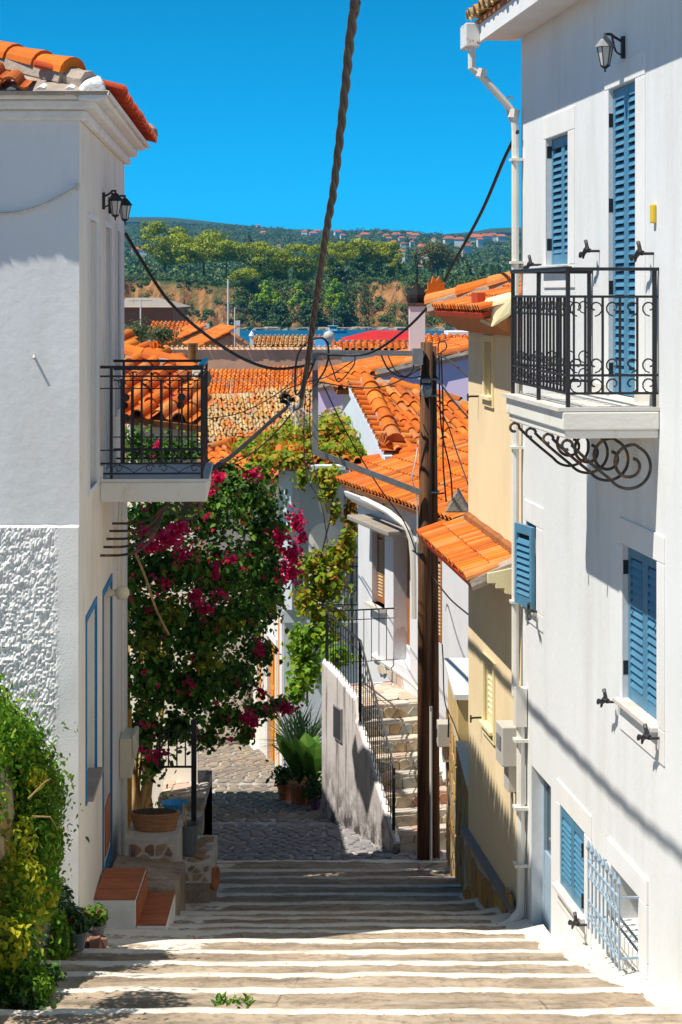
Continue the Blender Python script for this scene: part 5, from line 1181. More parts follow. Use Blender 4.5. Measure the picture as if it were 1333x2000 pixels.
# ---------------------------------------------------------------- pier and stone wall between yellow house and stairs
t = thing('stone_wall', P(893,1690,25), 'stone-clad wall with yellow pier and pale slab between yellow house and stair house', 'wall')
XF = 1.47; PF = Frame((XF,0,0), (0,1)); zw = P(0,1452,25).z
mb = MB(); mb.box(PF, 22.5, 27.4, -1.2, 0, -9, zw); s_ = mb.build('wall_core', M['wallmortar'], t)
stones(s_, PF.w(27.4,0,-7.75), -PF.u*4.9, (0,0,zw+7.72), 20, 7, M['ochrestone'], .018, .02)
mb = MB(); mb.box(PF, 22.5, 24.95, -1.2, .03, zw+.002, zw+.045); mb.build('coping', M['marble'], t)
zp = P(0,1366,25).z
mb = MB(); mb.box(PF, 25.0, 27.4, -1.2, -.004, zw+.002, zp); mb.build('pier', M['ochrewall'], t)
mb = MB(); mb.box(PF, 24.94, 27.46, -1.2, .05, zp+.002, zp+.07); mb.build('pier_slab', M['whitetrim'], t)
meter('meter_box', PF, 26.9, -(1440-575)*26.9/F, .30, .42, 'small grey meter box on the stone wall by the utility pole', M['plastic'])

# ================================================================ the stair house with its outside stair
SH = Frame(P(820,900,31.9)*1.0 - Vector((0,0,P(820,900,31.9).z)), (-.267, 1.0))
def sa(px, b=0): return SH.pix(px, 1000, b)[0]
aS0, aS1 = sa(935), sa(700)
M['bluewhite2'] = mat('lavender_white_wall', (.70,.71,.75), var=.06, scale=.8, bump=.2, bscale=15, stain=(.45,.42,.40), samt=.35, sscale=(2,2,.6))
TH = thing('stair_house', SH.w(0,0,-6.5), 'white house with brown shutters reached by an outside stone stair behind the utility pole', 'house')
def srect(x0, yt0, x1, yt1, b0, b1):
    a0, z0 = SH.pix(x0, yt0); a1, z1 = SH.pix(x1, yt1); _, w0 = SH.pix(x0, b0); _, w1 = SH.pix(x1, b1)
    return min(a0,a1), max(a0,a1), (w0+w1)/2, (z0+z1)/2
s1 = srect(727,1035,752,1048, 1175,1190); s2 = srect(769,1045,801,1050, 1300,1298); s3 = srect(848,1080,864,1085, 1250,1258)
mb = MB(); wt = -3.02
def etop(px): return 0
EY = [(-3, -3.02), (9, -3.02)]
wall_holes(mb, SH, aS0-1.0, aS1, -9.8, -3.55, [(*s1,.22), (*s2,.30), (*s3,.06)])
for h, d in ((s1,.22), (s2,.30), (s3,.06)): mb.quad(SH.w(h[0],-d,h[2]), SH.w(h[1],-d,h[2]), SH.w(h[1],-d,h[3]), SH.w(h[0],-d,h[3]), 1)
mb.quad(SH.w(aS1,0,-9.8), SH.w(aS1,-6,-9.8), SH.w(aS1,-6,-3.55), SH.w(aS1,0,-3.55)); mb.quad(SH.w(aS0-1,0,-9.8), SH.w(aS0-1,-6,-9.8), SH.w(aS0-1,-6,-3.55), SH.w(aS0-1,0,-3.55))
mb.build('wall', [M['bluewhite2'], M['hole']], TH)
shutter(TH, SH, s1[0]+.01, (s1[0]+s1[1])/2, s1[2]+.02, s1[3]-.02, -.13, M['shutterwood'], .055, .06, slatmat=M['slatwood']); shutter(TH, SH, (s1[0]+s1[1])/2+.003, s1[1]-.01, s1[2]+.02, s1[3]-.02, -.13, M['shutterwood'], .055, .06, slatmat=M['slatwood'])
shutter(TH, SH, s3[0]+.01, s3[1]-.01, s3[2]+.02, s3[3]-.02, -.03, M['shutterwood'], .055, .06, slatmat=M['slatwood'])
mb = MB(); mb.box(SH, s2[0]+.01, s2[1]-.01, -.29, -.24, s2[2]+.25, s2[3]-.01); d_ = mb.build('door', M['shutterwood'], TH)
mb = MB(); mb.box(SH, s2[0]+.01, s2[1]-.01, -.29, -.22, s2[2], s2[2]+.248); mb.build('door_plinth', M['whitetrim'], TH)
mb = MB(); z = s1[2]; mb.box(SH, s1[0]-.08, s1[1]+.08, -.2, .12, z-.06, z); mb.build('window_sill', M['marble'], TH)
mb = MB(); a0, z1 = SH.pix(790, 1038); mb.box(SH, s2[0]-.15, s1[1]+.12, -.02, .42, z1-.02, z1+.07); mb.build('door_canopy', M['concrete'], TH, bevel=.02)
# roof
e0 = SH.w(aS0-1.2, .28, -3.37); e1 = SH.w(aS1+.15, .28, -3.37)
hS = -SH.n; slp = .36; nS = (SH.n*slp + Vector((0,0,1))).normalized()
o_, n_ = e0, nS
tl, tr_ = ray_plane(716, 905, o_, n_), ray_plane(940, 845, o_, n_)
po = [e0, e1, ray_plane(680,925,o_,n_), tl, ray_plane(800,885,o_,n_), tr_, ray_plane(1000,840,o_,n_)]
sr = slab_under(po, nS, .08).build('roof', M['tilebed'], TH)
roof_tiles(sr, e0, e1, po, .20, .36, 'tile', limit=300, jit=.008)
ridge_tiles(sr, tl, ray_plane(945,856,o_,n_), .11, .4, 'tile')
mb = MB(); mb.tube(smooth([SH.w(aS1-1.5,.33,-3.49), SH.w(aS1-2.2,.33,-3.51), SH.w(.4,.30,-3.60), SH.w(.05,.12,-3.95), SH.w(.05,.08,-5.2)], 4), .05, 7); mb.build('gutter_pipe', M['pipe'], TH)
mb = MB(); mb.hexa([SH.w(aS1-.1,.02,-3.75), SH.w(aS1-1.7,.02,-3.75), SH.w(aS1-1.7,.26,-3.59), SH.w(aS1-.1,.26,-3.59), SH.w(aS1-.1,.02,-3.51), SH.w(aS1-1.7,.02,-3.51), SH.w(aS1-1.7,.30,-3.48), SH.w(aS1-.1,.30,-3.48)]); mb.build('eave_boxing', M['whitetrim'], TH, bevel=.02)
mb = MB(); c = P(890,985,28.6); mb.prism([c+Vector((-.16,0,-.12)), c+Vector((.2,0,-.12)), c+Vector((.02,0,.20))], Vector((.05,.5,0))); mb.build('broken_gable', M['cement'], TH, bevel=.02)
# outside stair: nine risers of crazy-paved stone, a landing and a stained side wall
SF = Frame(Vector((P(772,1660,29.35).x, 29.35, 0)), (-.30, 1.0)); sw = 1.02
ST = thing('stone_stair', SF.w(0,-.4,gz(29.4)), 'outside stair of pale crazy-paved stone with whitewashed edges climbing to the stair house', 'stairs')
M['stairstone'] = mat('stair_riser_stone', (.5,.4,.28), cols=[(.52,.40,.25),(.58,.47,.32),(.46,.32,.19),(.58,.50,.38),(.44,.38,.28),(.52,.36,.18),(.42,.42,.36),(.5,.24,.16)], var=.3, scale=9, bump=.5, bscale=35, bdist=.015)
zb0, rise, run = -8.20, .212, .275
for k in range(8):
    mb = MB(); zt_ = zb0 + rise*(k+1); a0 = .15+run*k
    mb.box(SF, a0, a0+run+.25+.001*k, -sw-.35, -.06, zt_-rise-.3, zt_); s_ = mb.build('stair_step', M['wallmortar'], ST)
    o = SF.w(a0, -.08, zt_-rise+.01); stones(s_, o, SF.n*-(sw+.2), (0,0,rise-.04), 6, 1, M['stairstone'], .012, .022, jit=.7, rnd=.003)
    o = SF.w(a0-.01, -.08, zt_); stones(s_, o, SF.n*-(sw+.2), SF.u*(run+.02), 4, 1, M['palestone'], .012, .014, jit=.6, rnd=.003)
aL = .15+run*8; zL = zb0 + rise*8
mb = MB(); mb.box(SF, aL, aL+1.55, -sw-.6, -.06, zL-.6, zL+.0); s_ = mb.build('landing', M['whitetrim'], ST)
stones(s_, SF.w(aL, -.08, zL), SF.n*-(sw+.3), SF.u*1.5, 5, 5, M['palestone'], .02, .014)
mb = MB(); mb.tube(smooth([SF.w(aL+2.6,-sw-.22,zL+.25), SF.w(aL+.5,-sw-.2,zL+.2), SF.w(aL-.3,-sw-.16,zL+.0), SF.w(.9,-sw-.1,zb0+rise*3.5)], 5), [.05]*16, 6); s_ = mb.build('plinth_edge', M['whitewash'], ST)
stones(ST, SF.w(aL+2.4, -sw-.20, zL), -SF.u*2.4, (0,0,.22), 8, 1, M['palestone'], .02, .02)
def stain_mat():
    m, t, p, o = new_mat('stained_plaster')
    base = ramp(t, noise(t, 1.2, 5), [(.3,(.50,.46,.46)), (.7,(.64,.60,.59))])
    g = N(t, 'ShaderNodeNewGeometry'); sx = N(t, 'ShaderNodeSeparateXYZ'); t.links.new(g.outputs['Position'], sx.inputs[0])
    st = noise(t, (7,7,.5), 6, .7)
    f = ramp(t, st, [(.54,(0,0,0)), (.66,(.9,)*3)])
    base = mix(t, f, base, (.07,.06,.06))
    mr = N(t, 'ShaderNodeMapRange'); mr.inputs['From Min'].default_value = -7.4; mr.inputs['From Max'].default_value = -8.3; t.links.new(sx.outputs[2], mr.inputs[0])
    md = N(t, 'ShaderNodeMath', operation='MULTIPLY'); t.links.new(mr.outputs[0], md.inputs[0]); t.links.new(ramp(t, noise(t, 3.5, 6, .75), [(.35,(0,)*3), (.6,(1,)*3)]), md.inputs[1])
    base = mix(t, md.outputs[0], base, (.045,.04,.04))
    t.links.new(base, p.inputs['Base Color']); p.inputs['Roughness'].default_value = .9
    b = N(t, 'ShaderNodeBump'); b.inputs['Strength'].default_value = .5; b.inputs['Distance'].default_value = .015; t.links.new(noise(t, 14, 5), b.inputs['Height']); t.links.new(b.outputs[0], p.inputs['Normal']); return m
M['stained'] = stain_mat()
mb = MB(); pr = [(-.02,-9.2), (3.8,-9.2), (3.8,-6.08), (3.0,-6.16), (1.98,-6.36), (1.90,-6.66), (1.62,-6.84), (1.15,-7.2), (.75,-7.52), (.29,-7.88), (.0,-8.1)]
mb.prism([SF.w(a, .03, z) for a, z in pr], -SF.n*.12)
mb.build('side_wall', M['stained'], ST, bevel=.02)
mb = MB(); mb.tube([SF.w(a, -.04, z-.005) for a, z in pr[2:]][::-1], .05, 6); mb.build('wall_edge', M['whitewash'], ST)
a0, z0 = SF.pix(661, 1413, .04); mb = MB(); mb.box(SF, a0-.22, a0+.22, .031, .06, z0-.27, z0+.27); hd = mb.build('hatch', M['galv'], ST); mb = MB(); mb.box(SF, a0-.19, a0+.19, .061, .068, z0-.24, z0+.24); mb.build('hatch_door', M['iron'], hd)
# railing
RAIL = thing('stair_railing', SF.w(.3,0,-7.5), 'dark iron railing along the outside stair and landing', 'railing')
pts = [SF.w(.10,-.03,-7.02), SF.w(1.80,-.03,-5.42), SF.w(3.75,-.03,-5.25)]
rails = [pts, [SF.w(3.75,-.03,-5.25), SF.w(3.75,-sw-.2,-5.25)]]
mb = MB(); mb.tube(pts, .022, 4); mb.tube([p-Vector((0,0,.16)) for p in pts], .010, 4); mb.tube(rails[1], .016, 4); mb.tube([p-Vector((0,0,.16)) for p in rails[1]], .009, 4); mb.tube([p-Vector((0,0,.86)) for p in rails[1]], .009, 4); mb.build('handrail', M['iron'], RAIL)
bm = MB(); bm.box(WORLD, -.0065, .0065, -.0065, .0065, 0, 1); barm = bm.mesh('bar', M['iron'])
bm = MB(); bm.box(WORLD, -.02, .02, -.02, .02, 0, 1); pom = bm.mesh('post', M['iron'])
def on(pl, d):
    for a, b in zip(pl[:-1], pl[1:]):
        l = (b-a).length
        if d <= l: return a.lerp(b, d/l)
        d -= l
    return pl[-1]
Lt = sum((b-a).length for a, b in zip(pts[:-1], pts[1:])); n = 30
for k in range(n+1):
    p = on(pts, Lt*k/n); a_, zz = (p-SF.o).dot(SF.u), p.z; base = max(zb0-.0, interp([(q[0], q[1]) for q in sorted(pr[2:])], a_)) + .02
    inst('bar', barm, RAIL, Matrix.Translation((p.x, p.y, base)) @ Matrix.Diagonal((1,1,zz-base,1)))
for d in (0.02, .55, .98):
    p = on(pts, Lt*d); a_ = (p-SF.o).dot(SF.u); base = interp([(q[0], q[1]) for q in sorted(pr[2:])], a_) - .25
    inst('post', pom, RAIL, Matrix.Translation((p.x, p.y, base)) @ Matrix.Diagonal((1,1,p.z-base,1)))
for k in range(1, 9):
    p = rails[1][0].lerp(rails[1][1], k/9); inst('bar', barm, RAIL, Matrix.Translation((p.x, p.y, p.z-.86)) @ Matrix.Diagonal((1,1,.86,1)))

# ================================================================ utility pole with its pipe frame and the wires
c = P(838,1680,28.85); t = thing('utility_pole', c, 'tall brown double timber utility pole standing at the bottom of the steps', 'utility pole')
zt_ = P(0,668,28.85).z; zt2 = P(0,676,28.95).z
mb = MB(); mb.tube([Vector((P(829,0,28.8).x,28.8,-8.6)), Vector((P(830,0,28.8).x,28.8,-4)), Vector((P(834,0,28.8).x,28.8,zt_))], [.105,.10,.09], 10); mb.build('timber_pole', M['wood'], t, smooth=True)
mb = MB(); mb.tube([Vector((P(849,0,29).x,28.98,-8.6)), Vector((P(846,0,29).x,28.98,-4)), Vector((P(843,0,29).x,28.98,zt2))], [.085,.08,.075], 10); mb.build('timber_pole', M['wood'], t, smooth=True)
mb = MB()
for py in (740,772,960,1075): mb.lathe(Vector((P(838,0,28.9).x,28.88,P(0,py,28.88).z)), [(.155,-.012),(.16,0),(.155,.012)], 12, sx=1.0, sy=.9)
kind(mb.build('pole_band', M['galv'], t), 'stuff')
c = P(833,757,28.66); mb = MB(); mb.lathe(c, [(.02,-.14),(.07,-.12),(.085,-.02),(.07,.03),(.03,.05)], 10); mb.lathe(c+Vector((0,0,.07)), [(.06,0),(.065,.05),(.02,.07)], 10); mb.build('junction_cap', M['galv'], t)
mb = MB(); mb.tube([P(842,1380,28.72), P(842,1680,28.72)], .022, 6); mb.build('ground_pipe', M['pipe'], t)
mb = MB(); mb.tube([P(820,1085,28.6), P(806,1075,28.55)], .012, 5); mb.tube([P(822,1086,28.75), P(822,1078,28.68)], .03, 8); mb.tube([P(855,965,28.8), P(868,963,28.7)], .012, 5); mb.build('step_bolt', M['iron'], t)
fr_ = thing('pipe_frame', P(820,960,28.7), 'grey steel frame bracketed off the utility pole with wires tied to it', 'cable bracket')
def bar_(name, a, b, w1, d=.06):
    a, b = Vector(a), Vector(b); u = (b-a).normalized(); s = u.cross(Vector((0,1,0))).normalized()*w1/2; q = Vector((0,d,0)); m_ = MB()
    m_.hexa([a-s, b-s, b-s+q*.15, a-s+q*.15, a+s, b+s, b+s+q, a+s+q]); m_.build(name, M['galv'], fr_)
bar_('frame_bar', P(612,689,28.55), P(830,690,28.65), .075); bar_('frame_bar', P(616,694,28.54), P(616,884,28.54), .085); bar_('frame_bar', P(613,882,28.53), P(822,962,28.62), .085)
mb = MB(); mb.box(WORLD, P(806,0,28.6).x, P(826,0,28.6).x, 28.5, 28.7, P(0,712,28.6).z, P(0,680,28.6).z); mb.build('clamp_plate', M['galv'], fr_)
# the thick twisted cable
t = thing('overhead_cable', P(590,770,27), 'thick twisted overhead cable running up from the steel frame across the sky', 'cable')
kp = [(700,-60,8.6),(695,0,9.1),(684,80,9.9),(672,200,11.2),(652,371,13.2),(640,440,14.4),(622,560,17.5),(608,660,21.5),(598,730,25.2),(590,775,27.6)]
pl = smooth([Vector((.35,-6,3.65)), Vector((.2,2.5,2.36))] + [P(x,y,Y) for x, y, Y in kp], 10); cum = [0]
for a, b in zip(pl[:-1], pl[1:]): cum.append(cum[-1]+(b-a).length)
for s_ in range(3):
    mb = MB(); out = []; tot = cum[-1]; nn_ = 700; j = 0
    for k in range(nn_):
        d = tot*k/(nn_-1)
        while j < len(cum)-2 and cum[j+1] < d: j += 1
        q = pl[j].lerp(pl[j+1], (d-cum[j])/max(1e-6, cum[j+1]-cum[j])); tg_ = (pl[j+1]-pl[j]).normalized(); e1_ = tg_.cross(Vector((1,0,0))).normalized(); e2_ = tg_.cross(e1_)
        rr = lerp(.0088, .0185, q.y/27.6); ph = -d*6.5*lerp(1.5, .8, q.y/27.6) + s_*2.094
        out.append(q + (e1_*math.cos(ph)+e2_*math.sin(ph))*rr)
    mb.tube(out, [lerp(.0100,.021, p.y/27.6) for p in out], 6); mb.build('cable_strand', M['twist'], t, smooth=True)
t = thing('cable_clamp', P(572,785,27.8), 'bundle of clamps and frayed ties where the overhead cables meet', 'cable clamp')
mb = MB(); mb.tube(smooth([P(590,772,27.6), P(588,790,27.7), P(578,797,27.8), P(566,794,27.9), P(560,785,28.0)], 4), .035, 7); mb.build('clamp_loop', M['galv'], t)
mb = MB()
for k in range(9): p = P(562+random.uniform(-9,9), 776+random.uniform(-9,12), 27.9); mb.tube([p, p+Vector((random.uniform(-.09,.09),random.uniform(-.06,.06),random.uniform(-.07,.07)))], .028, 5)
kind(mb.build('clamp_block', M['cable'], t), 'stuff')
mb = MB()
for k in range(16): p = P(random.uniform(562,592), random.uniform(785,800), 27.8); mb.tube(smooth([p, p+Vector((random.uniform(-.05,.12),0,-.10)), p+Vector((random.uniform(-.1,.2),random.uniform(-.05,.05),random.uniform(-.35,-.15)))],3), .006, 4)
kind(mb.build('frayed_tie', M['whitecem'], t), 'stuff')
def wire(pts, r, lab, name='wire', m='cable', grp='overhead wires'):
    mb = MB(); mb.tube(smooth([P(*p) for p in pts], 6), r, 5); tag(mb.build(name, M[m]), lab, 'wire', grp)
wire([(245,455,23.6),(275,505,24.0),(330,588,24.8),(400,652,25.8),(470,698,26.8),(530,719,27.6),(585,716,28.4),(614,708,28.5)], .022, 'black cable sagging from the plaster house lanterns to the steel frame')
wire([(1012,256,19.3),(985,310,20),(940,415,21.5),(880,525,24),(850,582,25.4),(790,645,27.2),(720,690,28.3),(640,692,28.5)], .019, 'black cable descending from the white house corner to the steel frame')
wire([(560,796,27.9),(530,822,27.2),(490,858,26.2),(450,892,25.0),(412,918,23.6),(385,950,22.4),(360,1000,22)], .030, 'dark twisted cable running from the clamp down to the iron balcony', m='twist')
wire([(575,800,28.0),(545,838,27.5),(500,880,27),(455,905,26)], .010, 'thin wire below the twisted cable near the iron balcony')
wire([(400,818,26),(470,806,28),(540,770,29),(590,730,28.6)], .008, 'thin wire crossing in front of the old buff roof')
wire([(616,700,28.5),(600,740,28.5),(578,770,28.5),(580,700,28.5),(600,668,28.5),(630,660,28.5),(642,680,28.5),(636,720,28.5),(612,755,28.5)], .016, 'loose black loop of cable wound round the steel frame corner')
wire([(640,692,28.5),(650,720,28.5),(662,745,28.5),(690,715,28.5),(694,695,28.5)], .010, 'small slack wire hanging under the steel frame near its corner')
wire([(745,694,28.5),(760,722,28.5),(786,736,28.5),(805,725,28.5),(810,700,28.6)], .013, 'slack black loop under the steel frame next to the pole')
wire([(758,694,28.5),(775,726,28.5),(800,738,28.5),(822,735,28.6)], .009, 'second slack loop under the steel frame next to the pole')
wire([(618,745,28.5),(700,757,28.5),(760,752,28.5),(822,720,28.6)], .010, 'black wire swinging between frame upright and pole')
wire([(560,760,28.3),(592,748,28.4),(640,735,28.5),(690,705,28.5)], .009, 'wire from the clamp up to the steel frame bar')
wire([(597,770,28),(594,850,29),(600,930,31),(628,985,35),(640,1060,36)], .009, 'thin wire dropping from the clamp to the vine-covered house')
wire([(606,760,28),(606,840,29),(616,920,32),(640,1000,35)], .008, 'thin wire dropping beside another to the vine-covered house')
wire([(632,752,28.5),(680,850,29),(740,950,29.6),(790,1020,30.2),(815,1085,30.4)], .010, 'black wire falling from the frame to the stair house wall')
wire([(848,1130,28.7),(880,1170,28),(915,1200,26.5)], .012, 'black wire from the pole to the yellow house wall')
wire([(852,735,28.7),(880,775,28),(915,815,27),(940,840,26)], .014, 'black cable leaving the pole towards the yellow house')
wire([(855,692,28.7),(880,705,27),(915,735,25),(935,750,23)], .014, 'twisted service cable from the pole top to the yellow house', m='twist')
wire([(862,690,28.7),(866,800,28.7),(866,900,28.9),(872,980,29)], .012, 'black wire hanging straight down beside the pole')
wire([(858,690,28.7),(862,830,28.7),(880,920,28.9),(885,1000,29)], .012, 'second black wire hanging down beside the pole, bowed outward')
wire([(854,790,28.7),(875,830,28.6),(895,890,28.4),(920,960,28)], .010, 'black wire slanting from the pole past the stair house roof')
wire([(818,860,28.6),(812,900,28.5),(806,935,28.5),(815,980,28.6),(815,1085,28.6)], .008, 'pale loose wire curling beside the pole', m='pipe')
wire([(842,740,28.68),(842,900,28.68),(843,1100,28.68),(842,1390,28.68)], .007, 'thin wire stapled down the face of the pole')
wire([(864,1258,29.6),(866,1290,29.6),(868,1360,29.2),(876,1400,25),(876,1440,24.5)], .010, 'black wire hanging from the stair house down to the small meter box')
wire([(856,692,28.7),(872,680,28.5),(870,668,28.5),(858,668,28.6),(856,690,28.7)], .009, 'small wire ring at the pole top')
# ================================================================ the arched house under the vine, with the orange door round its corner
AH = thing('arched_house', P(600,1500,38), 'blue-white house with a round arched loggia half hidden by a yellowing vine', 'house')
YN = 37.6; fx0, fx1 = P(556,0,YN).x, P(702,0,YN).x
def pz(py, Y=YN): return P(0, py, Y).z
mb = MB()
# front face with an arched opening above the balcony floor
ax0, ax1 = P(603,0,YN).x, P(668,0,YN).x; zs, zt_, zf = pz(1055), pz(918), pz(1190)
za = zs; arc = [Vector(((ax0+ax1)/2 - math.cos(math.pi*k/12)*(ax1-ax0)/2, YN, za + math.sin(math.pi*k/12)*(ax1-ax0)/2*1.05)) for k in range(13)]
top = [Vector((fx1,YN,zt_)), Vector((fx0,YN,zt_))]
cx_ = P(583,0,YN).x
mb.prism([Vector((cx_,YN,zf)), Vector((ax0,YN,zf))] + arc + [Vector((ax1,YN,zf)), Vector((fx1,YN,zf)), Vector((fx1,YN,zt_)), Vector((cx_,YN,zt_))], Vector((0,.25,0)))
mb.build('arch_wall', M['bluewhite'], AH)
PFp = Frame((P(568,0,YN).x, YN+.06, 0), (.80,-.60)); mb = MB(); mb.box(PFp, -.17, .17, -.17, .17, zf+.0, zt_); mb.build('corner_pillar', M['bluewhite'], AH, bevel=.015)
mb = MB(); mb.box(WORLD, fx0-.06, fx1, YN-.06, YN+2.2, zf-.26, zf-.003); mb.build('balcony_slab', M['bluewhite'], AH, bevel=.015)
mb = MB(); mb.box(WORLD, fx0-.12, cx_+.9, YN-.12, YN+.4, zt_+.003, zt_+.10); mb.build('cornice', M['bluewhite'], AH, bevel=.015)
mb = MB(); mb.box(WORLD, fx0+.3, fx1+1.5, YN+2.2, YN+2.4, -10.5, zt_+.2); mb.build('back_wall', M['creamwall'], AH)
mb = MB(); mb.box(WORLD, P(676,0,YN).x, fx1+.02, YN-.03, YN-.003, zf, zs+.9); mb.build('side_pilaster', M['bluewhite'], AH)
rl = MB(); zr_ = zf+1.0
for z in (zr_, zr_-.18, zf+.10): rl.box(WORLD, cx_-.2, fx1-.02, YN-.12, YN-.095, z-.012, z+.012)
rr_ = rl.build('loggia_railing', M['iron'], AH)
bm = MB(); bm.box(WORLD, -.008, .008, -.008, .008, .0, .9); me = bm.mesh('baluster', M['iron'])
for k in range(12): inst('baluster', me, rr_, Matrix.Translation((lerp(cx_-.18, fx1-.05, k/11), YN-.107, zf+.1)))
sm = MB()
for k in range(9): c = Vector((lerp(cx_-.1, fx1-.1, k/8), YN-.107, zf+.42)); sm.tube(spiral(c, Vector((1,0,0)), Zv, .14, .03, 0, 7, 16), .008, 4)
kind(sm.build('railing_scroll', M['iron'], rr_), 'stuff')
# lower storey: corner in white, side wall with orange trim facing the sun
AF = Frame((P(556,0,YN+.4).x, YN+.4, 0), (-.17, 1.0))
mb = MB(); mb.box(WORLD, fx0+.0, fx1+.4, YN+.3, YN+.42, -10.5, zf-.262); mb.build('lower_front', M['bluewhite'], AH)
od = (1.0, 2.6); z_ = lambda py, Y: -(py-575)*Y/F
mb = MB(); wall_holes(mb, AF, .0, 6.5, -11, zf-.265, [(1.1,2.3,-9.6,-6.9,.10), (3.2,4.0,-8.6,-6.9,.1)]); 
for q in ((1.1,2.3,-9.6,-6.9), (3.2,4.0,-8.6,-6.9)): mb.quad(AF.w(q[0],-.1,q[2]), AF.w(q[1],-.1,q[2]), AF.w(q[1],-.1,q[3]), AF.w(q[0],-.1,q[3]))
mb.build('side_wall', M['creamwall'], AH)
mb = MB(); mb.box(AF, .0, .32, .002, .05, -11, zf-.27); mb.build('corner_quoin', M['whitetrim'], AH)
mb = MB(); mb.box(AF, .34, .60, .002, .04, -11, zf-.27); mb.build('orange_trim', M['orangewood'], AH)
for a0, a1, z0, z1 in ((1.1,2.3,-9.6,-6.9), (3.2,4.0,-8.6,-6.9)):
    f = MB(); surround(f, AF, a0, a1, z0, z1, a0-.14, a1+.14, z0-.1, z1+.14, .001, .03); f.build('door_surround', M['whitetrim'], AH)
    m_ = (a0+a1)/2
    for q0, q1 in ((a0+.01, m_-.004), (m_+.004, a1-.01)):
        d_ = MB(); d_.box(AF, q0, q1, -.08, -.04, z0+.01, z1-.01); d_ = d_.build('door_leaf', M['orangewood'], AH)
        pb = MB()
        for k in range(3): zz0, zz1 = lerp(z0+.1, z1-.1, k/3)+.05, lerp(z0+.1, z1-.1, (k+1)/3)-.05; pb = MB(); pb.box(AF, q0+.1, q1-.1, -.0395, -.02, zz0, zz1); pb.build('door_panel', M['orangewood'], d_, bevel=.01)
mb = MB(); mb.box(AF, .0, 6.5, .002, .12, -11, -9.55); mb.build('plinth', M['whitewash'], AH, bevel=.02)
# small tiled roof of the loggia and the roof under the vine
e0, e1 = Vector((fx0-.2, YN-.22, zt_+.10)), Vector((P(605,0,YN).x, YN-.22, zt_+.10)); o_, n_ = roof_plane(e0, e1, .33)
po = [e0, e1, e1+Vector((0,.62,.205)), e0+Vector((0,.62,.205))]
ar = slab_under(po, n_, .07).build('roof', M['tilebed'], AH); roof_tiles(ar, e0, e1, po, .27, .4, 'tile'); acroterion(ar, P(588,905,YN-.1)+Vector((0,0,.05)), .26, (0,1,0))
e0, e1 = Vector((P(600,0,YN).x, YN+.1, zt_+.12)), Vector((P(745,0,YN).x, YN+.1, zt_+.12)); po = [e0, e1, e1+Vector((.3,3.2,.30)), e0+Vector((-1.5,3.2,.30))]; o_, n_ = roof_plane(e0, e1, .30/3.2)
r2 = slab_under(po, n_, .1).build('roof', M['tilebed'], AH); roof_tiles(r2, e0, e1, po, .24, .42, 'tile')
c = P(636,988,37.2); t = thing('hanging_pot', c, 'pale pot hanging in the loggia arch under trailing vine', 'pot'); mb = MB(); mb.lathe(c, [(.08,-.12),(.13,.02),(.145,.1),(.13,.1)], 12); mb.tube([c+Vector((0,0,.08)), c+Vector((0,0,.5))], .006, 4); mb.build('pot_body', M['creamplastic'], t)

# ================================================================ roofs of the town below
def town(name, base, label): return thing(name, base, label, 'house', 'tiled houses below the steps')
def walls(t, poly, zb, m='creamwall', name='wall'):     # upright walls under a roof polygon
    mb = MB(); k = len(poly)
    for i in range(k):
        a, b = poly[i], poly[(i+1) % k]; mb.quad(Vector((a.x,a.y,zb)), Vector((b.x,b.y,zb)), Vector((b.x,b.y,b.z-.06)), Vector((a.x,a.y,a.z-.06)))
    return mb.build(name, M[m], t)
def inset(poly, d=.25):
    c = sum(poly, Vector())/len(poly); return [p + (c-p).normalized()*d for p in poly]
# (1) house with large red-orange tiles behind the plaster house's balcony
t = town('tiled_house', P(320,900,26.5), 'house with large red-orange tiles and a palmette behind the black iron balcony')
e0, e1 = P(232,812,26), P(402,838,25.6); e1.z = e0.z-.1; o_, n_ = roof_plane(e0, e1, .33)
po = [e0, e1, ray_plane(398,738,o_,n_), ray_plane(345,712,o_,n_), ray_plane(232,690,o_,n_)]
r_ = slab_under(po, n_, .09).build('roof', M['tilebed'], t); roof_tiles(r_, e0, e1, po, .30, .42, 'tile', jit=.02); walls(t, inset(po,.3), -10)
ridge_tiles(r_, po[4], po[3], .13, .42, 'tile'); ridge_tiles(r_, po[3], po[2], .13, .42, 'tile'); acroterion(r_, P(303,697,29.0)+Vector((0,0,-.05)), .26, (.5,1,0)); acroterion(r_, P(268,828,26)+Vector((0,0,-.05)), .0001, (0,1,0)) if False else None
e0, e1 = P(232,690,29.0), P(350,712,28.6); o_, n_ = roof_plane(e0, e1, .25); po2 = [e0, e1, ray_plane(322,690,o_,n_), ray_plane(268,665,o_,n_), ray_plane(232,660,o_,n_)]
r_ = slab_under(po2, n_, .09).build('roof', M['tilebed'], t); roof_tiles(r_, e0, e1, po2, .28, .42, 'tile', jit=.02)
c = P(377,800,30); tf = thing('metal_flue', c, 'copper-coloured metal flue pipe standing behind the iron balcony', 'flue'); mb = MB(); z1 = P(0,670,30).z; mb.lathe((c.x,c.y,0), [(.075,c.z),(.075,z1-.03),(.083,z1-.028),(.083,z1),(.06,z1)], 14); mb.build('flue_pipe', M['copper'], tf, smooth=False)
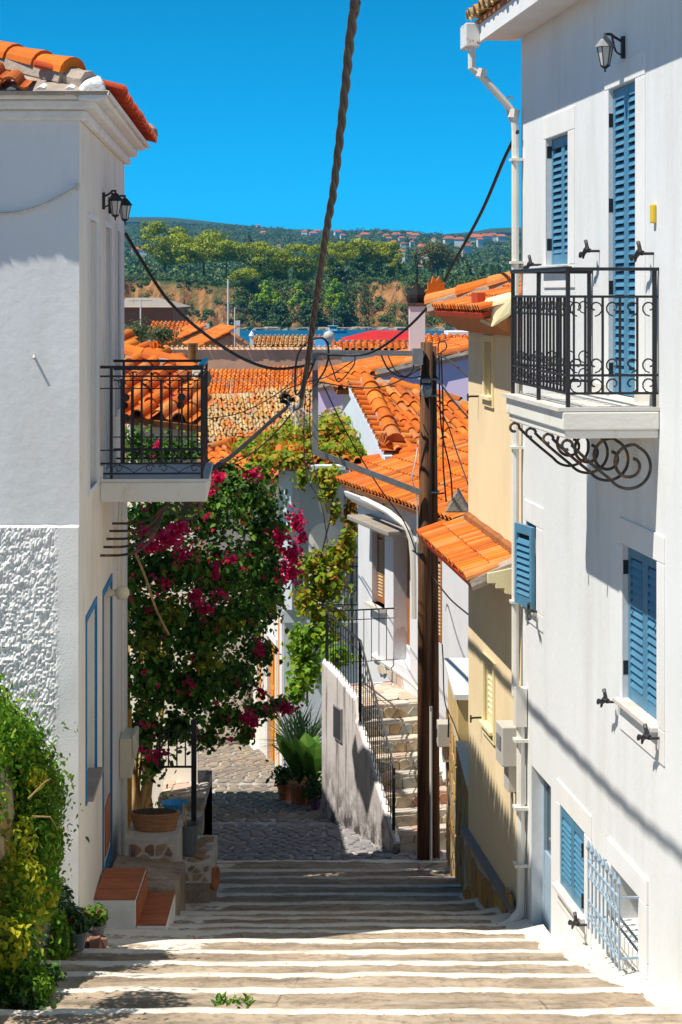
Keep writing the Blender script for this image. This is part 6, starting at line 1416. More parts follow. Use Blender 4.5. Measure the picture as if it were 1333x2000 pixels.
# (2) far orange roof, (3) old buff roof, brown wall
def simple_roof(name, label, e0, e1, slope, tops, w, l, m, wallm='creamwall', zb=-12, lim=300, rid=None, jit=.012):
    t = town(name, lerp(e0,e1,.5)+Vector((0,1,-2)), label); o_, n_ = roof_plane(e0, e1, slope); po = [Vector(e0), Vector(e1)] + [ray_plane(x, y, o_, n_) for x, y in tops]
    r_ = slab_under(po, n_, .1).build('roof', M['tilebed'] if m == 'tile' else M['cement'], t); roof_tiles(r_, e0, e1, po, w, l, m, lim, jit); walls(t, inset(po,.35), zb, wallm)
    if rid: ridge_tiles(r_, po[rid[0]], po[rid[1]], .12, .42, 'tile' if m != 'oldtile' else 'oldtile')
    return t, r_, po, n_
e0, e1 = P(380,776,75), P(640,776,75); simple_roof('tiled_house', 'far house with a plain orange pantile roof in front of the brown wall', e0, e1, .36, [(655,718),(380,722)], .17, .34, 'tile', 'brownwall')
e0, e1 = P(370,866,60), P(690,852,60.5); simple_roof('tiled_house', 'house with an old lichened buff and orange tile roof below the iron balcony', e0, e1, .36, [(690,770),(660,757),(370,772)], .175, .40, 'oldtile', 'brownwall', jit=.03)
mb = MB()
for k in range(46): p = P(400+k*5.6, 872-k*.1, 59.6); mb.box(WORLD, p.x-.04, p.x+.04, p.y, p.y+.7, p.z-.16, p.z-.06)
kind(mb.build('rafter_ends', M['wood'], bpy.data.objects.get('tiled_house.002')), 'stuff')
t = thing('brown_house', P(440,722,80), 'long plain brown-rendered house wall capped with a row of tiles', 'house')
x0, x1 = P(225,0,80).x, P(668,0,80).x; z0, z1 = P(0,760,80).z, P(0,683,80).z
mb = MB(); mb.box(WORLD, x0, x1, 80, 84, -12, z1); mb.build('wall', M['brownwall'], t)
cp_ = part('wall_capping', P(440,672,80), t); e0, e1 = Vector((x0,79.9,z1+.03)), Vector((x1,79.9,z1+.03)); roof_tiles(cp_, e0, e1, [e0, e1, e1+Vector((0,.42,.08)), e0+Vector((0,.42,.08))], .22, .4, 'oldtile')
# (4) orange roof with a white-mortared verge below the buff one
e0, e1 = P(385,958,42), P(660,905,44); e0.z = e1.z = -4.0; o_, n_ = roof_plane(e0, e1, .30)
t, r_, po, n_ = simple_roof('tiled_house', 'house with a low orange roof edged in white mortar beside the vine', e0, e1, .30, [(668,812),(560,846),(470,862),(395,882)], .24, .40, 'tile')
for q in range(2, 5): ridge_tiles(r_, po[q], po[q+1] if q+1 < len(po) else po[q], .12, .42, 'tile')
mb = MB(); mb.tube(smooth([po[2]+n_*.05, po[3]+n_*.05, po[4]+n_*.05, po[5]+n_*.05], 8), .075, 6); mb.build('verge_mortar', M['whitecem'], r_); acroterion(r_, P(453,872,44)+Vector((0,0,-.1)), .3, (.2,1,0))
# (5) big-tiled gabled house
e0, e1 = P(752,884,36), P(945,880,36.6); e1.z = e0.z; o_, n_ = roof_plane(e0, e1, .36); po = [e0, e1, ray_plane(945,800,o_,n_), ray_plane(915,794,o_,n_), ray_plane(855,776,o_,n_), ray_plane(766,752,o_,n_), ray_plane(684,752,o_,n_)]
t = town('tiled_house', P(800,900,37), 'white gabled house with heavy orange barrel tiles and a red eave board')
r_ = slab_under(po, n_, .10).build('roof', M['cement'], t)
hip = [e0, ray_plane(712,800,o_,n_)]
main = [ray_plane(772,884,o_,n_)]+po[1:6]+[ray_plane(722,754,o_,n_)]
roof_tiles(r_, main[0], e1, main, .255, .42, 'tile', jit=.02)
# verge: a stack of short cross tiles up the gable
vg = po[6]-e0; nv = 13; key = tile_mb(.26, .62); vm = key.mesh('verge_tile', M['tile']); up = vg.normalized(); sx_ = (e1-e0).normalized(); sx_ = (sx_ - up*sx_.dot(up)).normalized(); nn_ = sx_.cross(up); nn_ = nn_ if nn_.z > 0 else -nn_
for k in range(nv):
    o = e0 + vg*((k+.5)/nv) - sx_*.05; yv, xv = sx_, -up
    if xv.cross(yv).dot(nn_) < 0: xv = up
    inst('verge_tile', vm, r_, Matrix.Translation(o + nn_*.02) @ Matrix(((xv.x,yv.x,nn_.x,0),(xv.y,yv.y,nn_.y,0),(xv.z,yv.z,nn_.z,0),(0,0,0,1))))
ridge_tiles(r_, ray_plane(772,872,o_,n_)+n_*.06, ray_plane(716,752,o_,n_)+n_*.06, .15, .42, 'tile', lift=.05)
for a, b in ((6,5),(5,4),(4,3)): ridge_tiles(r_, po[a], po[b], .12, .45, 'tile')
acroterion(r_, e0+Vector((-.02,.1,.08)), .24, (.3,1,0))
mb = MB(); mb.prism([e0+Vector((.0,.02,-.13)), e1+Vector((0,.02,-.13)), e1+Vector((0,.02,-.02)), e0+Vector((.0,.02,-.02))], Vector((0,.06,0))); mb.build('eave_board', M['redtile'], t)
gl_ = Vector((po[6].x, po[6].y, po[6].z)); gd = Vector((gl_.x-e0.x, gl_.y-e0.y, 0)); gf = Frame((e0.x+.12, e0.y+.05, 0), (gd.x, gd.y)); gL = gd.length
mb = MB(); mb.poly([gf.w(0,0,-11), gf.w(gL*2,0,-11), gf.w(gL*2,0,e0.z-.15), gf.w(gL,0,gl_.z-.13), gf.w(0,0,e0.z-.13)]); mb.quad(Vector((e0.x+.12,e0.y+.05,-11)), Vector((e1.x,e1.y+.05,-11)), Vector((e1.x,e1.y+.05,e1.z-.12)), Vector((e0.x+.12,e0.y+.05,e0.z-.13))); mb.build('wall', M['bluewhite'], t)
mb = MB(); mb.hexa([gf.w(-.1,0,e0.z-.20), gf.w(gL,0,gl_.z-.20), gf.w(gL,.14,gl_.z-.2), gf.w(-.1,.14,e0.z-.2), gf.w(-.1,0,e0.z-.06), gf.w(gL,0,gl_.z-.06), gf.w(gL,.14,gl_.z-.06), gf.w(-.1,.14,e0.z-.06)]); mb.build('verge_board', M['bluewhite'], t)
# (6) lilac house whose roof falls to the left
t = town('lilac_house', P(830,780,46), 'lilac-walled house with an orange roof sloping down towards the steel frame')
A_, B_ = P(620,754,44), P(940,682,43); C_ = B_ + Vector((-.3,6.0,0)); D_ = A_ + Vector((-.3,6.0,0)); n_ = (B_-A_).cross(C_-B_).normalized(); n_ = n_ if n_.z > 0 else -n_
po = [A_, B_, C_, D_]; r_ = slab_under(po, n_, .1).build('roof', M['tilebed'], t)
roof_tiles(r_, A_, D_, po, .26, .42, 'tile', jit=.02); ridge_tiles(r_, A_+n_*.03, B_+n_*.03, .12, .42, 'tile')
mb = MB(); q = Vector((0,.03,0)); mb.quad(Vector((A_.x,A_.y,-11))+q, Vector((B_.x,B_.y,-11))+q, B_+q-Vector((0,0,.12)), A_+q-Vector((0,0,.12))); mb.build('wall', M['lilac'], t)
e0, e1 = P(660,752,41.5), P(720,747,42); e0.z = e1.z = -1.98; simple_roof('tiled_house', 'small piece of low orange roof just below the steel frame', e0, e1, .3, [(730,718),(640,728)], .24, .4, 'tile')
# chimney
t = thing('chimney', P(815,700,48), 'white plastered chimney with a sooty black pointed cowl', 'chimney'); x0, x1 = P(800,0,48).x, P(831,0,48).x; zc = P(0,598,48).z
mb = MB(); mb.box(WORLD, x0, x1, 48, 48.4, -4, zc); mb.build('stack', M['whitetrim'], t)
mb = MB(); mb.box(WORLD, x0-.03, x1+.03, 47.97, 48.43, zc+.002, zc+.08); mb.build('chimney_ledge', M['rustiron'], t)
mb = MB(); mb.lathe(((x0+x1)/2, 48.2, zc+.082), [(.235,0),(.25,.12),(.235,.2),(.13,.34),(.055,.44),(.02,.5),(.025,.56),(.012,.74)], 8); mb.build('cowl', mat('sooty_black', (.012,.010,.010), bump=.1), t)
# (7) farther roofs and buildings near the shore
def gable(name, label, px0, px1, pye, pyr, Y, depth, slope=.4, m='tile', wallm='farwall', ry=0, lim=120, w=.24):
    e0, e1 = P(px0,pye,Y), P(px1,pye,Y); e1.y += ry; L_ = depth; up_ = Vector((0,L_,(P(0,pyr,Y+L_).z - e0.z)))
    t = town(name, lerp(e0,e1,.5)+Vector((0,1,-3)), label); po = [e0, e1, e1+up_, e0+up_]; n_ = (e1-e0).cross(up_).normalized(); n_ = n_ if n_.z > 0 else -n_
    r_ = slab_under(po, n_, .12).build('roof', M['tilebed'], t); roof_tiles(r_, e0, e1, po, w, .4, m, lim); walls(t, [p+Vector((0,.2 if k < 2 else -.2,0)) for k, p in enumerate(po)], -12.3, wallm); return t
M['red'] = mat('red_sheet_roof', (.55,.02,.012), rough=.5, var=.12, scale=.6, bump=.1)
t = thing('brown_building', P(290,625,130), 'low brown building with a pale flat roof under the orange cliff', 'building'); x0, x1 = P(225,0,130).x, P(338,0,130).x
mb = MB(); mb.box(WORLD, x0, x1, 130, 140, -13, P(0,600,130).z); mb.build('wall', mat('brown_paint', (.20,.09,.065), var=.1, bump=0), t)
mb = MB(); z = P(0,600,130).z; mb.hexa([Vector((x0,129.6,z+.002)), Vector((x1+.4,129.6,z+.002)), Vector((x1+.4,141,z+.002)), Vector((x0,141,z+.002)), Vector((x0,130,z+.15)), Vector((x1,130,z+.15)), Vector((x1-1.5,137,z+.62)), Vector((x0,137,z+.62))]); mb.build('roof', M['concrete'], t)
mb = MB(); c = P(259,613,129.99); mb.box(WORLD, c.x-.12, c.x+.12, 129.97, 130.01, c.z-.12, c.z+.12); mb.build('window', M['glass'], t)
gable('tiled_house', 'far house with a bright orange tile roof below the brown building', 288, 398, 652, 632, 110, 2.4, m='tile', lim=150)
def hiproof(label, pts, Y, m='tile', zb=-12.5, wallm='brownwall'):   # gabled: left plane + gable to the right, ridge going away
    (lx,ly), (rx,ry), (tx,ty), (gx,gy) = pts; e0 = P(lx,ly,Y); tp = P(tx,ty,Y+.6); g0 = P(gx,gy,Y); b = Vector((-1.2,7,0))
    t = town('tiled_house', lerp(e0,g0,.5)+Vector((0,1,-3)), label); po = [e0, tp, tp+b, e0+b]; n_ = (tp-e0).cross(b).normalized(); n_ = n_ if n_.z > 0 else -n_
    r_ = slab_under(po, n_, .12).build('roof', M['tilebed'], t); roof_tiles(r_, e0, e0+b, po, .26, .42, m, 150)
    po3 = [tp, g0, g0+b, tp+b]; n3 = (g0-tp).cross(b).normalized(); n3 = n3 if n3.z > 0 else -n3; slab_under(po3, n3, .12).build('roof', M['tilebed'], t)
    mb = MB(); q = Vector((0,.15,0)); mb.poly([Vector((e0.x,e0.y,zb))+q, Vector((g0.x,g0.y,zb))+q, g0+q-Vector((0,0,.1)), tp+q-Vector((0,0,.15)), e0+q-Vector((0,0,.1))]); mb.build('gable_wall', M[wallm], t)
hiproof('far house with an orange roof and grey gable, nearer the brown building', ((330,672),(0,0),(398,640),(432,655)), 100)
hiproof('far house with a salmon-orange roof and pale gable beside the white chimney stub', ((385,680),(0,0),(452,646),(486,668)), 92)
gable('tiled_house', 'far house with a worn buff and orange roof at the edge of the sea', 486, 630, 676, 657, 95, 2.6, m='oldtile', lim=220, w=.22)
gable('tiled_house', 'far house with a ribbed orange roof under the red sheet roof', 648, 800, 684, 669, 92, 2.2, m='tile', lim=150, w=.3)
gable('tiled_house', 'far house with a tiled orange roof beyond the white chimney', 828, 945, 690, 655, 70, 3.6, m='tile', lim=200, w=.26)
gable('tiled_house', 'orange roof in front of the far one beyond the white chimney', 826, 950, 712, 688, 62, 2.2, m='tile', lim=150, w=.26)
t = thing('shed', P(740,670,140), 'long low building with a bright red sheet roof at the water', 'building'); x0, x1 = P(695,0,140).x, P(845,0,140).x; z = P(0,664,140).z
mb = MB(); mb.box(WORLD, x0, x1, 140, 146, -12.5, z); mb.build('wall', M['brownwall'], t)
mb = MB(); mb.hexa([Vector((x0-1,139.5,z)), Vector((x1,139.5,z)), Vector((x1,147,z)), Vector((x0-1,147,z)), Vector((x0-1,139.6,z+.12)), Vector((x1,139.6,z+.12)), Vector((x1-1.6,143,z+.62)), Vector((x0+1.2,143,z+.62))]); mb.build('roof', M['red'], t)
t = thing('flat_roofed_house', P(895,660,150), 'small cream flat-roofed house at the water beyond the yellow house', 'house'); x0, x1 = P(876,0,150).x, P(930,0,150).x; z = P(0,648,150).z
mb = MB(); mb.box(WORLD, x0+.15, x1, 150, 156, -12.5, z-.25); mb.build('wall', M['creamwall'], t); mb = MB(); mb.box(WORLD, x0, x1, 149.8, 156, z-.248, z); mb.build('roof', M['whitetrim'], t)
mb = MB(); c = P(889,657,149.99); mb.box(WORLD, c.x-.2, c.x+.2, 149.96, 150.01, c.z-.15, c.z+.15); mb.build('window', M['glass'], t)
def pot_chimney(px, pyb, pyt, Y, wpx, lab, cap=True, m='creamwall'):
    c = P(px,pyb,Y); t = thing('small_chimney', c, lab, 'chimney', 'small chimneys among the far roofs'); w_ = wpx/F*Y/2; z1 = P(0,pyt,Y).z
    mb = MB(); mb.box(WORLD, c.x-w_, c.x+w_, Y-w_, Y+w_, c.z-1, z1-.25); mb.build('stack', M[m], t)
    mb = MB(); mb.lathe((c.x,Y,z1-.249), [(w_*1.1,0),(w_*1.7,.02),(w_*1.2,.12),(w_*.2,.25)], 8) if cap else mb.box(WORLD, c.x-w_*1.15, c.x+w_*1.15, Y-w_*1.15, Y+w_*1.15, z1-.249, z1); mb.build('chimney_cap', M['whitetrim'], t)
pot_chimney(492, 676, 646, 90, 7, 'slim round-capped chimney standing against the sea'); pot_chimney(464, 652, 626, 98, 9, 'square white chimney stub with a flat top among the far roofs', False, 'farwall'); pot_chimney(402, 642, 632, 104, 12, 'low white block chimney on the far orange roof', False, 'farwall')
def mast(px, pyb, pyt, Y, lab, arms, r=.03, tip=0):
    b, t_ = P(px,pyb,Y), P(px+tip,pyt,Y); t = thing('antenna_mast', b, lab, 'antenna', 'aerial masts among the roofs'); mb = MB(); mb.tube([b, t_], r, 5); mb.build('mast', M['pipe'], t)
    mb = MB()
    for q, l in arms: c = b.lerp(t_, q); mb.tube([c+Vector((-l,0,0)), c+Vector((l,0,.02))], r*.5, 4); mb.tube([c+Vector((-l*.6,.05,-.1)), c+Vector((-l*.6,.05,.1))], r*.4, 4)
    if arms: mb.build('aerial', M['galv'], t)
mast(446, 640, 545, 160, 'tallest thin antenna mast in front of the orange cliff', [(.3,.35),(.42,.3),(.5,.4)], .07); mast(459, 676, 600, 92, 'thin aerial pole with a slanting arm beside the square chimney', [(.95,.5)], .03); mast(275, 668, 585, 100, 'pale aerial pole rising by the brown building', [(.97,.6)], .04); mast(452, 775, 742, 70, 'small television aerial on the plain orange roof', [(.96,.9),(.7,.2)], .025)
# olive bush, solar ball, boat
M['oliveleaf'] = leafmat('olive_bush_leaves', [(0,(.07,.11,.04)), (.5,(.14,.19,.08)), (1,(.24,.28,.14))], .3)
for px, py, Y, r_, lab in ((268,652,97,1.0,'silvery green olive bush behind the palmette roof'), (318,655,95,.7,'smaller silvery olive bush near the aerial pole')):
    c = P(px,py,Y); t = thing('olive_tree', c+Vector((0,0,-1.2)), lab, 'tree'); BN.clear(); p_ = blob_pts(c, (r_*.9,r_*.8,r_*.55), 1500, .3); place(leaf_mesh('crown', p_, .18, M['oliveleaf'], droop=-.5, up=.4, wid=.3, nrm=np.concatenate(BN), nk=.6), 'crown', t); mb = MB(); mb.tube([c+Vector((0,0,-3)), c], [.12,.06], 6); mb.build('trunk', M['darkbark'], t)
t = thing('water_ball', P(643,668,90), 'white ball-shaped tank with a blue solar panel on a far roof', 'water tank'); c = P(643,657,90); mb = MB(); mb.lathe(c, [(.05,-.26),(.18,-.2),(.26,-.06),(.26,.06),(.18,.2),(.05,.26)], 12); mb.build('tank', M['plastic'], t, smooth=True)
mb = MB(); a = P(630,672,89.8); mb.hexa([a+Vector((-.35,0,-.2)), a+Vector((.3,0,-.2)), a+Vector((.3,.5,.25)), a+Vector((-.35,.5,.25)), a+Vector((-.35,0,-.15)), a+Vector((.3,0,-.15)), a+Vector((.3,.5,.3)), a+Vector((-.35,.5,.3))]); mb.build('solar_panel', mat('solar_blue', (.05,.2,.42), rough=.3, bump=0), t)
c = P(655,652,640); c.z = SEA; t = thing('fishing_boat', c, 'small blue and white fishing boat moored in the bay', 'boat'); f = Frame(c, (1,.15)); mb = MB()
H_ = [(-3.6,.9),(-2.5,1.15),(0,1.2),(2.4,.9),(3.9,.05)]
for (a, w_), (b, v) in zip(H_[:-1], H_[1:]):
    za_, zb_ = .9+.05*max(0,a)**1.6*.6, .9+.05*max(0,b)**1.6*.6; mb.hexa([f.w(a,-w_*.5,-.3), f.w(b,-v*.5,-.3), f.w(b,v*.5,-.3), f.w(a,w_*.5,-.3), f.w(a,-w_,za_), f.w(b,-v,zb_), f.w(b,v,zb_), f.w(a,w_,za_)])
mb.build('hull', mat('boat_blue', (.12,.4,.55), var=.1, bump=0), t)
mb = MB(); mb.box(f, -2.0, .6, -.75, .75, .9, 2.4); mb.build('cabin', M['farwall'], t); mb = MB(); mb.box(f, -2.3, .9, -.9, .9, 2.402, 2.55); mb.build('cabin_roof', M['farwall'], t)
mb = MB(); mb.box(f, -1.7, .3, -.76, -.752, 1.6, 2.1); mb.build('cabin_window', M['glass'], t); mb = MB(); mb.tube([f.w(-.6,0,2.5), f.w(-.6,0,5.2)], .06, 5); mb.tube([f.w(2.6,0,1), f.w(2.6,0,3)], .05, 5); mb.tube([f.w(-.6,0,5), f.w(2.6,0,3)], .025, 4); mb.build('mast', M['pipe'], t)

# ================================================================ bougainvillea over the alley
M['bleaf'] = leafmat('bougainvillea_leaves', [(0,(.015,.05,.008)), (.35,(.05,.15,.015)), (.75,(.11,.27,.028)), (1,(.24,.40,.045))], .4)
M['bleafy'] = leafmat('bougainvillea_sunlit_tone_leaves', [(0,(.15,.24,.015)), (.5,(.32,.38,.03)), (1,(.55,.46,.04))], .45)  # lighter, yellower leaf copy: the look of sun put into the colour
BV = thing('bougainvillea', P(275,1640,25.0), 'huge dark green bougainvillea with magenta sprays arching over the alley beside the plaster house', 'bougainvillea')
BN.clear(); cl = []
BL = [(300,1010,24.6,.36,.5,.30,1500),(395,1000,25.2,.45,.6,.36,2200),(475,960,26.0,.40,.6,.30,1900),(440,920,26.2,.2,.4,.12,500),(330,1110,24.6,.42,.55,.36,2300),(430,1110,25.2,.5,.6,.40,2800),(520,1040,26.4,.30,.5,.34,1500),(300,1210,24.4,.36,.5,.36,2200),(390,1230,25.0,.48,.6,.42,3000),(475,1200,25.8,.38,.5,.36,1900),(530,1130,26.6,.24,.4,.28,900),(290,1320,24.4,.32,.45,.34,1900),(370,1340,24.9,.45,.5,.36,2400),(450,1320,25.6,.36,.5,.28,1600),(505,1270,26.2,.2,.4,.22,700),(280,1420,24.5,.24,.4,.26,900),(345,1420,24.8,.26,.4,.20,900),(440,1400,25.4,.30,.4,.16,800),(515,1385,26.2,.22,.4,.10,420),(480,1432,25.8,.10,.2,.14,200),(300,1490,24.6,.18,.3,.18,450),(548,1372,26.5,.15,.3,.08,220),(405,1442,25.2,.24,.3,.10,380),(520,985,26.6,.16,.3,.2,420),(262,1120,24.2,.14,.4,.8,900)]
for px, py, Y, rx, ry, rz, n in BL: cl.append(blob_pts(P(px,py,Y), (rx*1.03,ry,rz*1.03), int(n*.72), .35))
place(leaf_mesh('foliage', np.concatenate(cl), .078, M['bleaf'], droop=1.0, up=.6, wid=.72, nrm=np.concatenate(BN), nk=.6), 'foliage', BV)
BN.clear(); cl = []
for px, py, Y, rx, ry, rz, n in ((500,1130,27.0,.22,.3,.36,520),(530,1060,27.3,.16,.3,.30,420),(490,1090,27.2,.18,.3,.3,300),(520,1180,27.2,.18,.3,.22,360),(400,1290,24.6,.25,.3,.12,150),(290,1250,24.1,.16,.2,.2,140),(330,1200,24.2,.22,.2,.12,160),(430,1215,24.8,.3,.2,.08,160)): cl.append(blob_pts(P(px,py,Y), (rx,ry,rz), n, .2))
place(leaf_mesh('sunlit_tone_foliage', np.concatenate(cl), .085, M['bleafy'], droop=.9, up=.6, wid=.72, nrm=np.concatenate(BN), nk=.6), 'sunlit_tone_foliage', BV)
M['magenta'] = leafmat('magenta_bracts', [(0,(.58,.008,.085)), (.5,(.80,.015,.14)), (1,(.9,.05,.22))], .4, .6)
for px, py, Y, rx, ry, rz, n in ((330,1050,24.1,.16,.2,.10,230),(295,1068,24.0,.11,.1,.06,130),(352,1030,24.2,.12,.1,.07,120),(280,1035,24.0,.06,.1,.05,50),(570,1085,26.2,.12,.2,.20,230),(582,1020,26.3,.09,.15,.13,150),(565,1120,26.2,.14,.2,.10,120),(590,1050,26.4,.05,.1,.06,40),(545,1050,26.2,.08,.15,.10,70),(425,932,25.6,.10,.15,.05,90),(490,925,25.9,.12,.15,.06,80),(410,960,25.4,.08,.1,.06,50),(380,1165,24.6,.10,.1,.08,70),(420,1115,24.8,.06,.1,.09,50),(360,1085,24.5,.22,.2,.14,50),(400,1190,24.7,.10,.1,.06,45),(430,1160,24.9,.14,.2,.10,30),(505,1262,25.9,.06,.1,.10,45),(480,1400,25.5,.10,.1,.08,60),(560,1385,26.2,.13,.1,.08,90),(495,1410,25.5,.09,.1,.08,50),(310,1475,24.2,.12,.1,.06,45),(275,1462,24.1,.05,.05,.04,14),(450,1090,25.0,.2,.2,.1,24),(325,1140,24.2,.12,.1,.1,16),(510,1350,26,.08,.1,.08,20)):
    p_ = blob_pts(P(px,py,Y-.45), (rx*1.1,ry,rz*1.1), int(n*1.6), .1); o = place(leaf_mesh('flower_spray', p_, .05, M['magenta'], droop=.2, up=.3, wid=.95), 'flower_spray', BV); kind(o, 'stuff')
p_ = np.concatenate([blob_pts(P(px,py,Y-.5), (rx*1.2,ry*.3,rz*1.2), max(2,n//260), .3) for px, py, Y, rx, ry, rz, n in BL]); p_ = np.repeat(p_, 4, 0) + RNG.normal(0,.018,(len(p_)*4,3)); kind(place(leaf_mesh('loose_flowers', p_, .045, M['magenta'], droop=.2, up=.3, wid=.95), 'loose_flowers', BV), 'stuff')
mb = MB()
for k in range(9):
    b = P(258+k*4, 1610, 24.9+.03*k); s = Vector((random.uniform(-.05,.1),random.uniform(-.05,.1),0)); pts = [b + Vector((random.uniform(-.03,.03),0,-.45)), b+Vector((.03*math.sin(k),0,.1)), b+s+Vector((.05*math.cos(k*2),.03,.5)), b+s*2+Vector((.09*math.sin(k*3),0,1.0)), b+s*4+Vector((.1*k/9,.1,1.9)), b+s*5+Vector((.25*k/9,.1,2.8))]
    mb = MB(); mb.tube(smooth(pts, 5), [.045-.0009*j for j in range(26)], 6); mb.build('stem', M['bark'], BV, smooth=True)
for pts in ([(262,1075,23.7),(285,1130,23.7),(305,1190,23.7),(330,1240,23.8)], [(420,1180,25),(360,1100,24.9),(310,1000,24.7)], [(300,1480,24.6),(380,1380,25),(470,1330,25.6),(540,1372,26.4)]):
    mb = MB(); mb.tube(smooth([P(*p) for p in pts], 4), .016, 5); mb.build('branch', M['bark'], BV)
# small plant by the stem, plants beyond the balcony
c = P(322,1600,23.3); t = thing('potted_shrub', Vector((c.x,c.y,-6.7)), 'small bright green shrub beside the twisted bougainvillea stem', 'shrub'); BN.clear(); p_ = blob_pts(c, (.12,.14,.28), 420, .2); place(leaf_mesh('foliage', p_, .06, M['geran'], droop=1, up=.6, wid=.6), 'foliage', t); mb = MB(); mb.tube([Vector((c.x,c.y,-7)), c], .012, 5); mb.build('stem', M['bark'], t)
c = P(305,880,25.2); t = thing('roof_plant', c, 'dark potted plant with pink flowers seen through the iron balcony bars', 'plant'); p_ = np.concatenate([blob_pts(P(265,868,25.2), (.2,.3,.22), 500, .2), blob_pts(P(320,880,25.2), (.3,.3,.18), 600, .2), blob_pts(P(370,880,25.2), (.16,.3,.16), 300, .2)]); place(leaf_mesh('foliage', p_, .07, M['bleaf'], droop=.3, up=.6, wid=.7), 'foliage', t); [kind(place(leaf_mesh('flower', blob_pts(P(x,y,24.9), (r,.06,r), n, .1), .05, M['magenta'], up=.4, wid=.9), 'flower', t), 'stuff') for x, y, r, n in ((306,868,.05,18),(300,892,.025,8))]

# ================================================================ the yellowing vine over the arched house
M['vine'] = leafmat('vine_leaves', [(0,(.12,.24,.015)), (.3,(.26,.40,.025)), (.6,(.42,.48,.03)), (.8,(.55,.45,.04)), (.92,(.55,.24,.03)), (1,(.36,.12,.03))], .45)
M['vinegreen'] = leafmat('green_vine_leaves', [(0,(.10,.24,.015)), (.5,(.22,.42,.025)), (1,(.40,.52,.04))], .45)
M['vinebrown'] = leafmat('dry_vine_leaves', [(0,(.3,.12,.02)), (.5,(.42,.2,.03)), (1,(.5,.32,.06))], .3)
VN = thing('grape_vine', P(650,1400,37), 'yellow and rust coloured vine covering the roof and loggia of the arched house', 'vine'); BN.clear(); cl = []
VL = [(500,882,38.5,.28,.5,.10,500),(545,868,40,.34,.6,.14,900),(600,850,40.5,.40,.7,.16,1000),(660,845,40.2,.34,.7,.22,1000),(712,862,39.4,.30,.6,.16,700),(690,890,38.6,.34,.5,.12,700),(620,890,38.6,.40,.6,.14,800),(560,905,37.6,.30,.4,.12,450),(640,930,37.3,.22,.3,.16,420),(505,915,37.6,.18,.3,.2,380),(640,955,37.1,.13,.2,.18,260),(590,930,37.1,.05,.1,.18,110),(655,1000,37,.07,.15,.16,70),(660,1090,36.9,.18,.2,.22,480),(622,1100,36.8,.16,.2,.18,340),(640,1140,36.7,.30,.2,.26,800),(680,1060,36.9,.10,.15,.3,280),(600,1170,36.6,.16,.2,.16,360),(640,1200,36.6,.28,.2,.14,420),(590,1110,36.7,.10,.2,.16,180)]
for px, py, Y, rx, ry, rz, n in VL:
    if py < 912: py -= 10; n = int(n*1.9)
    cl.append(blob_pts(P(px,py,Y), (rx*1.15,ry,rz*1.15), int(n*1.35), .2))
place(leaf_mesh('foliage', np.concatenate(cl), .105, M['vine'], droop=.7, up=.7, wid=.85, nrm=np.concatenate(BN), nk=.5), 'foliage', VN)
BN.clear(); cl = []
for px, py, Y, rx, ry, rz, n in ((590,1260,36.4,.22,.25,.36,900),(600,1310,36.3,.24,.25,.30,700),(625,1240,36.4,.26,.25,.24,500),(580,1350,36.2,.16,.2,.24,300),(660,1280,35,.22,.15,.22,330),(665,850,40,.22,.4,.16,300),(700,885,38.4,.26,.4,.08,300)): cl.append(blob_pts(P(px,py,Y), (rx,ry,rz), n, .2))
place(leaf_mesh('green_foliage', np.concatenate(cl), .105, M['vinegreen'], droop=.8, up=.6, wid=.85, nrm=np.concatenate(BN), nk=.5), 'green_foliage', VN)
p_ = np.concatenate([blob_pts(P(687,1000,37.2), (.10,.1,.40), 420, .1), blob_pts(P(570,885,38.4), (.3,.4,.06), 200, .1), blob_pts(P(640,1240,36.5), (.25,.1,.2), 130, .1), blob_pts(P(480,1010,38), (.14,.2,.22), 180, .1)])
place(leaf_mesh('dry_foliage', p_, .10, M['vinebrown'], droop=1, up=.4, wid=.7), 'dry_foliage', VN)
for pts in ([(690,1300,36.9),(688,1150,36.9),(692,1000,37.2),(680,930,37.4)], [(600,1380,36.4),(605,1250,36.5),(625,1100,36.7),(650,980,37),(640,900,38)], [(640,920,37.6),(580,880,39),(500,880,38.6)]):
    mb = MB(); mb.tube(smooth([P(*p) for p in pts], 5), .02, 5); mb.build('stem', M['darkbark'], VN)
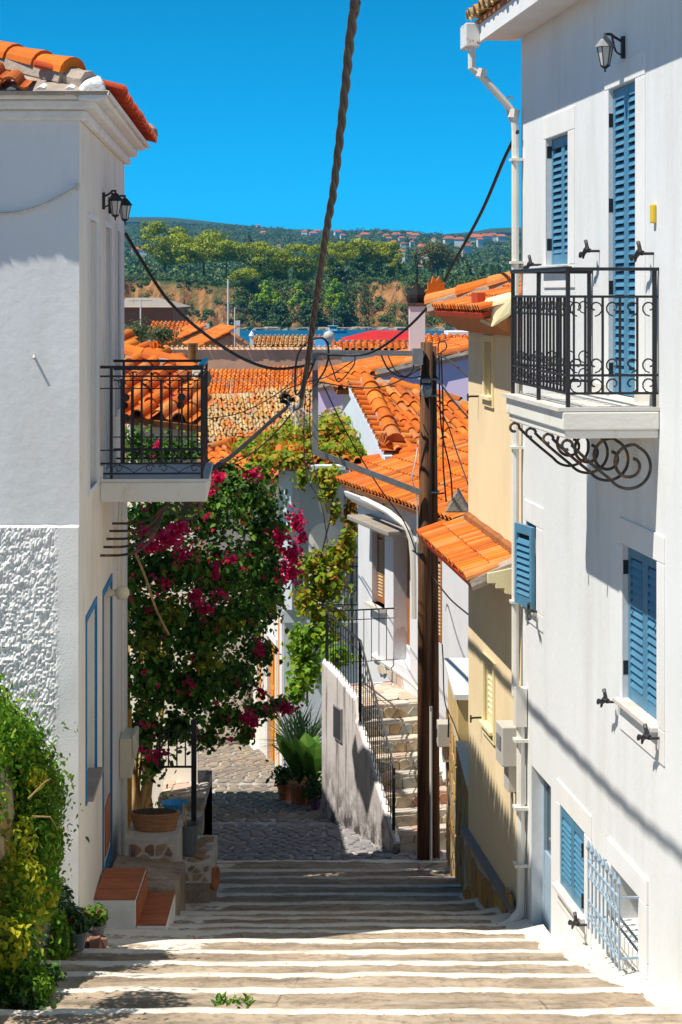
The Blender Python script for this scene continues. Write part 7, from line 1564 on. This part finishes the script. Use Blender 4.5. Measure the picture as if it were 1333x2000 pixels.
# pots of leafy plants at the foot of the vine
M['banana'] = leafmat('broad_leaves', [(0,(.04,.12,.015)), (.6,(.10,.24,.03)), (1,(.18,.34,.05))], .4)
M['spike'] = leafmat('spiky_leaves', [(0,(.02,.06,.02)), (1,(.07,.14,.05))], .2)
def pot(px, py, Y, r_, h, m, lab, style):
    c = P(px,py,Y); c.z = gz(Y)-.02; t = thing('potted_plant', c, lab, 'potted plant', 'pots below the vine'); mb = MB(); mb.lathe(c, [(r_*.7,0),(r_*.95,h*.85),(r_*1.08,h*.86),(r_*1.08,h),(r_*.9,h)], 14); mb.build('pot', m, t)
    mb = MB(); mb.lathe(c, [(r_*.88,h-.02),(r_*.86,h-.01)], 12); mb.build('soil', M['soil'], t); tp = c+Vector((0,0,h)); rr = random.Random(px)
    if style == 'banana':
        for k in range(9):
            an = k*2.4; L_ = rr.uniform(.7,1.15); d = Vector((math.cos(an), math.sin(an)*.7, 0)); pts = [tp + d*(L_*q*.55) + Zv*(L_*(1.25*q-.45*q*q)) for q in (0,.25,.5,.75,1)]; ws = [.02,.13,.19,.15,.01]; s = d.cross(Zv).normalized(); mb = MB()
            for a in range(4): mb.quad(pts[a]-s*ws[a], pts[a]+Vector((0,0,-.02)), pts[a+1]+Vector((0,0,-.02)), pts[a+1]-s*ws[a+1]); mb.quad(pts[a]+Vector((0,0,-.02)), pts[a]+s*ws[a], pts[a+1]+s*ws[a+1], pts[a+1]+Vector((0,0,-.02)))
            mb.build('leaf', M['banana'], t)
    elif style == 'spike':
        mb = MB()
        for k in range(130):
            an = rr.uniform(0,6.28); L_ = rr.uniform(.6,1.15); el = rr.uniform(.1,1.3); d = Vector((math.cos(an)*math.cos(el), math.sin(an)*math.cos(el), math.sin(el))); s = d.cross(Zv).normalized(); b = tp+Zv*.45; m1 = b+d*L_*.5+s*.02; e = b+d*L_-Zv*.12*math.cos(el)
            mb.quad(b-s*.012, b+d*L_*.5-s*.016, e, b+d*L_*.5+s*.016)
        kind(mb.build('spiky_leaves', M['spike'], t), 'stuff'); mb = MB(); mb.tube([tp-Zv*.05, tp+Zv*.45], .05, 7); mb.build('stem', M['bark'], t)
    else:
        BN.clear(); p_ = blob_pts(tp+Zv*.16, (.24,.24,.2), 500, .2); place(leaf_mesh('foliage', p_, .08, M['darkleaf'], droop=.5, up=.7, wid=.6), 'foliage', t)
pot(557,1528,34.6,.14,.30,M['clay'],'leafy potted plant, first in the row of pots from the alley side','bush')
pot(585,1540,34.2,.19,.36,M['clay'],'large terracotta pot holding broad upright leaves below the vine','banana')
pot(612,1545,34.0,.17,.34,M['clay'],'terracotta pot of broad leaves next to the stained stair wall','banana')
pot(617,1552,33.6,.11,.20,mat('purple_plastic', (.22,.09,.28), rough=.5, bump=0),'small purple pot with a dark plant in front of the terracotta ones','bush')
pot(574,1500,36.0,.16,.32,M['clay'],'tall spiky yucca in a pot against the arched house','spike')
pot(600,1510,35.6,.16,.32,M['clay'],'second spiky yucca nearer the stair wall','spike')
# a building on the shaded side whose wall closes the alley behind the bougainvillea
t = thing('ochre_house', P(250,1500,33), 'ochre house wall glimpsed behind the bougainvillea on the shaded side', 'house'); f = Frame((-2.75, 26.8, 0), (.10,-1.0))
mb = MB(); mb.box(f, -7.5, .0, -6, 0, -12, -3.2); mb.build('wall', M['ochrewall'], t); mb = MB(); mb.box(f, -7.7, .2, -6, .3, -3.198, -3.05); mb.build('eave', M['tilebed'], t)
# fallen petals, dry leaves and weeds on the steps
for px, py, Y, m, nm, lab in ((376,1826,17.9,'magenta','fallen_petal','magenta petal lying on the shaded steps beside the doorstep'), (895,1702,26.6,'magenta','fallen_petal','magenta petal lying in the sun by the yellow house foot'), (816,1701,26.7,'magenta','fallen_petal','small magenta petal on the top step near the pole'), (1150,1900,15.1,'vinebrown','fallen_leaf','orange dry leaf on the whitewashed edge by the barred window')):
    c = P(px,py,Y); k = next(i for i in range(len(NOSE)-1) if NOSE[i+1] <= Y <= NOSE[i]); c.z = tread_z(k, Y)+.03; o = place(leaf_mesh(nm, [tuple(c + Vector((d*.02,0,0))) for d in range(4)], .045, M[m], droop=0, up=.3, wid=.9), nm, base=c); tag(o, lab, 'petal' if 'petal' in nm else 'leaf')
t = []
for k in range(60): u = random.uniform(418,490); Y = 13.2+random.uniform(-.1,.05); t.append(tuple(Vector(((u-666.5)/F*Y, Y, tread_z(15,13.08)+.02))))
o = place(leaf_mesh('weeds', t, .05, M['geran'], droop=-.6, up=.3, wid=.4), 'weeds', base=(-.7,13.2,-4.7)); kind(o, 'stuff')
t = []
for k in range(260):
    Y = random.uniform(12.5,20); i = next(i for i in range(len(NOSE)-1) if NOSE[i+1] <= Y <= NOSE[i]); x = lerp(xl(Y), xr(Y), random.random()**(1.6 if k % 2 else .5)); t.append((x, Y, tread_z(i,Y)+.015+.05*max(0,1-(xr(Y)-x)/.25)))
o = place(leaf_mesh('dry_litter', t, .016, M['vinebrown'], droop=0, up=1, wid=.6), 'dry_litter', base=(0,15,-5)); kind(o, 'stuff')
